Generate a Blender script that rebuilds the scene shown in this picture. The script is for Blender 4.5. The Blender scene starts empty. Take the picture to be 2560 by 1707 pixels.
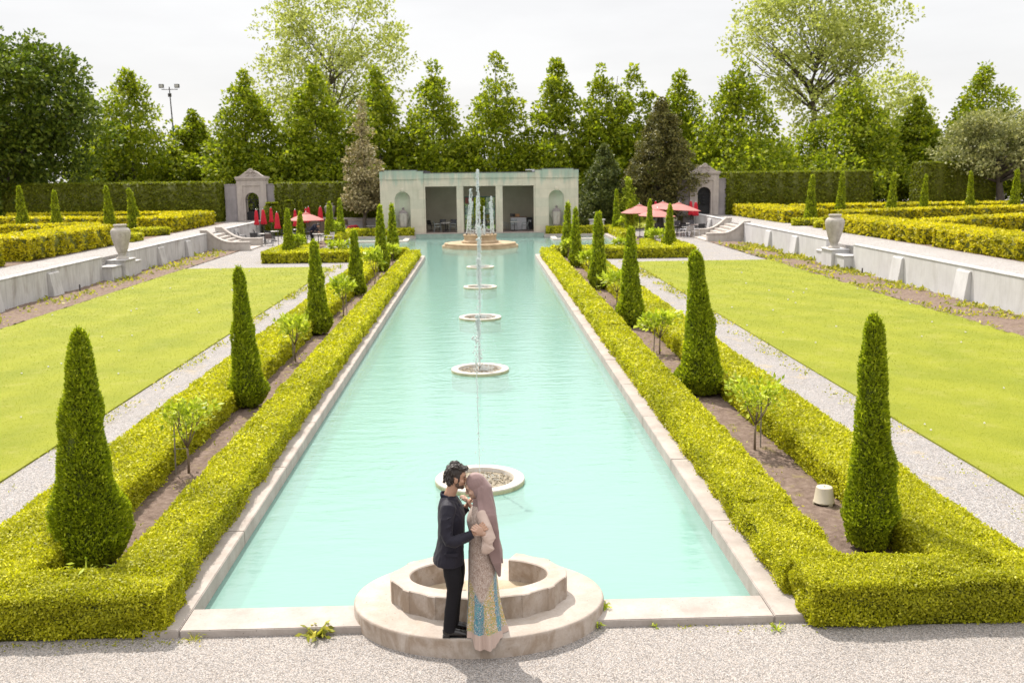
import bpy, bmesh, math, random
import numpy as np
from mathutils import Matrix, Vector, Quaternion

# ------------------------------------------------------------------ camera, sky, sun, exposure
scene = bpy.context.scene
COL = scene.collection
H_CAM, CAM_X, CAM_Y = 4.9728, 0.0936, -10.5513
cam = bpy.data.objects.new("camera", bpy.data.cameras.new("camera"))
COL.objects.link(cam)
cam.data.sensor_width = 36.0
cam.data.lens = 2450.68 * 36.0 / 2560.0
cam.data.clip_start = 0.1
cam.data.clip_end = 3000.0
cam.matrix_world = (Matrix.Translation((CAM_X, CAM_Y, H_CAM)) @ Matrix.Rotation(-0.0298, 4, 'Z')
                    @ Matrix.Rotation(math.pi / 2 - 0.1715, 4, 'X') @ Matrix.Rotation(-0.0118, 4, 'Z'))
cam.data.dof.use_dof = True
cam.data.dof.focus_distance = 10.4
cam.data.dof.aperture_fstop = 3.2
scene.camera = cam

world = bpy.data.worlds.new("World")
scene.world = world
world.use_nodes = True
wn, wl = world.node_tree.nodes, world.node_tree.links
wn.clear()
w_out = wn.new("ShaderNodeOutputWorld")
w_bg = wn.new("ShaderNodeBackground")
w_bg.inputs["Strength"].default_value = 0.1
w_sky = wn.new("ShaderNodeTexSky")
w_sky.sky_type = 'NISHITA'
w_sky.sun_disc = False
w_sky.sun_elevation = math.radians(56)
w_sky.sun_rotation = math.radians(-26.6)
w_sky.air_density = 1.0
w_sky.dust_density = 2.0
w_tc = wn.new("ShaderNodeTexCoord")
w_map = wn.new("ShaderNodeMapping")
w_map.inputs["Scale"].default_value = (2.0, 2.0, 9.0)
w_nz = wn.new("ShaderNodeTexNoise")
w_nz.inputs["Scale"].default_value = 1.6
w_nz.inputs["Detail"].default_value = 6.0
w_nz.inputs["Roughness"].default_value = 0.55
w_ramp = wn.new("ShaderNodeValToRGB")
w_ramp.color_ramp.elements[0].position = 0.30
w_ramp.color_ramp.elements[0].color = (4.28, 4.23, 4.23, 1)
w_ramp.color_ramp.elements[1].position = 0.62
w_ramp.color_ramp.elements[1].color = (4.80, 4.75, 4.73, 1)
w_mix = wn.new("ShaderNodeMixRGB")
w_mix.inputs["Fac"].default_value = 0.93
wl.new(w_tc.outputs["Generated"], w_map.inputs["Vector"])
wl.new(w_map.outputs["Vector"], w_nz.inputs["Vector"])
wl.new(w_nz.outputs["Fac"], w_ramp.inputs["Fac"])
wl.new(w_sky.outputs["Color"], w_mix.inputs["Color1"])
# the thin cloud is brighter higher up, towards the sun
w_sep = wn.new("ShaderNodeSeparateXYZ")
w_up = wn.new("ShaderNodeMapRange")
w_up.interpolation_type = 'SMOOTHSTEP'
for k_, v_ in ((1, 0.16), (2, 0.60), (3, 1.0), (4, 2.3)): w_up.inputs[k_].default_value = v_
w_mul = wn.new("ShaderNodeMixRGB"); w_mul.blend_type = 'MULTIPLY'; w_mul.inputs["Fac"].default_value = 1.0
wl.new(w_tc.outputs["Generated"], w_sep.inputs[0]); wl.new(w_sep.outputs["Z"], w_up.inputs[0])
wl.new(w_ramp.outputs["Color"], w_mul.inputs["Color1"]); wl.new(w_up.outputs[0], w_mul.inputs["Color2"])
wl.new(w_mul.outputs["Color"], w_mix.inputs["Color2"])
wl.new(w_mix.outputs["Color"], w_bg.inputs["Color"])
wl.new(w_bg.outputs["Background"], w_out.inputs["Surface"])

sun = bpy.data.objects.new("sun", bpy.data.lights.new("sun", 'SUN'))
COL.objects.link(sun)
sun.data.energy = 3.2
sun.data.angle = math.radians(0.6)
sun.data.color = (1.0, 0.94, 0.86)
sun.rotation_mode = 'QUATERNION'
sun.rotation_quaternion = Vector((0.32, -0.60, -1.0)).to_track_quat('-Z', 'Y')

scene.view_settings.view_transform = 'Standard'
scene.view_settings.look = 'None'
scene.view_settings.exposure = 1.03
scene.view_settings.gamma = 1.0
scene.cycles.use_denoising = True
scene.cycles.max_bounces = 8
scene.cycles.diffuse_bounces = 3
scene.cycles.glossy_bounces = 3
scene.cycles.transmission_bounces = 4
scene.cycles.transparent_max_bounces = 8
scene.cycles.sample_clamp_indirect = 8.0

RNG = np.random.default_rng(11)
random.seed(5)
PI = math.pi

# ------------------------------------------------------------------ helpers: objects
def tag(o, label=None, cat=None, group=None, kind=None):
    if label: o['label'] = label
    if cat: o['category'] = cat
    if group: o['group'] = group
    if kind: o['kind'] = kind
    return o

def empty(name, loc=(0, 0, 0), rz=0.0, label=None, cat=None, group=None):
    o = bpy.data.objects.new(name, None)
    COL.objects.link(o)
    o.location = loc
    o.rotation_euler = (0, 0, rz)
    o.empty_display_size = 0.2
    return tag(o, label, cat, group)

def link(name, me, parent=None, loc=(0, 0, 0), rz=0.0):
    o = bpy.data.objects.new(name, me)
    COL.objects.link(o)
    if parent is not None:
        o.parent = parent
    o.location = loc
    o.rotation_euler = (0, 0, rz)
    return o

KIDS = {}
def copy_tree(o, loc=None, rz=None, scale=None, label=None, group=None):
    c = o.copy()
    COL.objects.link(c)
    for ch in [k for k in bpy.data.objects if k.parent == o]:
        d = ch.copy(); COL.objects.link(d); d.parent = c
        for g in [k for k in bpy.data.objects if k.parent == ch]:
            e = g.copy(); COL.objects.link(e); e.parent = d
    if loc is not None: c.location = loc
    if rz is not None: c.rotation_euler = (0, 0, rz)
    if scale is not None: c.scale = scale
    if label: c['label'] = label
    if group: c['group'] = group
    return c

class MB:
    """collects polygons and links them as one mesh"""
    def __init__(s):
        s.v = []; s.f = []; s.m = []; s.cur = 0
    def add(s, vs, fs):
        b = len(s.v)
        s.v.extend([tuple(p) for p in vs])
        for f in fs:
            s.f.append([b + i for i in f]); s.m.append(s.cur)
        return s
    def box(s, x0, x1, y0, y1, z0, z1, M=None):
        vs = [(x0, y0, z0), (x1, y0, z0), (x1, y1, z0), (x0, y1, z0), (x0, y0, z1), (x1, y0, z1), (x1, y1, z1), (x0, y1, z1)]
        if M is not None: vs = [M @ Vector(p) for p in vs]
        return s.add(vs, [(0, 3, 2, 1), (4, 5, 6, 7), (0, 1, 5, 4), (1, 2, 6, 5), (2, 3, 7, 6), (3, 0, 4, 7)])
    def rect(s, x0, x1, y0, y1, z):
        return s.add([(x0, y0, z), (x1, y0, z), (x1, y1, z), (x0, y1, z)], [(0, 1, 2, 3)])
    def prism(s, poly, a, b, axis='z'):
        """closed polygon extruded from a to b along an axis (poly is ordered counter-clockwise in the other two)"""
        n = len(poly)
        def P(u, v, w):
            return {'z': (u, v, w), 'y': (u, w, v), 'x': (w, u, v)}[axis]
        vs = [P(u, v, a) for u, v in poly] + [P(u, v, b) for u, v in poly]
        fs = [list(range(n))[::-1], list(range(n, 2 * n))]
        fs += [(i, (i + 1) % n, n + (i + 1) % n, n + i) for i in range(n)]
        return s.add(vs, fs)
    def lathe(s, prof, n=24, c=(0, 0, 0), close=True, mod=None):
        vs = []
        for r, z in prof:
            for i in range(n):
                a = 2 * PI * i / n
                rr = r * (mod(a, z) if mod else 1.0)
                vs.append((c[0] + rr * math.cos(a), c[1] + rr * math.sin(a), c[2] + z))
        fs = []
        for k in range(len(prof) - 1):
            for i in range(n):
                j = (i + 1) % n
                fs.append((k * n + i, k * n + j, (k + 1) * n + j, (k + 1) * n + i))
        if close:
            fs.append(list(range(n))[::-1])
            fs.append([(len(prof) - 1) * n + i for i in range(n)])
        return s.add(vs, fs)
    def tube(s, pts, rad, n=8, ref=None, caps=True):
        """tube through points; radius = number or (a, b): a across ref, b along ref"""
        P = [Vector(p) for p in pts]
        vs = []
        prev = None
        for k, p in enumerate(P):
            if k == 0: t = P[1] - P[0]
            elif k == len(P) - 1: t = P[-1] - P[-2]
            else: t = (P[k + 1] - P[k]).normalized() + (P[k] - P[k - 1]).normalized()
            if t.length < 1e-9: t = Vector((0, 0, 1))
            t.normalize()
            if ref is not None: u = Vector(ref)
            elif prev is not None: u = prev
            else: u = Vector((1, 0, 0)) if abs(t.x) < 0.8 else Vector((0, 1, 0))
            u = u - t * u.dot(t)
            if u.length < 1e-6: u = t.orthogonal()
            u.normalize(); prev = u
            w = t.cross(u)
            r = rad[k] if isinstance(rad, list) else rad
            ra, rb = r if isinstance(r, (list, tuple)) else (r, r)
            for i in range(n):
                a = 2 * PI * i / n
                vs.append(p + w * (ra * math.cos(a)) + u * (rb * math.sin(a)))
        fs = []
        for k in range(len(P) - 1):
            for i in range(n):
                j = (i + 1) % n
                fs.append((k * n + i, k * n + j, (k + 1) * n + j, (k + 1) * n + i))
        if caps:
            fs.append(list(range(n))[::-1])
            fs.append([(len(P) - 1) * n + i for i in range(n)])
        return s.add(vs, fs)
    def ell(s, c, r, n=14, m=9, M=None):
        vs = [(0, 0, -1)]
        for k in range(1, m):
            ph = -PI / 2 + PI * k / m
            for i in range(n):
                a = 2 * PI * i / n
                vs.append((math.cos(ph) * math.cos(a), math.cos(ph) * math.sin(a), math.sin(ph)))
        vs.append((0, 0, 1))
        out = []
        for p in vs:
            q = Vector((p[0] * r[0], p[1] * r[1], p[2] * r[2]))
            if M is not None: q = M @ q
            out.append(q + Vector(c))
        fs = [(0, 1 + (i + 1) % n, 1 + i) for i in range(n)]
        for k in range(m - 2):
            for i in range(n):
                j = (i + 1) % n
                fs.append((1 + k * n + i, 1 + k * n + j, 1 + (k + 1) * n + j, 1 + (k + 1) * n + i))
        top = len(vs) - 1
        fs += [(1 + (m - 2) * n + i, 1 + (m - 2) * n + (i + 1) % n, top) for i in range(n)]
        return s.add(out, fs)
    def arch_wall(s, x0, x1, z0, z1, cx, r, spring, y0, y1, n=14, back=True):
        """wall in the xz plane from y0 (front) to y1 with an arched opening"""
        arc = [(cx - r, z0), (cx - r, spring)] + [(cx - r * math.cos(PI * i / n), spring + r * math.sin(PI * i / n)) for i in range(1, n)] + [(cx + r, spring), (cx + r, z0)]
        for y, fl in ((y0, False), (y1, True)):
            if fl and not back: continue
            def q(a, b, c, d):
                vs = [(p[0], y, p[1]) for p in (a, b, c, d)]
                s.add(vs, [(3, 2, 1, 0)] if fl else [(0, 1, 2, 3)])
            q((x0, z0), (cx - r, z0), (cx - r, spring), (x0, spring))
            q((cx + r, z0), (x1, z0), (x1, spring), (cx + r, spring))
            q((x0, spring), (cx - r, spring), (cx - r, z1), (x0, z1))
            q((cx + r, spring), (x1, spring), (x1, z1), (cx + r, z1))
            for a, b in zip(arc[1:-2], arc[2:-1]):
                q(a, b, (b[0], z1), (a[0], z1))
        for a, b in zip(arc[:-1], arc[1:]):
            s.add([(a[0], y0, a[1]), (b[0], y0, b[1]), (b[0], y1, b[1]), (a[0], y1, a[1])], [(0, 1, 2, 3)])
        s.add([(x0, y0, z0), (x0, y1, z0), (x0, y1, z1), (x0, y0, z1)], [(3, 2, 1, 0)])
        s.add([(x1, y0, z0), (x1, y1, z0), (x1, y1, z1), (x1, y0, z1)], [(0, 1, 2, 3)])
        s.add([(x0, y0, z1), (x1, y0, z1), (x1, y1, z1), (x0, y1, z1)], [(0, 1, 2, 3)])
        return s
    def mesh(s, name, mats, smooth=False, angle=None):
        me = bpy.data.meshes.new(name)
        me.from_pydata(s.v, [], s.f)
        for m in (mats if isinstance(mats, (list, tuple)) else [mats]): me.materials.append(m)
        me.polygons.foreach_set("material_index", np.array(s.m, dtype=np.int32))
        if smooth:
            me.polygons.foreach_set("use_smooth", np.ones(len(s.f), dtype=bool))
        me.update()
        if smooth and angle is not None:
            me.set_sharp_from_angle(angle=math.radians(angle))
        return me
    def build(s, name, mats, parent=None, loc=(0, 0, 0), rz=0.0, smooth=False, angle=None, bevel=0.0, seg=2):
        me = s.mesh(name, mats, smooth, angle)
        if bevel > 0:
            bm = bmesh.new(); bm.from_mesh(me)
            bmesh.ops.remove_doubles(bm, verts=bm.verts, dist=1e-5)
            ed = [e for e in bm.edges if len(e.link_faces) == 2 and e.calc_face_angle(0) > 0.6]
            bmesh.ops.bevel(bm, geom=ed, offset=bevel, segments=seg, affect='EDGES', clamp_overlap=True)
            bm.to_mesh(me); bm.free()
        return link(name, me, parent, loc, rz)

def np_mesh(name, verts, quads, mats, midx=None, smooth=False):
    """fast mesh from numpy arrays of vertices and quads"""
    me = bpy.data.meshes.new(name)
    nv, nf = len(verts), len(quads)
    me.vertices.add(nv)
    me.vertices.foreach_set("co", np.ascontiguousarray(verts, dtype=np.float32).ravel())
    me.loops.add(nf * 4)
    me.loops.foreach_set("vertex_index", np.ascontiguousarray(quads, dtype=np.int32).ravel())
    me.polygons.add(nf)
    me.polygons.foreach_set("loop_start", np.arange(0, nf * 4, 4, dtype=np.int32))
    for m in (mats if isinstance(mats, (list, tuple)) else [mats]): me.materials.append(m)
    if midx is not None:
        me.polygons.foreach_set("material_index", np.ascontiguousarray(midx, dtype=np.int32))
    if smooth:
        me.polygons.foreach_set("use_smooth", np.ones(nf, dtype=bool))
    me.update(calc_edges=True)
    me.validate()
    return me

def nrm(a):
    return a / np.maximum(np.linalg.norm(a, axis=1, keepdims=True), 1e-9)

def leaf_quads(P, D, N, L, W):
    """one diamond leaf per point: P base, D direction, N rough normal, L length, W width"""
    n = len(P)
    D = nrm(D)
    S = nrm(np.cross(D, N))
    L = np.broadcast_to(np.asarray(L, float).reshape(-1, 1), (n, 1))
    W = np.broadcast_to(np.asarray(W, float).reshape(-1, 1), (n, 1))
    mid = P + D * L * 0.45
    v = np.empty((n, 4, 3))
    v[:, 0] = P; v[:, 1] = mid + S * W * 0.5; v[:, 2] = P + D * L; v[:, 3] = mid - S * W * 0.5
    q = np.arange(n * 4).reshape(n, 4)
    return v.reshape(-1, 3), q

def merge(*pairs):
    """join (verts, quads, matindex) groups"""
    vs, qs, ms, b = [], [], [], 0
    for v, q, m in pairs:
        vs.append(v); qs.append(q + b); ms.append(np.full(len(q), m)); b += len(v)
    return np.concatenate(vs), np.concatenate(qs), np.concatenate(ms)

def fuse(name, mb, voxel, mats, smooth=4, factor=0.5):
    """several overlapping closed shapes become one continuous skin"""
    me = mb.mesh(name + "_raw", mats)
    o = link(name + "_raw", me)
    r = o.modifiers.new("r", 'REMESH'); r.mode = 'VOXEL'; r.voxel_size = voxel; r.use_smooth_shade = True
    if smooth:
        k = o.modifiers.new("s", 'SMOOTH'); k.iterations = smooth; k.factor = factor
    dg = bpy.context.evaluated_depsgraph_get()
    out = bpy.data.meshes.new_from_object(o.evaluated_get(dg))
    bpy.data.objects.remove(o); bpy.data.meshes.remove(me)
    out.name = name
    out.materials.clear()
    for m in (mats if isinstance(mats, (list, tuple)) else [mats]): out.materials.append(m)
    return out

# ------------------------------------------------------------------ helpers: materials
def new_mat(name):
    m = bpy.data.materials.new(name)
    m.use_nodes = True
    nt = m.node_tree
    b = nt.nodes["Principled BSDF"]
    return m, nt, b

def N(nt, kind, **kw):
    n = nt.nodes.new(kind)
    for k, v in kw.items():
        if k in n.inputs: n.inputs[k].default_value = v
        else: setattr(n, k, v)
    return n

def ramp(nt, src, stops, interp='LINEAR'):
    r = nt.nodes.new("ShaderNodeValToRGB")
    cr = r.color_ramp
    cr.interpolation = interp
    while len(cr.elements) < len(stops): cr.elements.new(0.5)
    for e, (p, c) in zip(cr.elements, stops):
        e.position = p
        e.color = (c[0], c[1], c[2], 1) if not isinstance(c, (int, float)) else (c, c, c, 1)
    nt.links.new(src, r.inputs["Fac"])
    return r.outputs["Color"]

def mixc(nt, fac, a, b, mode='MIX'):
    m = nt.nodes.new("ShaderNodeMixRGB")
    m.blend_type = mode
    for sock, v in ((m.inputs["Fac"], fac), (m.inputs["Color1"], a), (m.inputs["Color2"], b)):
        if isinstance(v, (int, float)): sock.default_value = v
        elif isinstance(v, (tuple, list)): sock.default_value = (v[0], v[1], v[2], 1)
        else: nt.links.new(v, sock)
    return m.outputs["Color"]

def coords(nt, scale=(1, 1, 1), kind="Object", rot=(0, 0, 0)):
    tc = nt.nodes.new("ShaderNodeTexCoord")
    mp = nt.nodes.new("ShaderNodeMapping")
    mp.inputs["Scale"].default_value = scale
    mp.inputs["Rotation"].default_value = rot
    nt.links.new(tc.outputs[kind], mp.inputs["Vector"])
    return mp.outputs["Vector"]

def noise(nt, vec, scale, detail=4, rough=0.55, dist=0.0):
    n = N(nt, "ShaderNodeTexNoise")
    n.inputs["Scale"].default_value = scale
    n.inputs["Detail"].default_value = detail
    n.inputs["Roughness"].default_value = rough
    n.inputs["Distortion"].default_value = dist
    nt.links.new(vec, n.inputs["Vector"])
    return n.outputs["Fac"]

def bump(nt, b, h, strength, dist=0.02):
    n = N(nt, "ShaderNodeBump")
    n.inputs["Strength"].default_value = strength
    n.inputs["Distance"].default_value = dist
    nt.links.new(h, n.inputs["Height"])
    nt.links.new(n.outputs["Normal"], b.inputs["Normal"])
    return n

def plain(name, col, rough=0.6, metal=0.0, var=0.12, scale=6.0, spec=0.4, bumps=0.0):
    m, nt, b = new_mat(name)
    v = coords(nt)
    n = noise(nt, v, scale, 5)
    lo = tuple(c * (1 - var) for c in col); hi = tuple(min(1, c * (1 + var)) for c in col)
    c = ramp(nt, n, [(0.3, lo), (0.7, hi)])
    nt.links.new(c, b.inputs["Base Color"])
    b.inputs["Roughness"].default_value = rough
    b.inputs["Metallic"].default_value = metal
    b.inputs["Specular IOR Level"].default_value = spec
    if bumps: bump(nt, b, n, bumps)
    return m

def stone(name, lo, hi, stain=None, stain_amt=0.5, scale=3.0, rough=0.85, fine=40.0, bumps=0.35, pits=True, streak=0.0):
    """weathered cast stone or concrete: blotches, grain, pits and runs"""
    m, nt, b = new_mat(name)
    v = coords(nt)
    n1 = noise(nt, v, scale, 6, 0.62)
    c = ramp(nt, n1, [(0.32, lo), (0.68, hi)])
    n2 = noise(nt, v, fine, 4, 0.7)
    g = ramp(nt, n2, [(0.3, 0.86), (0.7, 1.08)])
    c = mixc(nt, 0.7, c, g, 'MULTIPLY')
    if stain:
        vs = coords(nt, (1, 1, 0.35))
        n3 = noise(nt, vs, scale * 1.3, 7, 0.65, 0.4)
        f = ramp(nt, n3, [(0.52, 0.0), (0.66, stain_amt)])
        c = mixc(nt, f, c, stain)
    if streak:
        vs = coords(nt, (9, 9, 0.5))
        n4 = noise(nt, vs, 1.3, 5, 0.6)
        f = ramp(nt, n4, [(0.5, 0.0), (0.75, streak)])
        c = mixc(nt, f, c, tuple(x * 0.55 for x in lo))
    if pits:
        vo = N(nt, "ShaderNodeTexVoronoi"); vo.inputs["Scale"].default_value = 11.0
        nt.links.new(v, vo.inputs["Vector"])
        f = ramp(nt, vo.outputs["Distance"], [(0.05, 0.75), (0.10, 0.0)])
        c = mixc(nt, f, c, tuple(x * 0.4 for x in lo))
    nt.links.new(c, b.inputs["Base Color"])
    b.inputs["Roughness"].default_value = rough
    b.inputs["Specular IOR Level"].default_value = 0.25
    bump(nt, b, n2, bumps, 0.01)
    return m

def leafmat(name, stops, trans=0.45, rough=0.5, spec=0.3, patch=None, patch_scale=0.6, gain=1.6):
    stops = [(p, tuple(min(0.8, x * gain) for x in c)) for p, c in stops]
    """leaf by leaf colour; light passes through the blades"""
    m, nt, b = new_mat(name)
    gi = N(nt, "ShaderNodeNewGeometry")
    c = ramp(nt, gi.outputs["Random Per Island"], stops)
    if patch:
        v = coords(nt, kind="Object")
        n = noise(nt, v, patch_scale, 4)
        f = ramp(nt, n, [(0.45, 0.0), (0.68, patch[1])])
        c = mixc(nt, f, c, patch[0])
    nt.links.new(c, b.inputs["Base Color"])
    b.inputs["Roughness"].default_value = rough
    b.inputs["Specular IOR Level"].default_value = spec
    t = N(nt, "ShaderNodeBsdfTranslucent")
    nt.links.new(mixc(nt, 1.0, c, (1.1, 1.15, 0.7), 'MULTIPLY'), t.inputs["Color"])
    mx = N(nt, "ShaderNodeMixShader")
    mx.inputs["Fac"].default_value = trans
    nt.links.new(b.outputs[0], mx.inputs[1])
    nt.links.new(t.outputs[0], mx.inputs[2])
    nt.links.new(mx.outputs[0], nt.nodes["Material Output"].inputs["Surface"])
    return m

M = {}
M['hedge'] = leafmat("hedge_leaf", [(0.0, (0.15, 0.155, 0.004)), (0.4, (0.255, 0.25, 0.005)), (0.8, (0.34, 0.325, 0.007)), (1.0, (0.48, 0.45, 0.04))], patch=((0.15, 0.165, 0.004), 0.45))
M['hedge_dark'] = leafmat("tall_hedge_leaf", [(0.0, (0.055, 0.066, 0.003)), (0.6, (0.10, 0.115, 0.004)), (1.0, (0.16, 0.172, 0.008))])
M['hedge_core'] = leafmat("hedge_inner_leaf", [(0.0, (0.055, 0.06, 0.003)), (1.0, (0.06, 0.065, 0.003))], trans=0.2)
M['gold'] = leafmat("golden_yew_leaf", [(0.0, (0.17, 0.15, 0.003)), (0.4, (0.32, 0.28, 0.004)), (0.85, (0.42, 0.36, 0.006)), (1.0, (0.50, 0.43, 0.02))], patch=((0.14, 0.155, 0.005), 0.6))
M['cypress'] = leafmat("cypress_spray", [(0.0, (0.085, 0.112, 0.004)), (0.5, (0.15, 0.185, 0.006)), (0.9, (0.24, 0.275, 0.009)), (1.0, (0.40, 0.42, 0.03))], trans=0.5)
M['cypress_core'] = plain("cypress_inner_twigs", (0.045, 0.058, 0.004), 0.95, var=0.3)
M['linden'] = leafmat("linden_leaf", [(0.0, (0.07, 0.10, 0.005)), (0.5, (0.135, 0.165, 0.007)), (1.0, (0.235, 0.25, 0.015))], trans=0.56)
M['maple'] = leafmat("maple_leaf", [(0.0, (0.030, 0.050, 0.005)), (0.6, (0.070, 0.10, 0.008)), (1.0, (0.13, 0.155, 0.016))], trans=0.4)
M['poplar'] = leafmat("poplar_leaf", [(0.0, (0.13, 0.15, 0.03)), (0.6, (0.23, 0.25, 0.06)), (1.0, (0.36, 0.37, 0.12))], trans=0.4)
M['bronze'] = leafmat("brown_spruce_needles", [(0.0, (0.10, 0.085, 0.04)), (0.6, (0.22, 0.185, 0.095)), (1.0, (0.34, 0.28, 0.15))], trans=0.2)
M['juniper'] = leafmat("juniper_needles", [(0.0, (0.03, 0.032, 0.008)), (0.6, (0.085, 0.08, 0.02)), (1.0, (0.16, 0.14, 0.04))], trans=0.2)
M['juniper_green'] = leafmat("green_juniper_needles", [(0.0, (0.022, 0.034, 0.007)), (0.6, (0.06, 0.075, 0.014)), (1.0, (0.12, 0.13, 0.03))], trans=0.2)
M['greyleaf'] = leafmat("grey_green_leaf", [(0.0, (0.08, 0.09, 0.03)), (0.6, (0.16, 0.165, 0.06)), (1.0, (0.27, 0.26, 0.11))], trans=0.3)
M['rose'] = leafmat("young_tree_leaf", [(0.0, (0.10, 0.14, 0.008)), (0.5, (0.22, 0.26, 0.012)), (1.0, (0.38, 0.41, 0.05))], trans=0.4)
M['weed'] = leafmat("weed_leaf", [(0.0, (0.10, 0.10, 0.012)), (0.6, (0.20, 0.21, 0.02)), (1.0, (0.36, 0.30, 0.04))])
M['grass'] = leafmat("grass_blade", [(0.0, (0.10, 0.12, 0.004)), (0.6, (0.14, 0.155, 0.006)), (1.0, (0.19, 0.20, 0.02))], trans=0.4)
M['bark'] = plain("bark", (0.10, 0.082, 0.062), 0.9, var=0.35, scale=9, bumps=0.5)
M['bark_pale'] = plain("pale_bark", (0.20, 0.175, 0.145), 0.9, var=0.3, scale=9, bumps=0.5)
M['stem'] = plain("young_stem_bark", (0.17, 0.125, 0.085), 0.85, var=0.3, scale=30)
M['concrete_floor'] = stone("cast_stone", (0.325, 0.27, 0.225), (0.42, 0.365, 0.318), (0.32, 0.255, 0.19), 0.40, 3.0)
def side_stains(m):
    nt = m.node_tree; b = nt.nodes["Principled BSDF"]
    src = b.inputs["Base Color"].links[0].from_socket
    g = N(nt, "ShaderNodeNewGeometry"); s = N(nt, "ShaderNodeSeparateXYZ"); nt.links.new(g.outputs["True Normal"], s.inputs[0])
    up = ramp(nt, s.outputs["Z"], [(0.3, 1.0), (0.6, 0.0)])
    n = noise(nt, coords(nt, (1, 1, 0.6)), 4.5, 7, 0.65, 0.5)
    f = ramp(nt, n, [(0.40, 0.75), (0.56, 0.12)])
    f = mixc(nt, 1.0, f, up, 'MULTIPLY')
    nt.links.new(mixc(nt, f, src, (0.215, 0.155, 0.105)), b.inputs["Base Color"])
side_stains(M['concrete_floor'])
M['coping'] = stone("coping_stone", (0.29, 0.25, 0.222), (0.395, 0.35, 0.315), (0.25, 0.205, 0.17), 0.4, 2.0)
M['ringstone'] = stone("ring_stone", (0.42, 0.375, 0.32), (0.50, 0.455, 0.40), (0.30, 0.31, 0.20), 0.3, 4.0, pits=False)
M['algae'] = stone("algae_stone", (0.27, 0.285, 0.16), (0.36, 0.36, 0.22), (0.14, 0.16, 0.08), 0.5, 5.0)
M['bigstone'] = stone("tan_fountain_stone", (0.30, 0.215, 0.125), (0.42, 0.32, 0.21), (0.20, 0.14, 0.08), 0.5, 2.0, pits=False)
M['wallstone'] = stone("painted_retaining_wall", (0.40, 0.385, 0.375), (0.50, 0.485, 0.475), (0.27, 0.245, 0.22), 0.75, 1.1, pits=False, streak=0.8)
M['wallwhite'] = stone("white_retaining_wall", (0.47, 0.46, 0.455), (0.55, 0.54, 0.535), (0.36, 0.34, 0.32), 0.4, 1.0, pits=False, streak=0.25)
M['stairstone'] = stone("stair_stone", (0.36, 0.32, 0.285), (0.46, 0.42, 0.38), (0.27, 0.235, 0.20), 0.5, 2.0, pits=False, streak=0.3)
M['gatestone'] = stone("gate_stone", (0.34, 0.295, 0.27), (0.43, 0.38, 0.345), (0.25, 0.215, 0.20), 0.5, 1.5, pits=False, streak=0.4)
M['flankstone'] = stone("gate_flank_stucco", (0.27, 0.245, 0.25), (0.34, 0.305, 0.31), (0.22, 0.20, 0.20), 0.5, 1.2, pits=False, streak=0.4)
M['urn'] = stone("urn_stone", (0.33, 0.30, 0.265), (0.43, 0.39, 0.345), (0.22, 0.20, 0.18), 0.5, 4.0, pits=False, streak=0.35)
M['urn_dark'] = stone("dark_urn_stone", (0.15, 0.13, 0.12), (0.21, 0.185, 0.175), None, 0.5, 4.0, pits=False)
M['iron'] = plain("black_iron", (0.02, 0.02, 0.022), 0.45, 0.3, 0.2)
M['dark_wood'] = plain("brown_slats", (0.16, 0.115, 0.085), 0.8, var=0.3, scale=14)
M['greywall'] = stone("grey_render", (0.22, 0.205, 0.20), (0.29, 0.27, 0.265), None, 0.5, 1.2, pits=False, streak=0.2)
M['red'] = plain("red_canvas", (0.40, 0.006, 0.018), 0.75, var=0.18, scale=4)
M['chairmetal'] = plain("dark_chair_metal", (0.055, 0.055, 0.06), 0.45, 0.4, 0.2)
M['chairgrey'] = plain("grey_chair_frame", (0.22, 0.24, 0.24), 0.5, 0.2, 0.15)
M['sling'] = plain("woven_sling", (0.30, 0.275, 0.26), 0.8, var=0.15, scale=40)
M['brownsling'] = plain("brown_wicker", (0.11, 0.085, 0.075), 0.8, var=0.2, scale=40)
M['tabletop'] = plain("pale_table_top", (0.42, 0.40, 0.37), 0.4, var=0.08)
M['white'] = plain("white_paint", (0.55, 0.55, 0.58), 0.5, var=0.05)
M['silver'] = plain("bright_metal", (0.6, 0.6, 0.6), 0.3, 0.9, 0.05)
M['pole_green'] = plain("green_painted_steel", (0.02, 0.16, 0.11), 0.5, 0.2, 0.3)
M['pole_dark'] = plain("dark_steel", (0.05, 0.045, 0.045), 0.5, 0.3, 0.2)
M['lampface'] = plain("lamp_glass", (0.42, 0.40, 0.38), 0.2, 0.0, 0.1)
M['bucket'] = plain("cream_plastic", (0.44, 0.385, 0.285), 0.4, var=0.06, scale=12, spec=0.5)
M['pebble_pale'] = plain("pale_pebbles", (0.36, 0.33, 0.29), 0.7, var=0.5, scale=40)
M['pebble'] = plain("wet_gravel", (0.20, 0.165, 0.11), 0.5, var=0.5, scale=30, bumps=0.6)

def translucent_mat(name, col, trans=0.5):
    m, nt, b = new_mat(name)
    v = coords(nt); n = noise(nt, v, 5, 4)
    c = ramp(nt, n, [(0.3, tuple(x * 0.9 for x in col)), (0.7, col)])
    nt.links.new(c, b.inputs["Base Color"]); b.inputs["Roughness"].default_value = 0.75
    t = N(nt, "ShaderNodeBsdfTranslucent"); nt.links.new(c, t.inputs["Color"])
    mx = N(nt, "ShaderNodeMixShader"); mx.inputs["Fac"].default_value = trans
    nt.links.new(b.outputs[0], mx.inputs[1]); nt.links.new(t.outputs[0], mx.inputs[2])
    nt.links.new(mx.outputs[0], nt.nodes["Material Output"].inputs["Surface"])
    return m
M['canopy'] = translucent_mat("sunlit_red_canvas", (0.52, 0.20, 0.175), 0.3)  # sun shining through the red canvas is put into this paler colour

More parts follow.
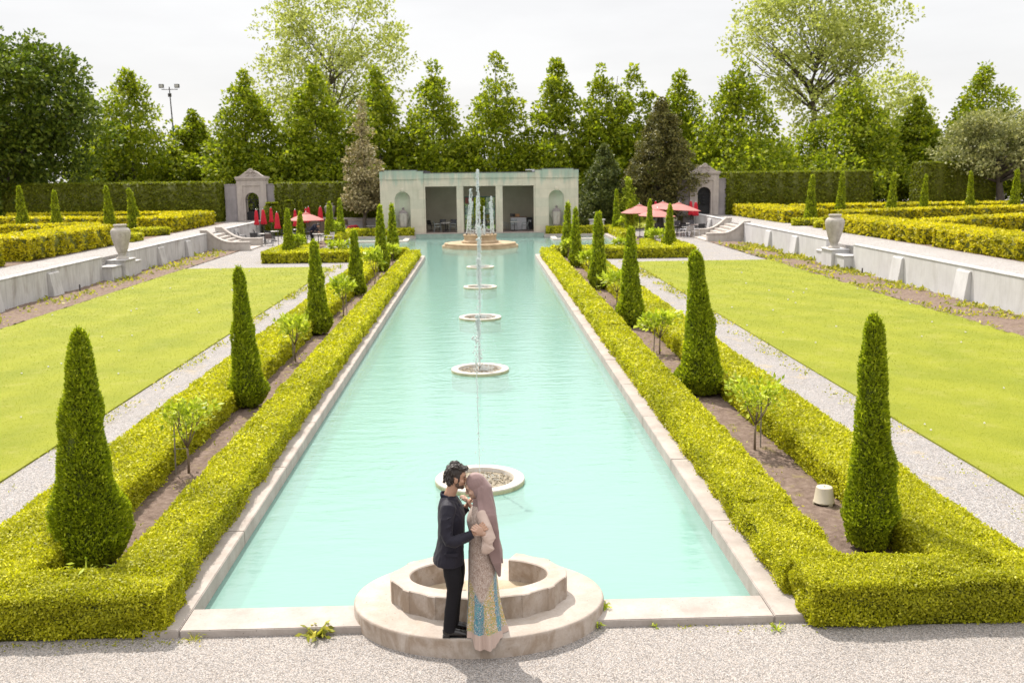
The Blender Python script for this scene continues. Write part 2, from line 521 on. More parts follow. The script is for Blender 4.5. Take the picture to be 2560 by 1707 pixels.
def gravel_mat(name, tint, scale=62.0, patch=None):
    m, nt, b = new_mat(name)
    v = coords(nt)
    vo = N(nt, "ShaderNodeTexVoronoi"); vo.inputs["Scale"].default_value = scale
    nt.links.new(v, vo.inputs["Vector"])
    sx = N(nt, "ShaderNodeSeparateColor"); nt.links.new(vo.outputs["Color"], sx.inputs[0])
    t = tint
    c = ramp(nt, sx.outputs[0], [(0.0, tuple(x * 0.5 for x in t)), (0.25, tuple(x * 0.84 for x in t)), (0.6, tuple(x * 1.05 for x in t)), (1.0, tuple(min(1, x * 1.45) for x in t))])
    c2 = ramp(nt, sx.outputs[1], [(0.0, (1.06, 0.98, 0.90)), (1.0, (0.96, 1.0, 1.05))])
    c = mixc(nt, 0.8, c, c2, 'MULTIPLY')
    d = ramp(nt, vo.outputs["Distance"], [(0.35, 1.0), (0.8, 0.45)])
    c = mixc(nt, 0.8, c, d, 'MULTIPLY')
    n1 = noise(nt, v, 0.9, 5, 0.6)
    c = mixc(nt, 0.6, c, ramp(nt, n1, [(0.3, (0.90, 0.88, 0.86)), (0.7, (1.08, 1.06, 1.03))]), 'MULTIPLY')
    if patch:
        n2 = noise(nt, v, 1.4, 7, 0.7)
        f = ramp(nt, n2, [(0.55, 0.0), (0.72, patch[1])])
        c = mixc(nt, f, c, patch[0])
    nt.links.new(c, b.inputs["Base Color"])
    b.inputs["Roughness"].default_value = 0.9
    b.inputs["Specular IOR Level"].default_value = 0.2
    iv = N(nt, "ShaderNodeMath", operation='SUBTRACT'); iv.inputs[0].default_value = 1.0
    nt.links.new(vo.outputs["Distance"], iv.inputs[1])
    bump(nt, b, iv.outputs[0], 0.8, 0.012)
    return m
M['gravel'] = gravel_mat("grey_gravel", (0.325, 0.302, 0.284), 84.0)
M['path'] = gravel_mat("path_gravel", (0.30, 0.287, 0.28), 60.0, ((0.42, 0.31, 0.12), 0.45))
M['tgravel'] = gravel_mat("terrace_gravel", (0.345, 0.33, 0.32), 40.0)

def soil_mat():
    m, nt, b = new_mat("bare_soil")
    v = coords(nt)
    n = noise(nt, v, 9, 8, 0.7)
    c = ramp(nt, n, [(0.3, (0.10, 0.068, 0.052)), (0.55, (0.185, 0.135, 0.107)), (0.75, (0.27, 0.21, 0.165))])
    n2 = noise(nt, v, 2.2, 7, 0.75)
    c = mixc(nt, ramp(nt, n2, [(0.56, 0.0), (0.70, 0.55)]), c, (0.25, 0.22, 0.035))
    nt.links.new(c, b.inputs["Base Color"]); b.inputs["Roughness"].default_value = 0.95
    b.inputs["Specular IOR Level"].default_value = 0.1
    n3 = noise(nt, v, 30, 6, 0.7)
    bump(nt, b, n3, 0.9, 0.03)
    return m
M['soil'] = soil_mat()

def lawn_mat(name, ang):
    m, nt, b = new_mat(name)
    v = coords(nt)
    fine = noise(nt, v, 26, 6, 0.75)
    c = ramp(nt, fine, [(0.28, (0.150, 0.168, 0.007)), (0.5, (0.190, 0.204, 0.011)), (0.75, (0.250, 0.253, 0.024))])
    vr = coords(nt, rot=(0, 0, ang))
    wv = N(nt, "ShaderNodeTexWave"); wv.wave_type = 'BANDS'; wv.bands_direction = 'X'
    wv.inputs["Scale"].default_value = 0.16; wv.inputs["Distortion"].default_value = 1.2; wv.inputs["Detail"].default_value = 3
    wv.inputs["Detail Scale"].default_value = 1.5
    nt.links.new(vr, wv.inputs["Vector"])
    c = mixc(nt, 0.6, c, ramp(nt, wv.outputs["Fac"], [(0.25, (0.93, 0.94, 0.92)), (0.75, (1.07, 1.06, 1.1))]), 'MULTIPLY')
    n2 = noise(nt, v, 1.1, 7, 0.7)
    c = mixc(nt, ramp(nt, n2, [(0.52, 0.0), (0.70, 0.55)]), c, (0.262, 0.25, 0.06))
    n3 = noise(nt, v, 0.45, 4, 0.6)
    c = mixc(nt, ramp(nt, n3, [(0.46, 0.0), (0.70, 0.55)]), c, (0.122, 0.152, 0.007))
    nt.links.new(c, b.inputs["Base Color"]); b.inputs["Roughness"].default_value = 0.8
    b.inputs["Specular IOR Level"].default_value = 0.15
    bump(nt, b, fine, 0.7, 0.03)
    return m
M['lawn_a'] = lawn_mat("mown_lawn", 0.15)
M['lawn_b'] = lawn_mat("mown_lawn_banded", -0.5)

def floor_mat():
    m, nt, b = new_mat("painted_pool_floor")
    v = coords(nt)
    n = noise(nt, v, 0.8, 7, 0.65)
    c = ramp(nt, n, [(0.3, (0.25, 0.43, 0.375)), (0.7, (0.32, 0.48, 0.43))])
    n2 = noise(nt, v, 6, 7, 0.7)
    c = mixc(nt, ramp(nt, n2, [(0.58, 0.0), (0.72, 0.22)]), c, (0.22, 0.36, 0.29))
    nt.links.new(c, b.inputs["Base Color"]); b.inputs["Roughness"].default_value = 0.8
    return m
M['poolfloor'] = floor_mat()

def water_mat():
    m, nt, b = new_mat("pool_water")
    nt.nodes.remove(b)
    out = nt.nodes["Material Output"]
    v1 = coords(nt, (0.5, 1.5, 1))
    n1 = noise(nt, v1, 2.2, 3, 0.5, 0.4)
    v2 = coords(nt, (1.0, 2.4, 1))
    n2 = noise(nt, v2, 7.0, 3, 0.5)
    ad = N(nt, "ShaderNodeMath", operation='MULTIPLY_ADD')
    nt.links.new(n2, ad.inputs[0]); ad.inputs[1].default_value = 0.25; nt.links.new(n1, ad.inputs[2])
    # rings of ripples round each jet basin
    sp = N(nt, "ShaderNodeSeparateXYZ"); tcw = N(nt, "ShaderNodeTexCoord"); nt.links.new(tcw.outputs["Object"], sp.inputs[0])
    def mth(op, x, y=None, z=None):
        q = N(nt, "ShaderNodeMath", operation=op)
        for k, v in enumerate((x, y, z)):
            if v is None: continue
            if isinstance(v, (int, float)): q.inputs[k].default_value = v
            else: nt.links.new(v, q.inputs[k])
        return q.outputs[0]
    ym = mth('SUBTRACT', mth('MODULO', mth('ADD', sp.outputs["Y"], -5.17 + 4.635 + 9.27), 9.27), 4.635)
    rr = mth('SQRT', mth('ADD', mth('MULTIPLY', sp.outputs["X"], sp.outputs["X"]), mth('MULTIPLY', ym, ym)))
    wav = mth('MULTIPLY', mth('SINE', mth('MULTIPLY', rr, 26.0)), mth('POWER', 2.718, mth('MULTIPLY', rr, -1.0)))
    tot = mth('MULTIPLY_ADD', wav, 0.22, ad.outputs[0])
    bp = N(nt, "ShaderNodeBump"); bp.inputs["Strength"].default_value = 0.28; bp.inputs["Distance"].default_value = 0.05
    nt.links.new(tot, bp.inputs["Height"])
    gl = N(nt, "ShaderNodeBsdfGlossy"); gl.inputs["Roughness"].default_value = 0.09
    gl.inputs["Color"].default_value = (1, 1, 1, 1)
    tr = N(nt, "ShaderNodeBsdfTransparent"); tr.inputs["Color"].default_value = (0.72, 0.97, 0.91, 1)
    df = N(nt, "ShaderNodeBsdfDiffuse"); df.inputs["Color"].default_value = (0.235, 0.385, 0.337, 1)
    mk = N(nt, "ShaderNodeMixShader"); mk.inputs["Fac"].default_value = 0.62
    nt.links.new(tr.outputs[0], mk.inputs[1]); nt.links.new(df.outputs[0], mk.inputs[2])
    fr = N(nt, "ShaderNodeFresnel"); fr.inputs["IOR"].default_value = 1.34
    nt.links.new(bp.outputs["Normal"], gl.inputs["Normal"]); nt.links.new(bp.outputs["Normal"], fr.inputs["Normal"])
    mx = N(nt, "ShaderNodeMixShader")
    nt.links.new(fr.outputs[0], mx.inputs["Fac"]); nt.links.new(mk.outputs[0], mx.inputs[1]); nt.links.new(gl.outputs[0], mx.inputs[2])
    nt.links.new(mx.outputs[0], out.inputs["Surface"])
    return m
M['water'] = water_mat()

def jet_mat():
    m, nt, b = new_mat("white_water")
    b.inputs["Base Color"].default_value = (0.62, 0.65, 0.64, 1); b.inputs["Roughness"].default_value = 0.15
    t = N(nt, "ShaderNodeBsdfTransparent")
    mx = N(nt, "ShaderNodeMixShader"); mx.inputs["Fac"].default_value = 0.25
    nt.links.new(b.outputs[0], mx.inputs[1]); nt.links.new(t.outputs[0], mx.inputs[2])
    nt.links.new(mx.outputs[0], nt.nodes["Material Output"].inputs["Surface"])
    return m
M['jet'] = jet_mat()

# ------------------------------------------------------------------ ground, pool and terraces
def ground_sheet():
    b = MB()
    X0, X1, Y0, Y1 = -600, 600, -300, 900
    b.rect(X0, X1, Y0, -0.2, 0)                      # in front of the pool
    b.rect(X0, -3.42, -0.2, 48.0, 0); b.rect(3.42, X1, -0.2, 48.0, 0)
    b.rect(X0, -9.82, 48.0, 67.2, 0); b.rect(9.82, X1, 48.0, 67.2, 0)
    b.rect(X0, X1, 67.2, Y1, 0)
    tag(b.build("ground", M['gravel']), kind='structure')
ground_sheet()

def bumpy_sheet(name, x0, x1, y0, y1, z, step, amp, mat, seed=0):
    r = np.random.default_rng(seed)
    nx, ny = max(2, int((x1 - x0) / step) + 1), max(2, int((y1 - y0) / step) + 1)
    X, Y = np.meshgrid(np.linspace(x0, x1, nx), np.linspace(y0, y1, ny))
    Z = np.zeros_like(X)
    for k in range(7):
        f = 1.5 * 1.7 ** k
        a, p1, p2 = r.uniform(0, PI), r.uniform(0, 6), r.uniform(0, 6)
        Z += np.sin((X * math.cos(a) + Y * math.sin(a)) * f + p1) * np.sin((Y * math.cos(a) - X * math.sin(a)) * f * 0.9 + p2) / (1 + k * 0.35)
    Z = z + amp * (Z / 2.2 + r.uniform(-0.6, 0.6, Z.shape))
    Z = np.maximum(Z, 0.004 + 0 * Z)
    v = np.stack([X, Y, Z], -1).reshape(-1, 3)
    i = np.arange(nx * ny).reshape(ny, nx)
    q = np.stack([i[:-1, :-1], i[:-1, 1:], i[1:, 1:], i[1:, :-1]], -1).reshape(-1, 4)
    return tag(link(name, np_mesh(name, v, q, mat, smooth=True)), kind='structure')

for s in (-1, 1):
    a, b_ = sorted((s * 4.05, s * 5.6))
    bumpy_sheet("soil_bed", a, b_, -0.1, 45.6, 0.03, 0.09, 0.022, M['soil'], 3 + s)
    a, b_ = sorted((s * 15.85, s * 18.05))
    bumpy_sheet("soil_strip", a, b_, 8, 57.0, 0.035, 0.2, 0.035, M['soil'], 7 + s)
    a, b_ = sorted((s * 5.0, s * 12.0))
    bumpy_sheet("soil_bed", a, b_, 45.7, 47.3, 0.03, 0.2, 0.02, M['soil'], 9 + s)
    a, b_ = sorted((s * 10.8, s * 11.9))
    bumpy_sheet("soil_bed", a, b_, 47.3, 66.2, 0.03, 0.25, 0.02, M['soil'], 12 + s)

def path_sheet(x0, x1, y0, y1, z=0.004):
    tag(MB().rect(x0, x1, y0, y1, z).build("gravel_path", M['path']), kind='structure')
path_sheet(-7.95, -6.0, 0.2, 42.7); path_sheet(6.0, 8.3, 0.2, 43.0)
path_sheet(-18, -6.0, 42.7, 45.3); path_sheet(6.0, 18, 43.0, 45.3)
path_sheet(-18, -12.3, 45.3, 72); path_sheet(12.3, 18.2, 45.3, 73)

def lawn(x0, x1, y0, y1, corner, mat):
    """slab of turf a few centimetres proud of the gravel with one rounded corner"""
    b = MB()
    pts = []
    R = 1.2
    P = [(x0, y0), (x1, y0), (x1, y1), (x0, y1)]
    for i, (x, y) in enumerate(P):
        if i == corner:
            cx = x + (R if x == x0 else -R); cy = y - R
            a0 = 0 if x == x1 else PI / 2
            pts += [(cx + R * math.cos(a0 + PI / 2 * k / 8), cy + R * math.sin(a0 + PI / 2 * k / 8)) for k in range(9)]
        else: pts.append((x, y))
    b.prism(pts, -0.01, 0.035)
    tag(b.build("lawn", mat), kind='structure')
lawn(-15.9, -7.92, 0.5, 42.5, 2, M['lawn_a'])
lawn(8.28, 16.0, 0.5, 43.0, 3, M['lawn_b'])

def grass_tufts(x0, x1, y0, y1, n, seed):
    r = np.random.default_rng(seed)
    # nearer the viewer the blades are finer and closer together
    u = r.uniform(0, 1, n)
    d0, d1 = max(y0, 2) + 10.5, y1 + 10.5
    d = 1 / (1 / d0 + u * (1 / d1 - 1 / d0))
    P = np.stack([r.uniform(x0, x1, n), d - 10.5, np.full(n, 0.033)], 1)
    D = np.stack([r.normal(0, 0.6, n), r.normal(0, 0.6, n), np.ones(n)], 1)
    Nn = r.normal(0, 1, (n, 3))
    L = r.uniform(0.6, 1.3, n) * 0.0009 * d
    v, q = leaf_quads(P, D, Nn, L, L * 0.45)
    tag(link("grass", np_mesh("grass", v, q, M['grass'])), label="short mown grass blades of the lawn", cat="grass", kind='stuff')
grass_tufts(-15.9, -7.93, 2, 42.4, 60000, 21)
grass_tufts(8.29, 16.0, 2, 42.9, 60000, 22)

# pool: floor, water, coping
f = MB()
f.rect(-3.6, 3.6, -0.25, 48.5, -0.52); f.rect(-9.9, 9.9, 48.5, 67.3, -0.52)
tag(f.build("pool_floor", M['poolfloor']), kind='structure')
w = MB()
w.rect(-3.4, 3.4, -0.1, 48.3, -0.12); w.rect(-9.8, 9.8, 48.3, 67.1, -0.12)
tag(w.build("water", M['water']), kind='structure')
def coping_run(x0, x1, y0, y1, step, along):
    b = MB()
    n = max(1, round(((y1 - y0) if along == 'y' else (x1 - x0)) / step))
    for k in range(n):
        g = 0.004
        if along == 'y':
            a, c = y0 + (y1 - y0) * k / n, y0 + (y1 - y0) * (k + 1) / n
            dz = random.uniform(-0.003, 0.003)
            b.box(x0, x1, a + g, c - g, -0.53, 0.085 + dz)
        else:
            a, c = x0 + (x1 - x0) * k / n, x0 + (x1 - x0) * (k + 1) / n
            b.box(a + g, c - g, y0, y1, -0.53, 0.083)
    o = b.build("pool_coping", M['coping'], bevel=0.010)
    tag(o, kind='structure')
for s in (-1, 1):
    a, c = sorted((s * 3.28, s * 3.68))
    coping_run(a, c, -0.44, 47.75, 3.1, 'y')
    a, c = sorted((s * 3.28, s * 9.9))
    coping_run(a, c, 47.76, 48.15, 3.1, 'x')
    a, c = sorted((s * 9.7, s * 10.2))
    coping_run(a, c, 48.16, 66.6, 3.1, 'y')
    a, c = sorted((s * 5.05, s * 10.2))
    coping_run(a, c, 66.61, 67.0, 2.6, 'x')
    a, c = sorted((s * 5.4, s * 9.3))
    tag(MB().box(a, c, 62.4, 62.9, -0.53, 0.02).box(*sorted((s * 5.4, s * 5.8)), 62.9, 65.6, -0.53, 0.02).build("pool_coping", M['ringstone'], bevel=0.02), kind='structure')
coping_run(-3.275, -0.9, -0.44, 0.10, 2.6, 'x'); coping_run(0.9, 3.275, -0.44, 0.10, 2.6, 'x')

# raised terraces either side
tag(MB().box(-260, -18.28, -40, 74.0, -0.1, 1.10).box(-260, -15.5, 74.0, 160, -0.1, 1.10).build("terrace", M['tgravel']), kind='structure')
tag(MB().box(18.59, 260, -40, 74.0, -0.1, 1.10).box(17.5, 260, 74.0, 160, -0.1, 1.10).build("terrace", M['tgravel']), kind='structure')
tag(MB().rect(-15.4, 17.4, 74.5, 300, 0.006).build("back_lawn", M['lawn_a']), kind='structure')
tag(MB().rect(-120, -20.9, -20, 71.5, 1.104).rect(-22.6, -20.75, 33, 71, 1.108).build("soil_strip", M['soil']), kind='structure')
tag(MB().rect(22.1, 120, -20, 75.5, 1.104).build("soil_strip", M['soil']), kind='structure')

# ------------------------------------------------------------------ hedges
def leaf_len(d, k=0.0034, lo=0.034, hi=0.42):
    return np.clip(k * d, lo, hi)

def hedge(label, path, width, z0, z1, mat='hedge', cover=4.2, group=None, rounding=0.05, lump=0.024, name="hedge", lk=0.0031, holes=0, taper=0.0, out=1.0, core=True):
    seed = abs(hash((round(path[0][0], 2), round(path[0][1], 2), round(width, 2), round(z1, 2)))) % 100000
    r = np.random.default_rng(seed)
    P = [np.array(p, float) for p in path]
    # resample
    pts, step = [], 0.35
    for a, b in zip(P[:-1], P[1:]):
        n = max(1, int(np.linalg.norm(b - a) / step))
        pts += [a + (b - a) * k / n for k in range(n)]
    pts.append(P[-1]); pts = np.array(pts)
    t = np.gradient(pts, axis=0); t = t / np.maximum(np.linalg.norm(t, axis=1, keepdims=True), 1e-9)
    nn = np.stack([-t[:, 1], t[:, 0]], 1)
    seglen = np.linalg.norm(np.diff(pts, axis=0), axis=1)
    cumS = np.concatenate([[0], np.cumsum(seglen)])
    ph = r.uniform(0, 6.28, (6, 3))
    fr = r.uniform(1.5, 7.0, (6, 2))
    def lumps(s, u):
        o = np.zeros_like(s)
        for k in range(6):
            o += np.sin(s * fr[k, 0] + ph[k, 0]) * np.sin(u * fr[k, 1] + ph[k, 1])
        return o / 2.5
    hgt = z1 - z0
    mids = (pts[:-1] + pts[1:]) / 2
    dist = np.hypot(mids[:, 0] - CAM_X, mids[:, 1] - CAM_Y)
    Ls = leaf_len(dist, lk)
    surf = {'top': width, 'l': hgt, 'r': hgt}
    allP, allD, allL = [], [], []
    for face, area in surf.items():
        lam = cover * (1.0 if face == 'top' else 0.72) * area * seglen / (0.28 * Ls ** 2)
        cnt = np.floor(lam + r.uniform(0, 1, len(lam))).astype(int)
        idx = np.repeat(np.arange(len(seglen)), cnt)
        m = len(idx)
        if m == 0: continue
        fu = r.uniform(0, 1, m)
        base = pts[idx] * (1 - fu[:, None]) + pts[idx + 1] * fu[:, None]
        no = nn[idx] * (1 - fu[:, None]) + nn[idx + 1] * fu[:, None]
        s = cumS[idx] + fu * seglen[idx]
        L = Ls[idx] * r.uniform(0.6, 1.25, m)
        off = np.where(r.uniform(0, 1, m) < 0.04, 0.9, r.uniform(-1.3, 0.35, m)) * np.minimum(0.05, L)
        if face == 'top':
            u = r.uniform(-0.5, 0.5, m)
            wob = lumps(s, np.full(m, 9.0)) * lump
            lat = u * (width + 2 * wob)
            z = z1 + lumps(s, lat * 2) * lump * 0.8 + off - rounding * np.abs(2 * u) ** 5
            lat = lat * (1 - taper)
            nor = np.stack([no[:, 0] * (2 * u) ** 5 * 0.6, no[:, 1] * (2 * u) ** 5 * 0.6, np.ones(m)], 1)
        else:
            sg = 1 if face == 'l' else -1
            h = r.uniform(0.0, 1, m)
            lat = sg * (width / 2 + lumps(s, h * hgt * 3 + sg * 5) * lump + lumps(s, np.full(m, 9.0)) * lump - 0.06 * h ** 8 - 0.03 * (1 - h) ** 3)
            lat = lat * (1 - taper * h)
            z = z0 + 0.02 + h * (hgt - rounding * 0.3) + lumps(s, lat * 2) * lump * 0.6 * h
            lat = lat + sg * off
            nor = np.stack([no[:, 0] * sg, no[:, 1] * sg, np.full(m, 0.15)], 1)
        p = np.stack([base[:, 0] + no[:, 0] * lat, base[:, 1] + no[:, 1] * lat, z], 1)
        allP.append(p); allD.append(nor); allL.append(L)
    for end in (0, -1):
        dcap = math.hypot(pts[end][0] - CAM_X, pts[end][1] - CAM_Y)
        L0 = float(leaf_len(dcap, lk))
        m = int(cover * width * hgt / (0.28 * L0 ** 2))
        u = r.uniform(-0.5, 0.5, m); h = r.uniform(0, 1, m)
        tt = t[end] * (-1 if end == 0 else 1)
        off = r.uniform(-1.3, 0.35, m) * min(0.05, L0)
        dep = off + lumps(u * width * 2, h * hgt * 3) * lump - 0.05 * h ** 8 - 0.06 * np.abs(2 * u) ** 6
        lat = u * width * (1 - taper * h)
        p = np.stack([pts[end][0] + nn[end][0] * lat + tt[0] * dep, pts[end][1] + nn[end][1] * lat + tt[1] * dep,
                      z0 + 0.02 + h * (hgt - 0.02) + lumps(lat * 2, np.full(m, 2.0)) * lump * 0.6 * h], 1)
        allP.append(p); allD.append(np.tile([tt[0], tt[1], 0.15], (m, 1))); allL.append(np.full(m, L0) * r.uniform(0.6, 1.25, m))
    p = np.concatenate(allP); d = np.concatenate(allD); L = np.concatenate(allL)
    m = len(p)
    nf = nrm(d)
    d = nf * 0.25 + r.normal(0, 0.75, (m, 3)) + np.array([0, 0, 0.25])
    v1, q1 = leaf_quads(p - nrm(d) * L[:, None] * 0.4, d, nf * 1.5 + r.normal(0, 0.55, (m, 3)), L, L * r.uniform(0.45, 0.65, m))
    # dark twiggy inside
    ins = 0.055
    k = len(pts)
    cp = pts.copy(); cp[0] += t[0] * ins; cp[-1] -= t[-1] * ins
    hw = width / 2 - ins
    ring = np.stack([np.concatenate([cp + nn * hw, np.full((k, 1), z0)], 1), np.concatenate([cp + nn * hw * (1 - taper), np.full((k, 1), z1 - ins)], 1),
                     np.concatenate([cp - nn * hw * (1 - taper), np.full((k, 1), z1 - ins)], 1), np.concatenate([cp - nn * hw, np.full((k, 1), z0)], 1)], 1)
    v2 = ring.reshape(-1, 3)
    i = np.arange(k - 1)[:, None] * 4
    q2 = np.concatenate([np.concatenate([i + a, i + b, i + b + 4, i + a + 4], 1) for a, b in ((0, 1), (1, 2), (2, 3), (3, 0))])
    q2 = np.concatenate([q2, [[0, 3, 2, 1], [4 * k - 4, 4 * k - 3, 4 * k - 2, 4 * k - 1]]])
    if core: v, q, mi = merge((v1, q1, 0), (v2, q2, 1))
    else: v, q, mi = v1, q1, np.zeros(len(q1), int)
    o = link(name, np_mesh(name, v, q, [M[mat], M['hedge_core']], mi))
    return tag(o, label, "hedge", group)

BOX = "clipped box hedges around the pool beds"
HH = 0.50
hedge("low box hedge lining the left edge of the pool, front corner to far end", [(-3.90, 0.35), (-3.90, 47.0)], 0.76, 0, HH, group=BOX)
hedge("near half of the right poolside box hedge, notched at its near end", [(3.94, 2.25), (3.94, 17.6)], 0.76, 0, HH, group=BOX)
hedge("far half of the right poolside box hedge, beyond the step in its top", [(3.94, 17.75), (3.94, 47.0)], 0.76, 0, HH + 0.04, group=BOX)
hedge("low box hedge beside the left gravel path, behind the row of cypresses", [(-5.74, 0.30), (-5.74, 45.3)], 1.14, 0, HH, group=BOX)
hedge("low box hedge beside the right gravel path, behind the row of cypresses", [(5.92, 0.15), (5.92, 4.5), (5.85, 9.0), (5.83, 45.3)], 1.08, 0, HH, group=BOX)
hedge("thick box hedge closing the front of the left bed at the bottom left corner", [(-8.6, -0.12), (-3.42, -0.05)], 0.80, 0, HH + 0.02, group=BOX, lump=0.035)
hedge("thick box hedge closing the front of the right bed at the bottom right corner", [(3.62, -0.20), (9.2, -0.22)], 0.84, 0, HH + 0.03, group=BOX, lump=0.035)
hedge("short box hedge stub joining the right front hedge to the poolside hedge", [(3.92, 0.10), (3.92, 2.75)], 0.74, 0, HH - 0.02, group=BOX, lump=0.05)
for s, side in ((-1, "left"), (1, "right")):
    X = lambda x: s * x
    hedge(f"outer box hedge facing the {side} lawn across the cross path", [(X(5.4), 45.6), (X(12.35), 45.6)], 0.9, 0, 0.62, group=BOX)
    hedge(f"inner box hedge along the near edge of the {side} pool arm", [(X(4.2), 47.2), (X(10.9), 47.2)], 0.75, 0, 0.60, group=BOX)
    hedge(f"outer box hedge of the {side} side bed next to the cafe terrace", [(X(12.05), 46.1), (X(12.05), 52.6)], 0.75, 0, 0.62, group=BOX)
    hedge(f"inner box hedge of the {side} side bed next to the {side} pool arm", [(X(10.6), 47.6), (X(10.6), 52.4)], 0.7, 0, 0.60, group=BOX)
    hedge(f"far box hedge of the {side} side bed between pool arm and cafe terrace", [(X(10.5), 59.5), (X(10.5), 66.6)], 0.8, 0, 0.60, group=BOX)
    hedge(f"box hedge along the back of the {side} pool arm under the pavilion wing", [(X(10.8), 67.4), (X(5.25), 67.4)], 0.6, 0, 0.62, group=BOX)

TALL = "tall clipped boundary hedges behind the garden"
hedge("tall clipped hedge wall left of the left gate, long dark face", [(-40, 74.6), (-21.5, 72.9)], 1.6, 1.05, 4.38, 'hedge_dark', 3.0, TALL, lump=0.06, lk=0.0024)
hedge("tall clipped hedge wall between the left gate and the pavilion", [(-17.05, 73.0), (-8.7, 73.4)], 1.2, 1.0, 4.25, 'hedge_dark', 3.0, TALL, lump=0.06, lk=0.0024)
hedge("tall clipped hedge wall right of the right gate, lit at its near end", [(21.0, 73.8), (34.0, 75.2)], 1.6, 1.05, 4.68, 'hedge_dark', 3.0, TALL, lump=0.06, lk=0.0024)
hedge("tall hedge block at far right beside the gnarled grey tree", [(40.3, 80), (47.5, 80.5)], 2.2, 1.05, 5.35, 'hedge_dark', 3.0, TALL, lump=0.06, lk=0.0024)

PAR = "golden parterre hedges on the raised terraces"
G = 'gold'
hedge("golden parterre hedge cut by the left picture edge, nearest on the left terrace", [(-22.4, 14), (-22.4, 33.7)], 2.6, 1.1, 2.2, G, 3.0, PAR, lump=0.07)
hedge("broad golden parterre hedge behind the left urn", [(-22.3, 35.8), (-22.1, 47.0)], 2.6, 1.1, 2.2, G, 3.0, PAR, lump=0.07)
hedge("golden parterre hedge strip running left behind the broad hedge by the left urn", [(-33, 48.5), (-28.5, 49.8), (-23.6, 51.6)], 1.3, 1.1, 2.1, G, 3.0, PAR, lump=0.06)
hedge("golden parterre hedge strip just behind the four terrace cypresses on the left", [(-38, 64.5), (-30, 62.2), (-23.6, 60.6)], 1.3, 1.1, 2.05, G, 3.0, PAR, lump=0.06)
hedge("broad golden parterre hedge beside the left gate path", [(-22.3, 57.8), (-22.3, 69.0)], 2.3, 1.1, 2.12, G, 3.0, PAR, lump=0.07)
hedge("farthest golden parterre hedge below the tall left hedge wall", [(-38, 70.6), (-23.6, 70.0)], 1.2, 1.1, 2.05, G, 3.0, PAR, lump=0.06)
hedge("small green hedge cube behind the left urn on the terrace path", [(-21.1, 48.4), (-21.1, 50.3)], 1.1, 1.1, 1.55, 'hedge', 3.0, PAR, lump=0.05)
hedge("low green hedge block at the foot of the leaning left terrace cypress", [(-22.2, 54.0), (-21.0, 55.6)], 1.4, 1.1, 1.58, 'hedge', 3.0, PAR, lump=0.05)
hedge("golden parterre hedge cut by the right picture edge, nearest on the right terrace", [(23.6, 14), (23.6, 37.0)], 2.8, 1.1, 1.97, G, 3.0, PAR, lump=0.07)
hedge("broad golden parterre hedge behind the right urn", [(23.7, 38.3), (23.2, 51.5)], 2.8, 1.1, 1.97, G, 3.0, PAR, lump=0.07)
hedge("golden parterre hedge strip running right behind the broad hedge by the right urn", [(25.4, 44.5), (30, 47.5), (42, 53.5)], 1.5, 1.1, 2.0, G, 3.0, PAR, lump=0.06)
hedge("golden parterre hedge strip at the feet of the six right terrace cypresses", [(24.8, 57.2), (33, 60.5), (46, 63.0)], 1.4, 1.1, 2.0, G, 3.0, PAR, lump=0.06)
hedge("broad golden parterre hedge in front of the tall right hedge wall", [(23.4, 59.6), (22.9, 72.0)], 3.2, 1.1, 2.0, G, 3.0, PAR, lump=0.07)
hedge("farthest golden parterre hedge below the tall right hedge wall", [(25.5, 69.5), (44, 70.5)], 1.3, 1.1, 2.0, G, 3.0, PAR, lump=0.06)
hedge("grey green low hedge block beside the right terrace path, under the first cypress", [(21.4, 56.4), (23.4, 56.0)], 1.0, 1.1, 1.55, 'hedge', 3.0, PAR, lump=0.05)
hedge("small low green hedge block between the urn hedge and the first right cypress", [(22.0, 53.6), (23.6, 53.2)], 1.0, 1.1, 1.5, 'hedge', 3.0, PAR, lump=0.05)

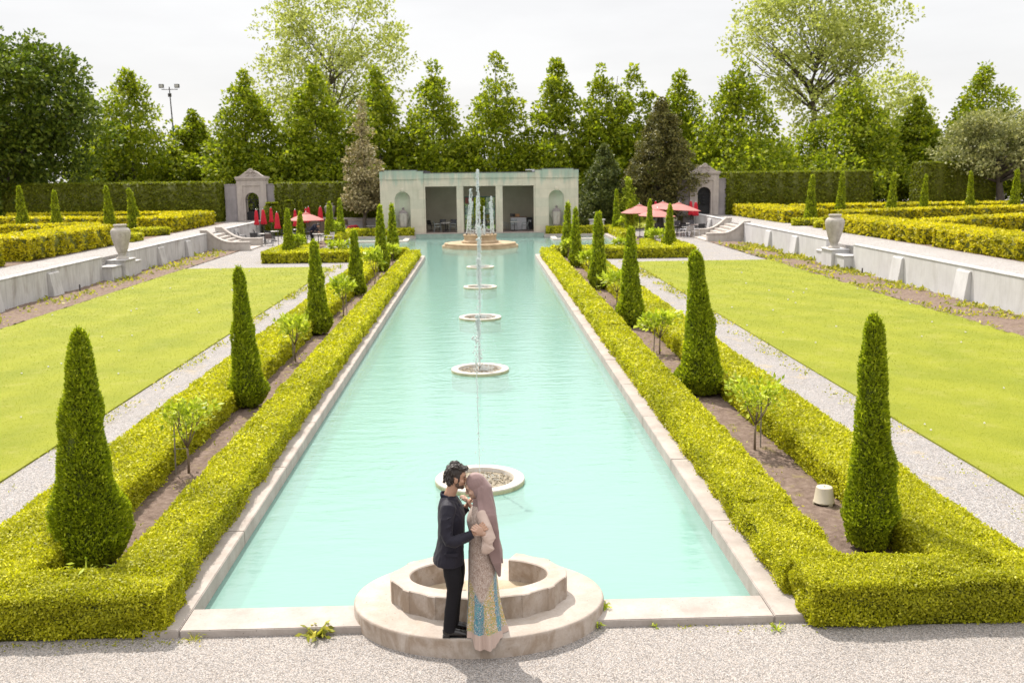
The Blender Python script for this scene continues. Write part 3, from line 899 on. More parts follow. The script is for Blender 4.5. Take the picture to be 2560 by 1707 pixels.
# ------------------------------------------------------------------ cypresses
def cypress(label, x, y, z0, h, R, seed, group, lean=(0, 0), top=0.2, belly=0.12, cover=3.2, lk=0.0040):
    r = np.random.default_rng(seed)
    d = math.hypot(x - CAM_X, y - CAM_Y)
    L0 = float(np.clip(lk * d, 0.055, 0.35)); far = float(np.clip((d - 14) / 20, 0, 1))
    root = empty("cypress", (x, y, z0), label=label, cat="cypress", group=group)
    zb = 0.10
    ph = r.uniform(0, 6.28, 8)
    def prof(t):
        t = np.asarray(t, float)
        lo = 0.62 + 0.38 * np.clip(t / belly, 0, 1) ** 0.6
        hi = 1 - (1 - top) * np.clip((t - belly) / (1 - belly), 0, 1) ** 0.66
        dome = np.sqrt(np.clip(1 - np.clip((t - 0.90) / 0.10, 0, 1) ** 2, 0.0, 1))
        return R * np.minimum(lo, hi) * dome
    def lump(a, t):
        return 1 + 0.07 * np.sin(3 * a + 9 * t + ph[0]) + 0.06 * np.sin(2 * a - 14 * t + ph[1]) + 0.05 * np.sin(5 * a + 23 * t + ph[2]) + 0.05 * np.sin(31 * t + ph[3])
    def axis(t):
        t = np.asarray(t, float)
        return np.stack([lean[0] * t ** 1.6, lean[1] * t ** 1.6], -1)
    area = 2 * PI * R * 0.62 * h
    n = int(cover * area / (0.20 * L0 ** 2))
    t = r.uniform(0, 1, n * 2)
    t = t[r.uniform(0, 1, n * 2) < (prof(t) / R + 0.12)][:n]
    n = len(t)
    a = r.uniform(0, 2 * PI, n)
    depth = 1 - 0.22 * r.uniform(0, 1, n) ** 1.6
    rr = prof(t) * lump(a, t) * depth
    ax = axis(t)
    P = np.stack([ax[:, 0] + rr * np.cos(a), ax[:, 1] + rr * np.sin(a), zb + t * (h - zb)], 1)
    Dn = np.stack([np.cos(a) * (0.75 - 0.4 * far), np.sin(a) * (0.75 - 0.4 * far), np.full(n, 0.75)], 1) + r.normal(0, 0.42, (n, 3))
    L = L0 * r.uniform(0.6, 1.3, n)
    Nf = np.stack([np.cos(a), np.sin(a), np.full(n, 0.25)], 1) + r.normal(0, 0.6, (n, 3))
    v1, q1 = leaf_quads(P - nrm(Dn) * L[:, None] * 0.5, Dn, Nf, L, L * r.uniform(0.32, 0.5, n))
    # a few loose shoots
    m = 26
    t2 = np.concatenate([r.uniform(0.1, 0.95, m), r.uniform(0.95, 1.0, 14)]); a2 = r.uniform(0, 6.28, m + 14); r2 = prof(t2) * lump(a2, t2)
    ax2 = axis(t2)
    P2 = np.stack([ax2[:, 0] + r2 * np.cos(a2), ax2[:, 1] + r2 * np.sin(a2), zb + t2 * (h - zb)], 1)
    D2 = np.stack([np.cos(a2) * 0.4, np.sin(a2) * 0.4, np.full(m + 14, 1.0)], 1) + r.normal(0, 0.2, (m + 14, 3))
    L2 = np.full(m + 14, L0 * (1.3 - 0.5 * far))
    v3, q3 = leaf_quads(P2, D2, r.normal(0, 1, (m + 14, 3)), L2, L2 * 0.25)
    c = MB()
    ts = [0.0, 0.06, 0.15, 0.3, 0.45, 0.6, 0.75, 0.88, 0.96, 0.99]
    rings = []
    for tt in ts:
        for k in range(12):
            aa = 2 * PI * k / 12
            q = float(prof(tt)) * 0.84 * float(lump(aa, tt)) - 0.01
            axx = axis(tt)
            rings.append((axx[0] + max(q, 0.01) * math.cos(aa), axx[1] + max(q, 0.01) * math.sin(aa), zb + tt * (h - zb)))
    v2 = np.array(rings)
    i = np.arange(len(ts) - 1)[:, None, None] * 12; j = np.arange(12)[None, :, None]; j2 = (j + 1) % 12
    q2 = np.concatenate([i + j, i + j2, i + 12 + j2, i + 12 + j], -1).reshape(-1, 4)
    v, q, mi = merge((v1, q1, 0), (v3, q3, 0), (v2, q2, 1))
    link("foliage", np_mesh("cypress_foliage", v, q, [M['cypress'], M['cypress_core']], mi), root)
    MB().tube([(0, 0, -0.02), (0, 0, zb + 0.25)], [0.05, 0.04], 8).build("trunk", M['bark'], root)
    return root

PC = "clipped cypresses standing along the pool"
cyps = [(-5.03, 1.64, 3.12, 0.535, (0.10, 0), 0.22, "stout cypress in the bottom left corner, largest of the left row"),
        (-4.98, 10.2, 3.06, 0.41, (-0.06, 0), 0.24, "second cypress from the front in the left row, leaning slightly left"),
        (-5.03, 19.9, 2.95, 0.42, (-0.05, 0), 0.26, "third cypress from the front in the left row"),
        (-5.06, 29.7, 2.70, 0.42, (-0.04, 0), 0.24, "fourth cypress in the left row, shortest of that row"),
        (-5.02, 39.6, 3.35, 0.44, (0.0, 0), 0.24, "fifth cypress in the left row, next to last before the pool arm"),
        (-5.0, 46.0, 3.22, 0.42, (0.0, 0), 0.24, "farthest cypress of the left row, at the far end of the poolside hedge"),
        (5.12, 1.54, 3.15, 0.375, (-0.10, 0), 0.30, "tall cypress in the bottom right corner beside the upturned bucket"),
        (4.91, 10.6, 3.25, 0.52, (-0.18, 0), 0.24, "second cypress from the front in the right row, with a bulging base and leaning left"),
        (4.81, 20.4, 3.20, 0.47, (0.0, 0), 0.24, "third cypress from the front in the right row, with a pear shaped base"),
        (4.99, 30.6, 3.25, 0.43, (0.0, 0), 0.32, "fourth cypress in the right row, blunt topped"),
        (4.99, 40.2, 3.08, 0.38, (-0.04, 0), 0.25, "fifth cypress in the right row, slimmest of that row"),
        (5.05, 46.2, 3.18, 0.40, (0.03, 0), 0.26, "farthest cypress of the right row, at the far end of the poolside hedge")]
for i, (x, y, h, R, ln, tp, lb) in enumerate(cyps):
    cypress(lb, x, y, 0, h, R, 100 + i, PC, ln, tp)
SC = "clipped cypresses in the side beds by the cafe terraces"
for i, (x, y, h, R, lb) in enumerate([
        (-11.33, 48.0, 2.98, 0.44, "cypress at the near end of the left side bed, blunt topped"),
        (-11.25, 51.6, 2.65, 0.42, "short cypress second in the left side bed, under the open pink umbrella"),
        (-10.9, 61.4, 2.95, 0.48, "cypress in the far left side bed, in front of the dark urn"),
        (-10.45, 63.6, 3.10, 0.42, "tallest cypress in the far left side bed, right of the dark urn"),
        (11.6, 49.4, 2.90, 0.46, "cypress at the near end of the right side bed, standing before the umbrellas"),
        (11.15, 54.0, 3.05, 0.36, "slim cypress second in the right side bed, between two open umbrellas"),
        (11.2, 63.2, 2.75, 0.45, "short cypress in the far right side bed, left of the open umbrellas"),
        (10.5, 65.3, 3.50, 0.36, "tallest cypress in the far right side bed, nearest the pavilion")]):
    cypress(lb, x, y, 0, h, R, 140 + i, SC, (0.02, 0), 0.25, lk=0.0026)
TC = "clipped cypresses on the raised terraces"
for i, (x, y, h, R, ln, lb) in enumerate([
        (-31.0, 57.4, 3.28, 0.50, (-0.05, 0), "leftmost cypress on the left terrace, blunt and thick"),
        (-28.95, 57.9, 2.95, 0.44, (0, 0), "short cypress second from left on the left terrace"),
        (-24.7, 56.2, 3.22, 0.46, (-0.10, 0), "third cypress from left on the left terrace, narrow topped"),
        (-24.4, 60.1, 3.00, 0.55, (-0.28, 0), "cypress on the left terrace leaning left over a wide base"),
        (23.2, 58.1, 3.40, 0.50, (0.05, 0), "first cypress on the right terrace, nearest the terrace path"),
        (25.95, 59.8, 3.55, 0.46, (0.05, 0), "tallest cypress on the right terrace, second from the path"),
        (31.1, 63.3, 3.42, 0.48, (0.12, 0), "third cypress on the right terrace, bent to the right"),
        (33.5, 63.1, 3.26, 0.40, (0.05, 0), "fourth cypress on the right terrace, before the far hedge block"),
        (38.3, 65.6, 3.45, 0.40, (-0.08, 0), "slim cypress on the right terrace in front of the grey tree"),
        (42.7, 67.2, 3.55, 0.50, (0.08, 0), "cypress at the right picture edge on the terrace")]):
    cypress(lb, x, y, 1.1, h, R, 160 + i, TC, ln, 0.26, lk=0.0026)

# ------------------------------------------------------------------ young standard trees with stakes
def young_tree(label, x, y, h, w, seed, stake=True, bush=False):
    r = np.random.default_rng(seed); rd = random.Random(seed)
    d = math.hypot(x - CAM_X, y - CAM_Y)
    L0 = float(np.clip(0.0062 * d, 0.085, 0.24))
    w *= 0.88
    root = empty("young_tree", (x, y, 0), rd.uniform(0, 6), label=label, cat="young tree", group="young standard trees between the cypresses")
    fork = h * (0.42 if not bush else 0.2)
    b = MB()
    bend = rd.uniform(-0.05, 0.05)
    b.tube([(0, 0, -0.02), (bend, bend * 0.5, fork * 0.55), (bend * 0.4, 0, fork)], [0.024, 0.02, 0.017], 7)
    tips = []
    for k in range(7):
        a = 2 * PI * k / 7 + rd.uniform(-0.3, 0.3)
        rr = w * 0.5 * rd.uniform(0.45, 0.9); zz = h * rd.uniform(0.72, 0.93)
        p = (rr * math.cos(a), rr * math.sin(a), zz)
        b.tube([(bend * 0.4, 0, fork - 0.02), (p[0] * 0.55, p[1] * 0.55, fork + (zz - fork) * 0.45), p], [0.013, 0.009, 0.005], 5)
        tips.append(p)
        for _ in range(2):
            q = (p[0] + rd.uniform(-0.12, 0.12), p[1] + rd.uniform(-0.12, 0.12), p[2] + rd.uniform(0.0, 0.12))
            b.tube([(p[0] * 0.7, p[1] * 0.7, fork + (zz - fork) * 0.65), q], [0.006, 0.004], 4); tips.append(q)
    b.build("trunk", M['stem'], root, smooth=True)
    n = int(400 * (0.11 / L0) ** 1.3) + 130
    tp = np.array(tips)
    c = tp[r.integers(0, len(tp), n)]
    P = c + r.normal(0, 1, (n, 3)) * np.array([w * 0.15, w * 0.15, h * 0.075])
    Dn = nrm(P - np.array([0, 0, h * 0.7])) + r.normal(0, 0.7, (n, 3)) + np.array([0, 0, 0.1])
    L = L0 * r.uniform(0.6, 1.2, n)
    v, q = leaf_quads(P, Dn, r.normal(0, 0.6, (n, 3)) + np.array([0, 0, 1.0]), L, L * 0.52)
    link("crown", np_mesh("young_crown", v, q, M['rose']), root)
    if stake:
        s = MB(); sx, sy = 0.17, -0.06
        s.tube([(sx + 0.03, sy, -0.02), (sx, sy, h * 0.82)], 0.013, 6)
        s.tube([(sx, sy, h * 0.40), (bend, 0, h * 0.40)], 0.006, 4)
        s.build("stake", M['bark_pale'], root)
    return root
for i, (x, y, h, w, st, lb) in enumerate([
        (-4.9, 5.5, 1.17, 0.72, True, "sparse young tree nearest the front in the left bed, tied to a stake"),
        (-4.95, 15.5, 1.13, 0.80, True, "staked young tree between the second and third left cypresses"),
        (-4.85, 24.1, 1.30, 0.72, True, "young tree between the third and fourth left cypresses, flat topped"),
        (-4.75, 33.5, 1.45, 0.70, True, "young tree between the fourth and fifth left cypresses"),
        (-4.75, 43.0, 1.15, 0.62, False, "small young tree between the two farthest left cypresses"),
        (4.9, 6.2, 1.22, 0.86, True, "leafy young tree nearest the front in the right bed, with a stake"),
        (4.9, 15.6, 1.15, 0.76, True, "staked young tree between the second and third right cypresses"),
        (5.1, 25.6, 1.20, 0.95, False, "wide young tree between the third and fourth right cypresses"),
        (5.1, 35.5, 1.15, 0.85, False, "young tree between the fourth and fifth right cypresses"),
        (4.9, 43.6, 1.15, 0.66, False, "small young tree between the two farthest right cypresses"),
        (-10.9, 48.6, 1.22, 0.62, True, "small staked tree beside the near cypress of the left side bed"),
        (-8.2, 48.6 - 1.9, 0.98, 0.95, False, "round young tree in the left cross bed before the pool arm"),
        (11.0, 50.6, 1.18, 0.95, False, "round young tree between the two near cypresses of the right side bed"),
        (8.3, 46.5, 1.05, 1.0, False, "round young tree in the right cross bed before the pool arm"),
        (10.9, 64.2, 1.35, 0.8, False, "pale young tree beside the tallest cypress of the right side bed"),
        (-10.7, 62.4, 1.35, 0.7, False, "pale young tree between the two far cypresses of the left side bed")]):
    young_tree(lb, x, y, h, w, 300 + i, st)

# ------------------------------------------------------------------ stone fountain the couple stands on
PLZ = 0.22
CYF = 0.33
def front_fountain():
    root = empty("stone_fountain", (0, 0, 0), label="oval stone platform with scalloped open basin, under the couple's feet", cat="fountain")
    b = MB()
    b.lathe([(1.42, -0.5), (1.42, 0.19), (1.41, 0.21), (1.39, PLZ)], 120)
    b.v = [(x, y * 0.765, z) for x, y, z in b.v]
    b.build("platform", M['concrete_floor'], root, smooth=True, angle=40)
    # oval basin wall with concave flutes between narrow piers, open at the back
    flutes = [(193, 213), (220, 236), (242, 263), (277, 298), (304, 320), (327, 347), (13, 33), (40, 56), (124, 140), (147, 167)]
    def cut(deg):
        for f0, f1 in flutes:
            if f0 <= deg <= f1:
                u = (deg - f0) / (f1 - f0)
                return 0.010 + 0.024 * math.sin(PI * u) ** 0.7
        return 0.0
    b = MB()
    a0, a1 = 116.5, 423.5
    K = 620
    zt, zb = 0.485, PLZ - 0.05
    vs = []
    for k in range(K + 1):
        dg = a0 + (a1 - a0) * k / K
        a = math.radians(dg); co, si = math.cos(a), math.sin(a)
        q = 1 - cut(dg % 360)
        for rx, ry, z in ((1.0 * q, 0.665 * q, zb), (1.0 * q, 0.665 * q, zt - 0.010), (1.0 * q - 0.012, 0.665 * q - 0.012, zt), (0.79, 0.452, zt), (0.778, 0.44, zt - 0.012), (0.778, 0.44, zb)):
            vs.append((rx * co, ry * si, z))
    fs = [(k * 6 + j, k * 6 + j + 1, (k + 1) * 6 + j + 1, (k + 1) * 6 + j) for k in range(K) for j in range(5)]
    fs.append([0, 5, 4, 3, 2, 1]); fs.append([K * 6 + j for j in range(6)])
    b.add(vs, fs)
    b.build("basin_wall", M['concrete_floor'], root, loc=(0, -0.035, 0), smooth=True, angle=24)
    f = MB().lathe([(0.785, PLZ + 0.004), (0.4, PLZ + 0.006), (0.001, PLZ + 0.006)], 40, close=False)
    f.v = [(x, y * 0.565, z) for x, y, z in f.v]
    link("basin_floor", f.mesh("basin_floor", stone("basin_silt", (0.30, 0.225, 0.14), (0.42, 0.35, 0.26), (0.19, 0.14, 0.085), 0.5, 3.0), True), root, (0, -0.035, 0))
    r = np.random.default_rng(4)
    p = MB()
    for k in range(420):
        a, q = r.uniform(0, 6.28), 0.36 * math.sqrt(r.uniform(0, 1)); s = r.uniform(0.005, 0.011)
        p.ell((q * math.cos(a) * 1.3 + 0.02, q * math.sin(a) * 0.75 - 0.06, PLZ + 0.010), (s, s * 0.8, s * 0.7), 6, 4)
    o = p.build("pebbles", M['pebble_pale'], root, loc=(0, -0.035, 0)); o['kind'] = 'stuff'
    return root
front_fountain()

# ------------------------------------------------------------------ water jets and ring fountains
def water_jet(mb, x, y, z0, z1, width, n, r, lean=(0, 0), blob=1.0, solid=0.35, peak=True):
    """rising column that breaks into drops and falls back around itself"""
    h = z1 - z0
    pts, rad = [], []
    for k in range(14):
        t = k / 13 * solid
        pts.append((x + lean[0] * t + r.normal(0, 0.003), y + lean[1] * t, z0 + h * t)); rad.append((0.010 + 0.004 * t) * blob)
    mb.tube(pts, rad, 6)
    for k in range(n):
        t = r.uniform(0, 1) ** 0.75
        up = r.uniform() < 0.55
        spread = width * (0.15 + 0.5 * t) if up else width * (1.25 - 0.55 * t)
        px = x + lean[0] * t + r.normal(0, spread * 0.5) + (0 if up else lean[0] * 0.4); py = y + lean[1] * t + r.normal(0, spread * 0.5)
        s = r.uniform(0.005, 0.017) * blob * (1.3 if t > 0.75 and up else 1.0)
        mb.ell((px, py, z0 + h * t + r.normal(0, 0.01)), (s, s, s * r.uniform(1.0, 2.0)), 5, 4)
    if peak:
        for k in range(10):
            s = r.uniform(0.012, 0.028) * blob
            mb.ell((x + lean[0] + r.normal(0, width * 0.3), y + lean[1], z1 - abs(r.normal(0, 0.06)) * h * 0.5), (s, s, s * 1.3), 6, 5)

RINGS = [(5.17, 2.35, 0.42, 95, "round ring basin nearest the couple, largest in the picture, with a thin jet"),
         (14.41, 1.35, 0.95, 480, "second ring basin from the front, its jet breaking into drops"),
         (23.65, 2.0, 1.2, 560, "third ring basin from the front, in the middle of the pool"),
         (32.92, 2.1, 1.5, 560, "fourth ring basin from the front, second from the tiered fountain"),
         (42.25, 2.1, 1.8, 560, "farthest ring basin, just before the tiered fountain")]
def ring_fountain(y, top, blob, n, label, seed):
    r = np.random.default_rng(seed)
    root = empty("ring_fountain", (0, y, 0), label=label, cat="fountain", group="ring basins along the middle of the pool")
    b = MB()
    b.lathe([(0.738, -0.55), (0.738, -0.135)], 64, close=False)
    b.build("base", M['algae'], root, smooth=True, angle=40)
    b = MB()
    b.lathe([(0.744, -0.135), (0.746, -0.06), (0.738, -0.042), (0.575, -0.042), (0.566, -0.052), (0.556, -0.3)], 80, close=False)
    me = b.mesh("rim", [M['ringstone'], M['algae']], True, 40)
    for p in me.polygons:
        if p.center.z < -0.055 and math.hypot(p.center.x, p.center.y) > 0.65: p.material_index = 1
    link("rim", me, root)
    g = MB()
    for k in range(330):
        a, q = r.uniform(0, 6.28), 0.55 * math.sqrt(r.uniform(0, 1)); s = r.uniform(0.010, 0.022)
        g.ell((q * math.cos(a), q * math.sin(a), -0.10 + r.uniform(-0.01, 0.012)), (s, s * 0.8, s * 0.6), 6, 4)
    g.lathe([(0.56, -0.108), (0.001, -0.108)], 32, close=False)
    o = g.build("pebbles", M['pebble'], root); o['kind'] = 'stuff'
    MB().tube([(0, 0, -0.12), (0, 0, -0.02)], 0.022, 8).tube([(0, 0, -0.02), (0, 0, 0.03)], [0.014, 0.010], 8).build("nozzle", M['iron'], root)
    j = MB()
    water_jet(j, 0, 0, 0.03, top, 0.06 + 0.035 * blob, n, r, (-0.03, 0), blob * 0.75 + 0.3, 0.75 if n < 200 else 0.4)
    for k in range(int(n * 0.8)):   # splash
        a, q = r.uniform(0, 6.28), abs(r.normal(0, 0.24)); s = r.uniform(0.005, 0.014) * (0.7 + 0.3 * blob)
        j.ell((0.10 + q * math.cos(a), q * math.sin(a), -0.09 + abs(r.normal(0, 0.05))), (s, s, s), 5, 4)
    for k in range(n // 4):   # drops outside the ring
        a, q = r.uniform(0, 6.28), r.uniform(0.3, 0.95)
        s = r.uniform(0.004, 0.010) * (0.7 + 0.3 * blob)
        j.ell((q * math.cos(a) * 0.5, q * math.sin(a), -0.02 + abs(r.normal(0, 0.45))), (s, s, s), 5, 4)
    j.build("water_jet", M['jet'], root)
for i, (y, t, bl, n, lb) in enumerate(RINGS): ring_fountain(y, t, bl, n, lb, 50 + i)

def tiered_fountain():
    root = empty("tiered_fountain", (0, 56.9, 0), label="tan stone tiered fountain with many tall jets in front of the pavilion", cat="fountain")
    def quatre(R, notch):
        pts = []
        for k in range(96):
            a = 2 * PI * k / 96
            u = (a % (PI / 2)) - PI / 4
            ax = min(abs(math.cos(a)), abs(math.sin(a))) * R
            rr = R * (1.0 if ax > 0.17 * R + 0.3 else 1.045)
            pts.append((rr * math.cos(a), rr * math.sin(a)))
        return pts
    b = MB(); b.prism(quatre(2.50, 0), -0.5, 0.05); b.build("lower_step", M['bigstone'], root, bevel=0.03)
    b = MB(); b.prism(quatre(2.36, 0), 0.05, 0.20); b.build("upper_step", M['bigstone'], root, bevel=0.03)
    b = MB()
    b.lathe([(1.27, 0.20), (1.27, 0.30), (1.16, 0.38), (1.10, 0.42), (1.12, 0.66), (1.17, 0.70), (1.17, 0.76), (1.03, 0.76), (1.0, 0.68), (0.001, 0.68)], 16, close=False)
    b.build("bowl", M['bigstone'], root, smooth=True, angle=25)
    r = np.random.default_rng(9)
    jets = [(-0.93, -0.25, 3.86, (0.32, 0.1)), (-0.67, -0.65, 3.19, (0.08, 0.1)), (-0.25, -0.9, 3.34, (0.07, 0.3)), (0.28, -0.9, 1.45, (0, 0.05)),
            (0.69, -0.65, 3.31, (0.10, 0.2)), (0.94, -0.25, 2.45, (-0.08, 0)), (0.0, 0.0, 5.08, (-0.10, 0)), (0.93, 0.3, 2.9, (-0.2, -0.1)), (-0.9, 0.35, 3.0, (0.3, -0.1)), (0.3, 0.9, 2.6, (0.0, -0.3)), (-0.3, 0.9, 2.7, (0.1, -0.3))]
    for (x, y, z, ln) in jets:
        MB().tube([(x, y, 0.66), (x, y, 0.84)], 0.03, 6).build("nozzle", M['iron'], root)
        j = MB()
        big = z > 4.5
        water_jet(j, x, y, 0.84, z, 0.10 if big else 0.06, 620 if big else 230, r, ln, 2.6 if big else 1.9, 0.5, True)
        j.build("water_jet", M['jet'], root)
    s = MB()
    for k in range(500):
        a, q = r.uniform(0, 6.28), abs(r.normal(0, 0.4)); z = 0.72 + abs(r.normal(0, 0.35)); sz = r.uniform(0.012, 0.03)
        s.ell((q * math.cos(a), q * math.sin(a), z), (sz, sz, sz), 5, 4)
    o = s.build("splash", M['jet'], root); o['kind'] = 'stuff'
tiered_fountain()

# ------------------------------------------------------------------ retaining walls, pedestals, urns
def retaining_wall(label, s, xw, y0, y1, zt, butts, mat, group="retaining walls of the raised terraces"):
    """s = -1 left (face looks to +x), 1 right"""
    root = empty("retaining_wall", (s * xw, (y0 + y1) / 2, 0), label=label, cat="wall", group=group)
    a, b_ = sorted((0.0, s * 0.30))
    MB().box(a, b_, y0 - (y0 + y1) / 2, y1 - (y0 + y1) / 2, -0.1, zt - 0.055).build("wall", M[mat], root, bevel=0.012)
    a, b_ = sorted((-s * 0.025, s * 0.33))
    MB().box(a, b_, y0 - (y0 + y1) / 2, y1 - (y0 + y1) / 2, zt - 0.052, zt).build("cap", M[mat], root, bevel=0.012)
    for yb in butts:
        y = yb - (y0 + y1) / 2
        p = [(0.005, -0.1), (0.005, zt - 0.17), (-0.07, zt - 0.17), (-0.10, zt - 0.2), (-0.26, -0.1)]
        p = [(s * q[0], q[1]) for q in p]
        if s > 0: p = p[::-1]
        m = MB()
        m.prism([(x, z) for x, z in p], y - 0.5, y + 0.5, 'y')
        m.build("buttress", M[mat], root, bevel=0.015)
    return root
retaining_wall("stained grey retaining wall at the left edge, near side of the left urn", -1, 18.0, 12, 36.7, 1.20, (15.0, 20.5, 25.9, 31.2), 'wallstone')
retaining_wall("stained grey retaining wall from the left urn to the left stairs", -1, 18.0, 40.3, 54.9, 1.20, (45.25, 50.5), 'wallstone')
retaining_wall("short retaining wall behind the cafe chairs, from left stairs towards the gate", -1, 18.0, 59.2, 72.3, 1.22, (62.6,), 'wallstone')
retaining_wall("white retaining wall at the right edge, near side of the right urn", 1, 18.3, 12, 37.0, 1.28, (15.0, 20.3, 25.75, 31.65), 'wallwhite')
retaining_wall("white retaining wall from the right urn to the right stairs", 1, 18.3, 40.8, 57.2, 1.28, (45.9, 51.2), 'wallwhite')
retaining_wall("short white retaining wall behind the cafe chairs, from right stairs towards the gate", 1, 18.3, 63.2, 73.6, 1.28, (67.3,), 'wallwhite')
def pedestal(label, s, xw, yc, mat):
    root = empty("urn_pedestal", (s * xw, yc, 0), label=label, cat="pedestal", group="pedestals under the terrace urns")
    def bx(name, x0, x1, y0, y1, z0, z1):
        a, b_ = sorted((-s * x0, -s * x1))
        MB().box(a, b_, y0, y1, z0, z1).build(name, M[mat], root, bevel=0.015)
    bx("block", -0.35, 0.62, -0.75, 0.75, -0.1, 0.86); bx("slab", -0.37, 0.68, -0.80, 0.80, 0.862, 0.93)
    bx("side_block", -0.30, 0.45, -2.05, -0.76, -0.1, 0.66); bx("side_block", -0.30, 0.45, 0.76, 2.0, -0.1, 0.66)
    bx("side_slab", -0.3, 0.50, -2.08, -0.81, 0.662, 0.72); bx("side_slab", -0.3, 0.50, 0.81, 2.03, 0.662, 0.72)
pedestal("stepped grey pedestal of the left urn, set in the retaining wall gap", -1, 18.0, 38.75, 'wallstone')
pedestal("stepped white pedestal of the right urn, set in the retaining wall gap", 1, 18.3, 39.0, 'wallwhite')
def urn(label, x, y, z, h, mat, group="tall stone urns"):
    root = empty("stone_urn", (x, y, z), label=label, cat="urn", group=group)
    k = h / 1.72
    prof = [(0.30, 0.0), (0.30, 0.05), (0.26, 0.08), (0.19, 0.14), (0.175, 0.20), (0.20, 0.24), (0.19, 0.27), (0.24, 0.34), (0.25, 0.36), (0.33, 0.62), (0.42, 0.95), (0.475, 1.22), (0.48, 1.28), (0.475, 1.31), (0.485, 1.33), (0.47, 1.36), (0.475, 1.39), (0.44, 1.46), (0.36, 1.53), (0.285, 1.565), (0.275, 1.60), (0.29, 1.63), (0.325, 1.65), (0.33, 1.68), (0.31, 1.715), (0.26, 1.72), (0.22, 1.69), (0.20, 1.5), (0.001, 1.5)]
    MB().lathe([(r * k, q * k) for r, q in prof], 40, close=False).build("body", M[mat], root, smooth=True, angle=50)
    return root
urn("tall tan stone urn on the left pedestal, darker around its shoulder", -17.75, 38.75, 0.93, 1.70, 'urn')
urn("tall tan stone urn on the right pedestal, before the golden hedge", 18.05, 39.0, 0.93, 1.72, 'urn')

# ------------------------------------------------------------------ stairs with swept cheek walls
def staircase(label, s, xw, y0, y1, reach):
    root = empty("stone_staircase", (s * xw, (y0 + y1) / 2, 0), label=label, cat="stairs", group="curved stone stairs up to the terraces")
    for yc in (y0, y1):
        prof = []
        zt, zl = 1.32, 0.52
        n = 18
        top = []
        for k in range(n + 1):
            t = k / n
            top.append((reach * t, zl + (zt - zl) * (1 - min(1, t / 0.62)) ** 2.1))
        pl = [(-0.45, -0.1), (-0.45, zt), (-0.02, zt)] + top[1:] + [(reach, -0.1)]
        pl = [(-s * a, b_) for a, b_ in pl]
        if s < 0: pl = pl[::-1]
        m = MB(); m.prism(pl, yc - 0.22 - (y0 + y1) / 2, yc + 0.22 - (y0 + y1) / 2, 'y')
        m.build("cheek_wall", M['stairstone'], root)
        cp = MB()
        line = [(-0.47, zt + 0.001), (-0.02, zt + 0.001)] + [(a + 0.0, b_) for a, b_ in top[1:]] + [(reach + 0.04, zl)]
        up = [(a, b_ + 0.085) for a, b_ in line]
        pl = [(-s * a, b_) for a, b_ in line + up[::-1]]
        if s > 0: pl = pl[::-1]
        # drawn as quads along the sweep
        k = len(line)
        for q in range(k - 1):
            vs = []
            for yy in (yc - 0.26 - (y0 + y1) / 2, yc + 0.26 - (y0 + y1) / 2):
                for (a, b_) in (line[q], line[q + 1], up[q + 1], up[q]):
                    vs.append((-s * a, yy, b_))
            cp.add(vs, [(0, 1, 2, 3), (7, 6, 5, 4), (3, 2, 6, 7), (0, 4, 5, 1), (1, 5, 6, 2), (0, 3, 7, 4)])
        cp.build("coping", M['stairstone'], root)
    ns = 6
    MB().box(*sorted((-s * reach * 0.72, -s * reach * 1.02)), y0 + 0.23 - (y0 + y1) / 2, y1 - 0.23 - (y0 + y1) / 2, -0.1, 0.09).build("step", M['stairstone'], root, bevel=0.015)
    for k in range(ns):
        x1 = reach * 0.76 - k * 0.35
        z = 1.1 * (k + 1) / (ns + 0.6)
        a, b_ = sorted((0.3 * s, -s * x1))
        MB().box(a, b_, y0 + 0.23 - (y0 + y1) / 2, y1 - 0.23 - (y0 + y1) / 2, -0.1, z).build("step", M['stairstone'], root, bevel=0.015)
staircase("curved stone stairs up to the left terrace, beside the closed umbrellas", -1, 18.0, 55.2, 58.95, 2.7)
staircase("curved stone stairs up to the right terrace, beside the cafe chairs", 1, 18.3, 57.5, 62.6, 2.5)

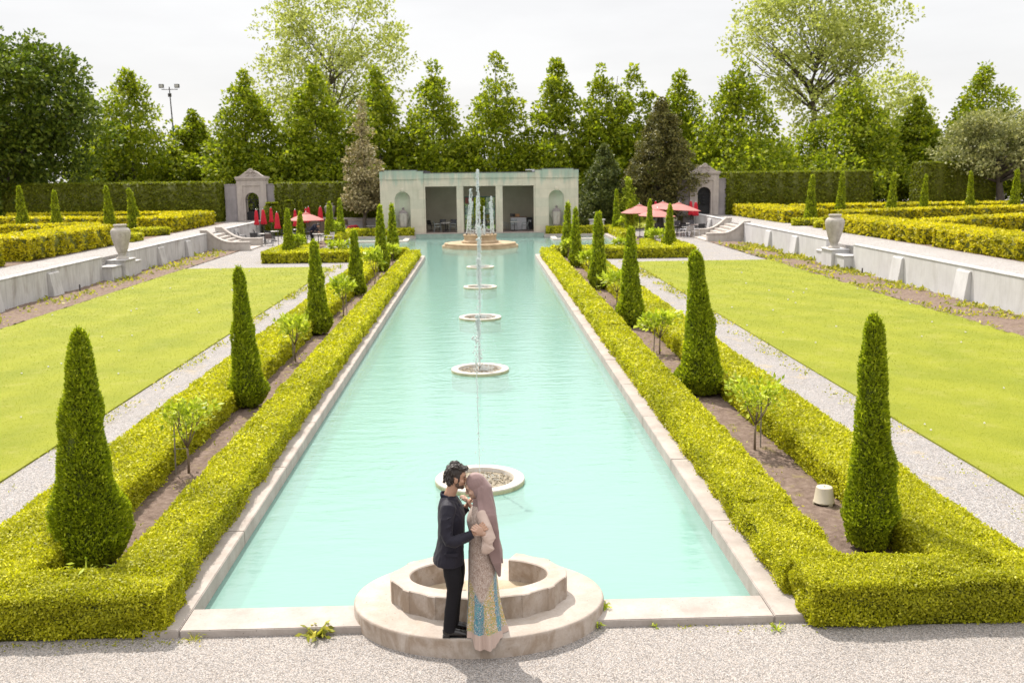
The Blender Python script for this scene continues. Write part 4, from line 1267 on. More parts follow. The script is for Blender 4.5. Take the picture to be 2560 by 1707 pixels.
# ------------------------------------------------------------------ gates
def gate(label, x, y, z, s, see):
    root = empty("garden_gate", (x, y, z), label=label, cat="gate", group="pedimented garden gates")
    b = MB(); b.arch_wall(-1.22, 1.22, 0, 3.38, 0.0, 0.57, 1.80, 0, 0.9)
    b.build("gate_wall", M['gatestone'], root)
    b = MB()   # raised frame around the sunken panel
    b.box(-1.225, -0.74, -0.05, 0.0, 0, 3.36); b.box(0.74, 1.225, -0.05, 0.0, 0, 3.36); b.box(-0.74, 0.74, -0.05, 0, 2.92, 3.36)
    b.build("frame", M['gatestone'], root, bevel=0.01)
    MB().box(-1.28, 1.28, -0.10, 1.0, 3.382, 3.50).box(-1.33, 1.33, -0.15, 1.05, 3.502, 3.68).build("cornice", M['gatestone'], root, bevel=0.02)
    pl = []
    n = 24
    for k in range(n + 1):
        u = -1.25 + 2.5 * k / n
        t = abs(u) / 1.25
        pl.append((u, 3.70 + 0.48 * (0.5 + 0.5 * math.cos(PI * min(1, max(0, (t - 0.16) / 0.74))))))
    poly = [(-1.25, 3.682)] + pl + [(1.25, 3.682)]
    MB().prism(poly, 0.0, 0.5, 'y').build("pediment", M['gatestone'], root, bevel=0.015)
    f = MB()
    for k in range(7):
        a = PI * (k + 0.5) / 7
        f.tube([(0.05 * math.cos(a), 0.0, 4.05), (0.28 * math.cos(a), -0.04, 4.05 + 0.30 * math.sin(a))], [0.03, 0.055], 7)
    f.ell((0, 0, 4.07), (0.12, 0.1, 0.1))
    for sx in (-1, 1):
        pts = [(sx * (0.30 + 0.14 * math.cos(q)), -0.02, 3.92 + 0.14 * math.sin(q)) for q in np.linspace(0, 5.2, 14)]
        f.tube(pts, 0.035, 6)
    f.build("shell_ornament", M['gatestone'], root, loc=(0, -0.02, 0), smooth=True)
    for sx, w in ((-1, 1.05), (1, 0.75)):
        a, c = sorted((sx * 1.23, sx * (1.23 + w)))
        MB().box(a, c, 0.15, 0.6, -0.05, 3.0).box(a, c, 0.10, 0.65, 3.002, 3.07).build("side_wall", M['flankstone'], root, bevel=0.012)
    g = MB()
    for k in range(9):
        u = -0.54 + 1.08 * k / 8
        zt = 1.80 + math.sqrt(max(0, 0.57 ** 2 - u * u)) - 0.02
        g.tube([(u, 0.35, 0.03), (u, 0.35, min(1.78, zt))], 0.024, 6)
    for zz in (0.08, 0.75, 1.78): g.box(-0.56, 0.56, 0.33, 0.37, zz - 0.03, zz + 0.03)
    g.box(-0.56, 0.56, 0.345, 0.355, 0.05, 0.75)
    for rr in (0.54, 0.33):
        g.tube([(rr * math.cos(q), 0.35, 1.80 + rr * math.sin(q)) for q in np.linspace(0, PI, 20)], 0.022, 6)
    for k in range(7):
        a = PI * k / 6
        g.tube([(0.08 * math.cos(a), 0.35, 1.82 + 0.08 * math.sin(a)), (0.54 * math.cos(a), 0.35, 1.8 + 0.54 * math.sin(a))], 0.014, 5)
    for zz in (1.0, 1.25, 1.5):
        g.ell((0, 0.34, zz), (0.10, 0.03, 0.09)); g.tube([(0, 0.35, 0.75), (0, 0.35, 1.8)], 0.03, 6)
    if not see:
        g.box(-0.57, 0.57, 0.42, 0.46, 0.0, 2.36)
    gg = g.build("gate_leaf", M['iron'], root)
    MB().box(-0.7, 0.7, -0.35, 0.9, -0.06, 0.05).build("threshold", M['gatestone'], root, bevel=0.01)
    return root
gate("pedimented stone gate with black iron grille, left of the pavilion", -19.05, 73.0, 1.12, -1, True)
gate("pedimented stone gate with dark closed door, half hidden by the brown juniper", 19.15, 73.4, 1.12, 1, False)

# ------------------------------------------------------------------ pavilion
def pavilion_mat():
    m, nt, b = new_mat("pavilion_limestone")
    v = coords(nt)
    n1 = noise(nt, v, 0.9, 6, 0.6)
    c = ramp(nt, n1, [(0.3, (0.42, 0.395, 0.315)), (0.7, (0.53, 0.49, 0.40))])
    # ashlar courses
    br = N(nt, "ShaderNodeTexBrick"); br.offset = 0.5
    br.inputs["Scale"].default_value = 1.0; br.inputs["Brick Width"].default_value = 1.6; br.inputs["Row Height"].default_value = 0.72
    br.inputs["Mortar Size"].default_value = 0.006; br.inputs["Mortar Smooth"].default_value = 0.2
    br.inputs["Color1"].default_value = (0.90, 0.92, 0.90, 1); br.inputs["Color2"].default_value = (1.07, 1.02, 1.0, 1); br.inputs["Mortar"].default_value = (0.72, 0.72, 0.70, 1)
    vb = coords(nt, rot=(PI / 2, 0, 0))
    nt.links.new(vb, br.inputs["Vector"])
    c = mixc(nt, 0.8, c, br.outputs["Color"], 'MULTIPLY')
    # green copper runs from the parapet
    sp = N(nt, "ShaderNodeSeparateXYZ"); nt.links.new(v, sp.inputs[0])
    vs = coords(nt, (1.0, 1.0, 0.10))
    n2 = noise(nt, vs, 1.7, 6, 0.6, 0.5)
    mr = N(nt, "ShaderNodeMapRange"); nt.links.new(sp.outputs["Z"], mr.inputs[0])
    mr.inputs[1].default_value = 3.2; mr.inputs[2].default_value = 5.2; mr.inputs[3].default_value = -0.22; mr.inputs[4].default_value = 0.27
    ad = N(nt, "ShaderNodeMath", operation='ADD'); nt.links.new(n2, ad.inputs[0]); nt.links.new(mr.outputs[0], ad.inputs[1])
    c = mixc(nt, ramp(nt, ad.outputs[0], [(0.54, 0.0), (0.64, 0.55), (0.76, 0.85)]), c, (0.26, 0.345, 0.285))
    vd = coords(nt, (5.0, 5.0, 0.3))
    n3 = noise(nt, vd, 1.2, 5, 0.6)
    c = mixc(nt, ramp(nt, n3, [(0.54, 0.0), (0.75, 0.45)]), c, (0.26, 0.235, 0.20))
    n4 = noise(nt, v, 30, 4, 0.7)
    c = mixc(nt, 0.5, c, ramp(nt, n4, [(0.3, 0.88), (0.7, 1.08)]), 'MULTIPLY')
    nt.links.new(c, b.inputs["Base Color"]); b.inputs["Roughness"].default_value = 0.85; b.inputs["Specular IOR Level"].default_value = 0.25
    bump(nt, b, n4, 0.25, 0.01)
    return m
M['pav'] = pavilion_mat()
M['niche'] = stone("niche_plaster", (0.42, 0.44, 0.33), (0.50, 0.51, 0.41), (0.46, 0.40, 0.35), 0.5, 1.0, pits=False)
M['pav_in'] = stone("pavilion_interior", (0.36, 0.335, 0.26), (0.44, 0.405, 0.325), None, 0.5, 0.8, pits=False)
M['platform_tile'] = stone("green_grey_tile", (0.20, 0.265, 0.225), (0.28, 0.335, 0.29), None, 0.5, 2.0, pits=False, streak=0.3)
M['platform_floor'] = stone("pavilion_paving", (0.19, 0.14, 0.12), (0.27, 0.215, 0.19), None, 0.5, 2.0, pits=False)
M['teal'] = plain("teal_door_frame", (0.06, 0.16, 0.15), 0.4)
M['roofdark'] = plain("roof_edge_flashing", (0.07, 0.065, 0.075), 0.6)
M['signred'] = plain("faded_red_board", (0.33, 0.10, 0.10), 0.6)
def glass_mat():
    m, nt, b = new_mat("door_glass"); nt.nodes.remove(b)
    g = N(nt, "ShaderNodeBsdfGlossy"); g.inputs["Roughness"].default_value = 0.02
    t = N(nt, "ShaderNodeBsdfTransparent"); t.inputs["Color"].default_value = (0.55, 0.72, 0.68, 1)
    mx = N(nt, "ShaderNodeMixShader"); mx.inputs["Fac"].default_value = 0.15
    nt.links.new(t.outputs[0], mx.inputs[1]); nt.links.new(g.outputs[0], mx.inputs[2])
    nt.links.new(mx.outputs[0], nt.nodes["Material Output"].inputs["Surface"])
    return m
M['glass'] = glass_mat()
def pavilion():
    root = empty("pavilion", (0, 68, 0), label="long pale stone pavilion with three square openings and two arched niches", cat="building")
    D = 5.0
    for s in (-1, 1):
        x0, x1 = sorted((s * 4.44, s * 7.85)); cx = s * 6.10
        b = MB(); b.arch_wall(x0, x1, 0, 4.45, cx, 0.62, 2.88, 0, 0.62, 16)
        b.build("wing_wall", M['pav'], root)
        n = MB(); K = 16
        vs = []
        for k in range(K + 1):
            a = PI * k / K
            for z in (0.0, 2.88): vs.append((cx - 0.62 * math.cos(a), 0.04 + 0.58 * math.sin(a), z))
        n.add(vs, [(2 * k, 2 * k + 2, 2 * k + 3, 2 * k + 1) for k in range(K)])
        vs = []
        for j in range(9):
            e = PI / 2 * j / 8
            for k in range(K + 1):
                a = PI * k / K
                vs.append((cx - 0.62 * math.cos(a) * math.cos(e), 0.04 + 0.58 * math.sin(a) * math.cos(e), 2.88 + 0.62 * math.sin(e)))
        n.add(vs, [(j * 17 + k, j * 17 + k + 1, (j + 1) * 17 + k + 1, (j + 1) * 17 + k) for j in range(8) for k in range(K)])
        n.box(cx - 0.62, cx + 0.62, 0.0, 0.6, 0.0, 0.50)
        n.build("niche", M['niche'], root, smooth=True, angle=40)
        a_, b_ = sorted((s * 4.44, s * 7.85))
        MB().box(a_, b_, 0.63, D, 0, 4.44).build("wing_body", M['pav'], root)
        MB().box(a_ - 0.02, b_ + 0.02, -0.03, D + 0.02, 4.452, 5.08).build("frieze", M['pav'], root, bevel=0.012)
        a2, b2 = sorted((s * 4.95, s * 7.45))
        MB().box(a2, b2, -0.07, 1.5, 4.44, 5.16).build("raised_panel", M['pav'], root, bevel=0.012)
        MB().box(a_ - 0.05, b_ + 0.05, -0.05, D + 0.05, 5.082, 5.115).box(a2 - 0.03, b2 + 0.03, -0.10, 1.53, 5.162, 5.195).build("parapet_cap", M['roofdark'], root)
        MB().ell((cx, -0.02, 3.62), (0.16, 0.06, 0.17)).build("keystone", M['pav'], root, smooth=True)
        a3, b3 = sorted((s * 4.30, s * 4.438))
        MB().box(a3, b3, 0.06, 0.6, 0.18, 3.868).build("end_pier", M['pav'], root)
        a4, b4 = sorted((s * 1.28, s * 1.83))
        MB().box(a4, b4, 0.06, 0.62, 0.18, 3.868).build("pillar", M['pav'], root, bevel=0.02)
    MB().box(-4.438, 4.438, 0.06, 0.62, 3.87, 4.45).build("lintel", M['pav'], root)
    MB().box(-4.438, 4.438, 0.02, 0.62, 4.452, 4.50).box(-4.438, 4.438, 0.05, 0.62, 4.502, 4.90).build("cornice", M['pav'], root, bevel=0.01)
    MB().box(-4.438, 4.438, 0.03, D, 4.902, 4.945).build("roof", M['roofdark'], root)
    MB().box(-4.438, 4.438, 0.621, D, 4.2, 4.90).build("ceiling", M['pav_in'], root)
    w = MB()
    w.box(-4.438, -1.30, 4.5, 4.9, 0.18, 4.2); w.box(1.30, 4.438, 4.5, 4.9, 0.18, 4.2); w.box(-1.30, 1.30, 4.5, 4.9, 2.95, 4.2)
    w.build("back_wall", M['pav_in'], root)
    fr = MB()
    for x in (-1.29, -0.55, 0.45, 1.23): fr.box(x, x + 0.06, 4.6, 4.66, 0.18, 2.95)
    for x0, x1 in ((-1.23, -0.55), (0.51, 1.23)):
        for z in (0.2, 0.62, 1.04, 1.46, 1.88, 2.30): fr.box(x0, x1, 4.61, 4.65, z, z + 0.05)
    fr.box(-1.23, 1.23, 4.6, 4.66, 2.86, 2.95)
    d = fr.build("glazed_door", M['teal'], root)
    MB().box(-1.22, -0.56, 4.625, 4.632, 0.2, 2.3).box(0.52, 1.22, 4.625, 4.632, 0.2, 2.86).build("pane", M['glass'], d)
    MB().box(-1.22, -0.56, 4.60, 4.63, 2.36, 2.86).build("sign_board", M['signred'], root)
    MB().box(-4.9, 4.9, -0.98, 4.6, -0.1, 0.215).build("platform", M['platform_floor'], root)
    MB().box(-5.04, 5.04, -1.06, -0.985, -0.53, 0.20).box(-5.02, -4.905, -0.98, -0.1, -0.1, 0.2).box(4.905, 5.02, -0.98, -0.1, -0.1, 0.2).build("platform_face", M['platform_tile'], root)
    MB().box(-5.06, 5.06, -1.09, -0.55, 0.203, 0.235).build("platform_edge", M['coping'], root, bevel=0.008)
    MB().box(4.2, 4.42, 0.4, 0.7, 4.95, 5.12).box(3.7, 4.2, 0.35, 0.75, 5.06, 5.12).build("roof_vent", M['white'], root)
    MB().box(-4.40, -3.9, 0.3, 0.7, 4.95, 5.06).build("roof_vent", M['roofdark'], root)
pavilion()
def lidded_urn(label, x):
    root = empty("lidded_urn", (x, 68.16, 0.50), label=label, cat="urn", group="lidded urns in the pavilion niches")
    MB().lathe([(0.27, 0), (0.27, 0.08), (0.20, 0.14), (0.22, 0.22), (0.27, 0.26), (0.30, 0.5), (0.33, 0.85), (0.35, 1.15), (0.37, 1.22), (0.37, 1.30), (0.30, 1.31)], 8).build("body", M['urn'], root, smooth=True, angle=20)
    MB().lathe([(0.36, 1.315), (0.33, 1.38), (0.22, 1.50), (0.12, 1.56), (0.08, 1.60), (0.11, 1.68), (0.07, 1.75), (0.001, 1.78)], 16).build("lid", M['urn_dark'], root, smooth=True, angle=40)
    for s in (-1, 1):
        MB().tube([(s * 0.36, 0, 1.15), (s * 0.44, 0, 1.05), (s * 0.40, 0, 0.9), (s * 0.33, 0, 0.84)], 0.035, 6).build("handle", M['urn'], root, smooth=True)
lidded_urn("lidded stone urn in the left arched niche of the pavilion", -6.08)
lidded_urn("lidded stone urn in the right arched niche of the pavilion", 6.12)

# ------------------------------------------------------------------ cafe furniture
def make_chair(name, label, metal, cloth, group):
    t = empty(name, label=label, cat="chair", group=group)
    MB().box(-0.24, 0.24, -0.22, 0.24, 0.42, 0.455).build("seat", M[cloth], t, bevel=0.008)
    MB().add([(-0.23, -0.24, 0.50), (0.23, -0.24, 0.50), (0.23, -0.33, 0.88), (-0.23, -0.33, 0.88), (-0.23, -0.27, 0.50), (0.23, -0.27, 0.50), (0.23, -0.36, 0.88), (-0.23, -0.36, 0.88)],
             [(0, 1, 2, 3), (7, 6, 5, 4), (0, 4, 5, 1), (1, 5, 6, 2), (2, 6, 7, 3), (3, 7, 4, 0)]).build("backrest", M[cloth], t)
    for sx in (-1, 1):
        MB().tube([(sx * 0.26, 0.25, 0), (sx * 0.26, 0.22, 0.45), (sx * 0.26, 0.20, 0.62)], 0.016, 6).build("leg", M[metal], t)
        MB().tube([(sx * 0.25, -0.32, 0), (sx * 0.25, -0.24, 0.45), (sx * 0.245, -0.35, 0.90)], 0.016, 6).build("leg", M[metal], t)
        MB().tube([(sx * 0.26, 0.21, 0.60), (sx * 0.26, 0.15, 0.655), (sx * 0.26, -0.05, 0.66), (sx * 0.255, -0.28, 0.63)], 0.018, 6).build("armrest", M[metal], t)
    return t
def make_table(name, label, top, metal, group, r=0.42):
    t = empty(name, label=label, cat="table", group=group)
    MB().lathe([(r - 0.01, 0.715), (r, 0.72), (r, 0.74), (r - 0.01, 0.745)], 28).build("tabletop", M[top], t)
    MB().tube([(0, 0, 0.02), (0, 0, 0.714)], 0.032, 8).build("pedestal", M[metal], t)
    b = MB()
    for k in range(4):
        a = PI / 4 + k * PI / 2
        b.tube([(0, 0, 0.06), (0.28 * math.cos(a), 0.28 * math.sin(a), 0.02)], 0.022, 6)
    b.build("base", M[metal], t)
    return t
CH = "cafe chairs"
dark = make_chair("cafe_chair", "dark chair against the left retaining wall, beyond the left stairs", 'chairmetal', 'chairmetal', CH)
dark.location = (-17.15, 61.2, 0); dark.rotation_euler = (0, 0, -1.4)
for x, y, rz, lb in [
        (-16.2, 60.6, 0.1, "dark slatted chair left of the nearest closed left umbrella, seen from behind"),
        (-15.5, 62.6, -0.3, "dark chair under the second closed left umbrella, facing away"),
        (-16.7, 64.2, -1.2, "dark chair by the left retaining wall behind the slatted chair"),
        (-14.6, 64.8, 2.6, "dark chair at the farther left table, facing the pool"),
        (-15.2, 66.8, 3.0, "dark chair in the back row of the left cafe terrace"),
        (-13.9, 63.0, 1.7, "dark chair beside the cypress on the left cafe terrace"),
        (-13.6, 68.0, 0.6, "dark chair behind the waiter at the low grey wall"),
        (15.8, 66.4, 0.2, "dark chair at the right cafe terrace, second row, under the open umbrella"),
        (16.9, 64.6, 0.1, "dark slatted chair nearest the right stairs, seen from behind"),
        (17.6, 66.9, 1.3, "dark chair against the right retaining wall"),
        (16.0, 68.9, 3.0, "dark chair in the back row of the right cafe terrace, left one"),
        (17.2, 69.6, 2.8, "dark chair in the back row of the right cafe terrace, right one"),
        (15.2, 63.2, 0.4, "dark chair behind the near cypress of the right cafe terrace"),
        (14.0, 66.2, -0.6, "dark chair between the right umbrella poles"),
        (18.0, 64.6, 1.4, "dark chair close to the curved end of the right stairs")]:
    copy_tree(dark, (x, y, 0), rz, label=lb)
wick = make_chair("cafe_chair", "brown backed chair facing away beside the nearest closed left umbrella", 'chairmetal', 'brownsling', CH)
wick.location = (-14.95, 59.6, 0); wick.rotation_euler = (0, 0, 0.1)
for x, y, rz, lb in [(14.2, 62.9, 0.2, "brown wicker chair beside the near cypress of the right cafe terrace"),
                     (12.4, 58.2, 0.1, "brown wicker chair behind the right cross hedge, left of the slim cypress"),
                     (-12.0, 62.4, 0.2, "pale brown chair back behind the waiter's table")]:
    copy_tree(wick, (x, y, 0), rz, label=lb)
whitech = make_chair("cafe_chair", "white framed armchair standing alone at the corner of the left pool arm", 'white', 'sling', CH)
whitech.location = (-10.7, 59.3, 0); whitech.rotation_euler = (0, 0, 2.3)
for x, y, rz, lb in [(15.0, 61.5, 0.9, "light metal chair on the right cafe terrace in front of the dark chairs"),
                     (15.9, 62.0, -1.0, "light metal chair across from the other light chair on the right cafe terrace")]:
    copy_tree(whitech, (x, y, 0), rz, label=lb)
grey = make_chair("cafe_chair", "grey armchair left of the front table in the left pavilion bay", 'chairgrey', 'chairgrey', CH)
grey.location = (-3.40, 68.95, 0.235); grey.rotation_euler = (0, 0, -1.45)
for x, y, rz, lb in [(-2.18, 69.0, 1.45, "grey armchair right of the front table in the left pavilion bay"),
                     (2.02, 69.6, -1.3, "grey armchair against the pillar in the right pavilion bay"),
                     (2.75, 69.9, 3.1, "grey armchair behind the small table in the right pavilion bay"),
                     (3.62, 69.3, 1.4, "grey armchair in front of the white counter in the right pavilion bay")]:
    copy_tree(grey, (x, y, 0.235), rz, label=lb)
for x, y, rz, lb in [(-4.0, 70.9, -0.8, "black chair at the left wall inside the left pavilion bay"),
                     (-3.1, 71.3, 3.1, "black chair behind the front table in the left pavilion bay, left one"),
                     (-2.2, 71.3, 3.1, "black chair behind the front table in the left pavilion bay, right one"),
                     (-0.4, 70.6, 2.5, "black chair in the middle pavilion bay behind the fountain jets, left one"),
                     (0.5, 70.6, -2.5, "black chair in the middle pavilion bay behind the fountain jets, right one")]:
    copy_tree(dark, (x, y, 0.235), rz, label=lb)
TB = "cafe tables"
tb = make_table("cafe_table", "round pale table left of the nearest closed left umbrella", 'tabletop', 'chairmetal', TB)
tb.location = (-15.7, 61.6, 0)
for x, y, z, lb in [(-15.6, 64.4, 0, "round pale table under the second closed left umbrella"),
                    (-14.3, 66.6, 0, "round pale table in the back row of the left cafe terrace"),
                    (-11.6, 60.4, 0, "round table the bending waiter leans over"),
                    (16.3, 67.6, 0, "round pale table under the farthest open right umbrella"),
                    (16.8, 65.7, 0, "round pale table before the closed right umbrellas"),
                    (15.5, 62.8, 0, "round pale table between the two light chairs"),
                    (13.2, 66.0, 0, "round pale table under the leftmost open right umbrella"),
                    (-2.78, 68.8, 0.235, "small table between two grey armchairs in the left pavilion bay"),
                    (2.78, 69.1, 0.235, "small table in front of the white counter in the right pavilion bay"),
                    (-2.7, 70.9, 0.235, "table among black chairs at the back of the left pavilion bay"),
                    (-8.9, 70.2, 0, "pale table beside the pavilion's left wing and the brown spruce")]:
    copy_tree(tb, (x, y, z), 0.3, label=lb)
tb2 = make_table("cafe_table", "dark table covered by a red cloth in front of the low grey wall", 'chairmetal', 'chairmetal', TB, 0.45)
tb2.location = (-10.3, 70.0, 0)
c = MB()
r_ = np.random.default_rng(3)
K = 9
for i in range(K):
    for j in range(K):
        u, v = i / (K - 1) - 0.5, j / (K - 1) - 0.5
        d = max(0, math.hypot(u, v) - 0.36)
        c.v.append((-10.3 + u * 1.0, 70.0 + v * 0.9, 0.76 + 0.07 * math.sin(9 * u + 3 * v) * math.cos(7 * v) + r_.uniform(0, 0.05) - d * 1.1))
for i in range(K - 1):
    for j in range(K - 1):
        c.f.append([i * K + j, (i + 1) * K + j, (i + 1) * K + j + 1, i * K + j + 1]); c.m.append(0)
o = c.build("tablecloth", M['red'], smooth=True); md = o.modifiers.new("s", 'SOLIDIFY'); md.thickness = 0.012
tag(o, "crumpled red cloth heaped on the dark table by the low grey wall", "tablecloth")

def closed_umbrella(label, x, y, h=2.45, seed=0, tilt=(0, 0), fat=1.0):
    rd = random.Random(seed)
    t = empty("closed_umbrella", (x, y, 0), rd.uniform(0, 6), label=label, cat="umbrella", group="closed red umbrellas")
    t.rotation_euler[0] = tilt[0]; t.rotation_euler[1] = tilt[1]
    MB().tube([(0, 0, 0.04), (0, 0, h - 0.03)], 0.022, 8).build("pole", M['chairmetal'], t)
    MB().lathe([(0.25, 0), (0.25, 0.04), (0.10, 0.06), (0.04, 0.10)], 20).build("base", M['chairmetal'], t)
    ph = rd.uniform(0, 6)
    z0 = h - 1.22 * rd.uniform(0.95, 1.05)
    prof = [(0.15, z0), (0.19, z0 + 0.05), (0.165, z0 + 0.28), (0.135, z0 + 0.6), (0.10, z0 + 0.95), (0.078, h - 0.13), (0.03, h - 0.09)]
    pinch = rd.uniform(0.75, 1.0)
    prof = [(r * fat * (pinch if 0.2 < z - z0 < 0.5 else 1), z) for r, z in prof]
    MB().lathe(prof, 40, mod=lambda a, z: 1 + 0.17 * math.sin(8 * a + ph) * min(1, max(0.15, (h - z) / 0.8))).build("canopy", M['red'], t, smooth=True)
    MB().lathe([(0.105, h - 0.28), (0.08, h - 0.12), (0.02, h - 0.08)], 16, mod=lambda a, z: 1 + 0.1 * math.sin(8 * a + ph)).build("vent_cap", M['red'], t, smooth=True)
    MB().lathe([(0.012, h - 0.09), (0.035, h - 0.05), (0.03, h - 0.02), (0.001, h)], 10).build("finial", M['silver'], t, smooth=True)
for i, (x, y, lb, ft) in enumerate([
        (-16.5, 62.9, "closed red umbrella leftmost of all, by the left stairs", 1.0),
        (-16.2, 64.0, "second closed red umbrella from left, with a broad skirt", 1.15),
        (-16.4, 67.6, "closed red umbrella in front of the round clipped bush, tied at its waist", 0.9),
        (-13.9, 57.7, "nearest closed red umbrella on the left terrace, left of the cypress", 1.1),
        (-13.55, 62.3, "closed red umbrella between the two near cypresses of the left side bed", 1.0),
        (-13.3, 65.6, "closed red umbrella peeping over the pink umbrella, mostly hidden by the cypress", 0.95),
        (-13.6, 68.6, "narrow closed red umbrella behind the open pink umbrella", 0.9),
        (-12.8, 68.9, "closed red umbrella right behind the waiter, with a wide flounced skirt", 1.25),
        (14.0, 70.6, "left one of two closed red umbrellas between the right cypress and open umbrellas", 0.9),
        (14.6, 71.2, "right one of two closed red umbrellas behind the open right umbrellas", 0.95),
        (17.6, 71.4, "closed red umbrella left of a pair in front of the right gate", 1.1),
        (17.45, 68.7, "closed red umbrella right of a pair in front of the right gate", 1.15)]):
    closed_umbrella(lb, x, y, 2.46, 40 + i, (random.uniform(-0.02, 0.02), random.uniform(-0.02, 0.02)), ft)
def open_umbrella(label, x, y, R, zt, zr, rot, tilt=(0, 0)):
    t = empty("open_umbrella", (x, y, 0), rot, label=label, cat="umbrella", group="open red umbrellas")
    t.rotation_euler[0], t.rotation_euler[1] = tilt
    MB().tube([(0, 0, 0.04), (0, 0, zt - 0.02)], 0.022, 8).build("pole", M['chairmetal'], t)
    MB().lathe([(0.25, 0), (0.25, 0.04), (0.10, 0.06), (0.04, 0.10)], 20).build("base", M['chairmetal'], t)
    def panels(R0, z0, R1, z1, sag, lip):
        b = MB(); n = 8; m = 6
        vs = []
        for k in range(n * m):
            a = 2 * PI * k / (n * m)
            u = (k % m) / m
            cut = math.cos(PI / n) / math.cos((u - 0.5) * 2 * PI / n)
            for j in range(7):
                q = j / 6
                rr = (R0 + (R1 - R0) * q) * (1 - (1 - cut) * q)
                z = z0 + (z1 - z0) * q ** 1.08 + sag * math.sin(PI * q) * (1 - math.sin(PI * u) * 0.6)
                vs.append((rr * math.cos(a), rr * math.sin(a), z))
            rr = R1 * cut
            vs.append((rr * math.cos(a), rr * math.sin(a), z1 - lip))
        fs = []
        N_ = n * m
        for k in range(N_):
            for j in range(7):
                fs.append((k * 8 + j, k * 8 + j + 1, ((k + 1) % N_) * 8 + j + 1, ((k + 1) % N_) * 8 + j))
        return b.add(vs, fs)
    panels(0.13, zt - 0.10, R, zr, 0.02, 0.03).build("canopy", M['canopy'], t, smooth=True, angle=30)
    panels(0.02, zt - 0.02, 0.24, zt - 0.09, 0.0, 0.02).build("vent_cap", M['canopy'], t, smooth=True, angle=30)
    for k in range(8):
        a = 2 * PI * k / 8
        MB().tube([(0.03 * math.cos(a), 0.03 * math.sin(a), zt - 0.12), (R * 0.98 * math.cos(a), R * 0.98 * math.sin(a), zr - 0.012)], 0.010, 5).build("rib", M['chairmetal'], t)
    MB().lathe([(0.012, zt - 0.02), (0.04, zt + 0.02), (0.035, zt + 0.05), (0.001, zt + 0.08)], 10).build("finial", M['silver'], t, smooth=True)
open_umbrella("open pink umbrella on the left cafe terrace above the waiter", -11.95, 57.8, 1.22, 2.38, 1.86, 0.2)
open_umbrella("leftmost open pink umbrella of the right cafe terrace, half behind a slim cypress", 12.0, 63.1, 1.45, 2.46, 1.88, 0.1, (0.02, -0.03))
open_umbrella("nearest open pink umbrella of the right terrace, lowest rim of the cluster", 12.4, 58.6, 1.35, 2.30, 1.80, 0.35, (0.03, 0.02))
open_umbrella("open pink umbrella in the back middle of the right terrace cluster", 14.4, 66.9, 1.75, 2.52, 1.95, 0.0, (0.02, 0.0))
open_umbrella("rightmost open pink umbrella with the highest silver knob", 15.2, 65.2, 1.80, 2.50, 1.92, 0.25, (0.0, 0.06))

# counter and things in the right pavilion bay
t = empty("bar_counter", (3.2, 71.3, 0.216), label="white counter with brown top in the right pavilion bay", cat="counter")
MB().box(-0.66, 0.62, -0.3, 0.3, 0, 1.02).build("body", M['white'], t, bevel=0.01)
MB().box(-0.72, 0.68, -0.36, 0.36, 1.022, 1.07).build("worktop", plain("brown_worktop", (0.20, 0.12, 0.075), 0.5), t, bevel=0.008)
t = empty("fridge", (4.1, 71.6, 0.216), label="black cooler right of the white counter with a white notice", cat="cooler")
MB().box(-0.21, 0.25, -0.3, 0.3, 0, 0.98).build("body", M['iron'], t, bevel=0.015)
MB().box(0.02, 0.14, -0.306, -0.302, 0.62, 0.78).build("notice", M['white'], t)
t = empty("wooden_box", (3.1, 71.25, 1.287), label="small orange wooden box on the white counter", cat="box")
MB().box(-0.18, 0.18, -0.12, 0.12, 0, 0.22).build("box", plain("orange_wood", (0.36, 0.19, 0.085), 0.6), t, bevel=0.008)
t = empty("coffee_machine", (2.72, 71.3, 1.287), label="dark coffee machine left of the box on the counter", cat="machine")
MB().box(-0.22, 0.0, -0.12, 0.12, 0, 0.26).tube([(0.1, 0, 0), (0.1, 0, 0.24)], 0.10, 14).build("body", M['pole_dark'], t, bevel=0.01)

# low walls and planting left of the pavilion
t = empty("planter_wall", (-13.5, 71.9, 0), label="slatted brown retaining wall with pale rail under the left tall hedge", cat="wall")
b = MB()
for k in range(62):
    x = -3.9 + k * 0.142
    zt = 1.40 - 0.012 * k * 0.45
    b.box(x, x + 0.115, 0.0, 0.05, 0, zt)
b.build("slats", M['dark_wood'], t)
MB().add([(-4.4, -0.12, 1.42), (5.0, -0.12, 1.12), (5.0, 0.4, 1.12), (-4.4, 0.4, 1.42), (-4.4, -0.12, 1.56), (5.0, -0.12, 1.26), (5.0, 0.4, 1.26), (-4.4, 0.4, 1.56)], [(0, 3, 2, 1), (4, 5, 6, 7), (0, 1, 5, 4), (1, 2, 6, 5), (2, 3, 7, 6), (3, 0, 4, 7)]).build("rail", M['gatestone'], t)
MB().box(-4.4, 5.0, 0.06, 2.0, -0.05, 1.1).build("bank", M['soil'], t)
t = empty("low_wall", (-10.0, 71.3, 0), label="low grey rendered wall behind the red cloth table, left of the pavilion", cat="wall")
MB().box(-0.9, 1.4, 0, 0.35, -0.05, 1.12).build("wall", M['greywall'], t, bevel=0.015); MB().box(-0.95, 1.45, -0.04, 0.39, 1.122, 1.18).build("cap", M['gatestone'], t, bevel=0.01)
t = empty("low_wall", (-11.7, 70.9, 0), label="lower grey wall step left of the red cloth table", cat="wall")
MB().box(-0.8, 0.78, 0, 0.35, -0.05, 0.72).build("wall", M['greywall'], t, bevel=0.015); MB().box(-0.85, 0.8, -0.04, 0.39, 0.722, 0.77).build("cap", M['gatestone'], t, bevel=0.01)
urn("dark grey stone urn behind the left side bed cypresses", -12.35, 71.3, 0.95, 1.62, 'urn_dark')
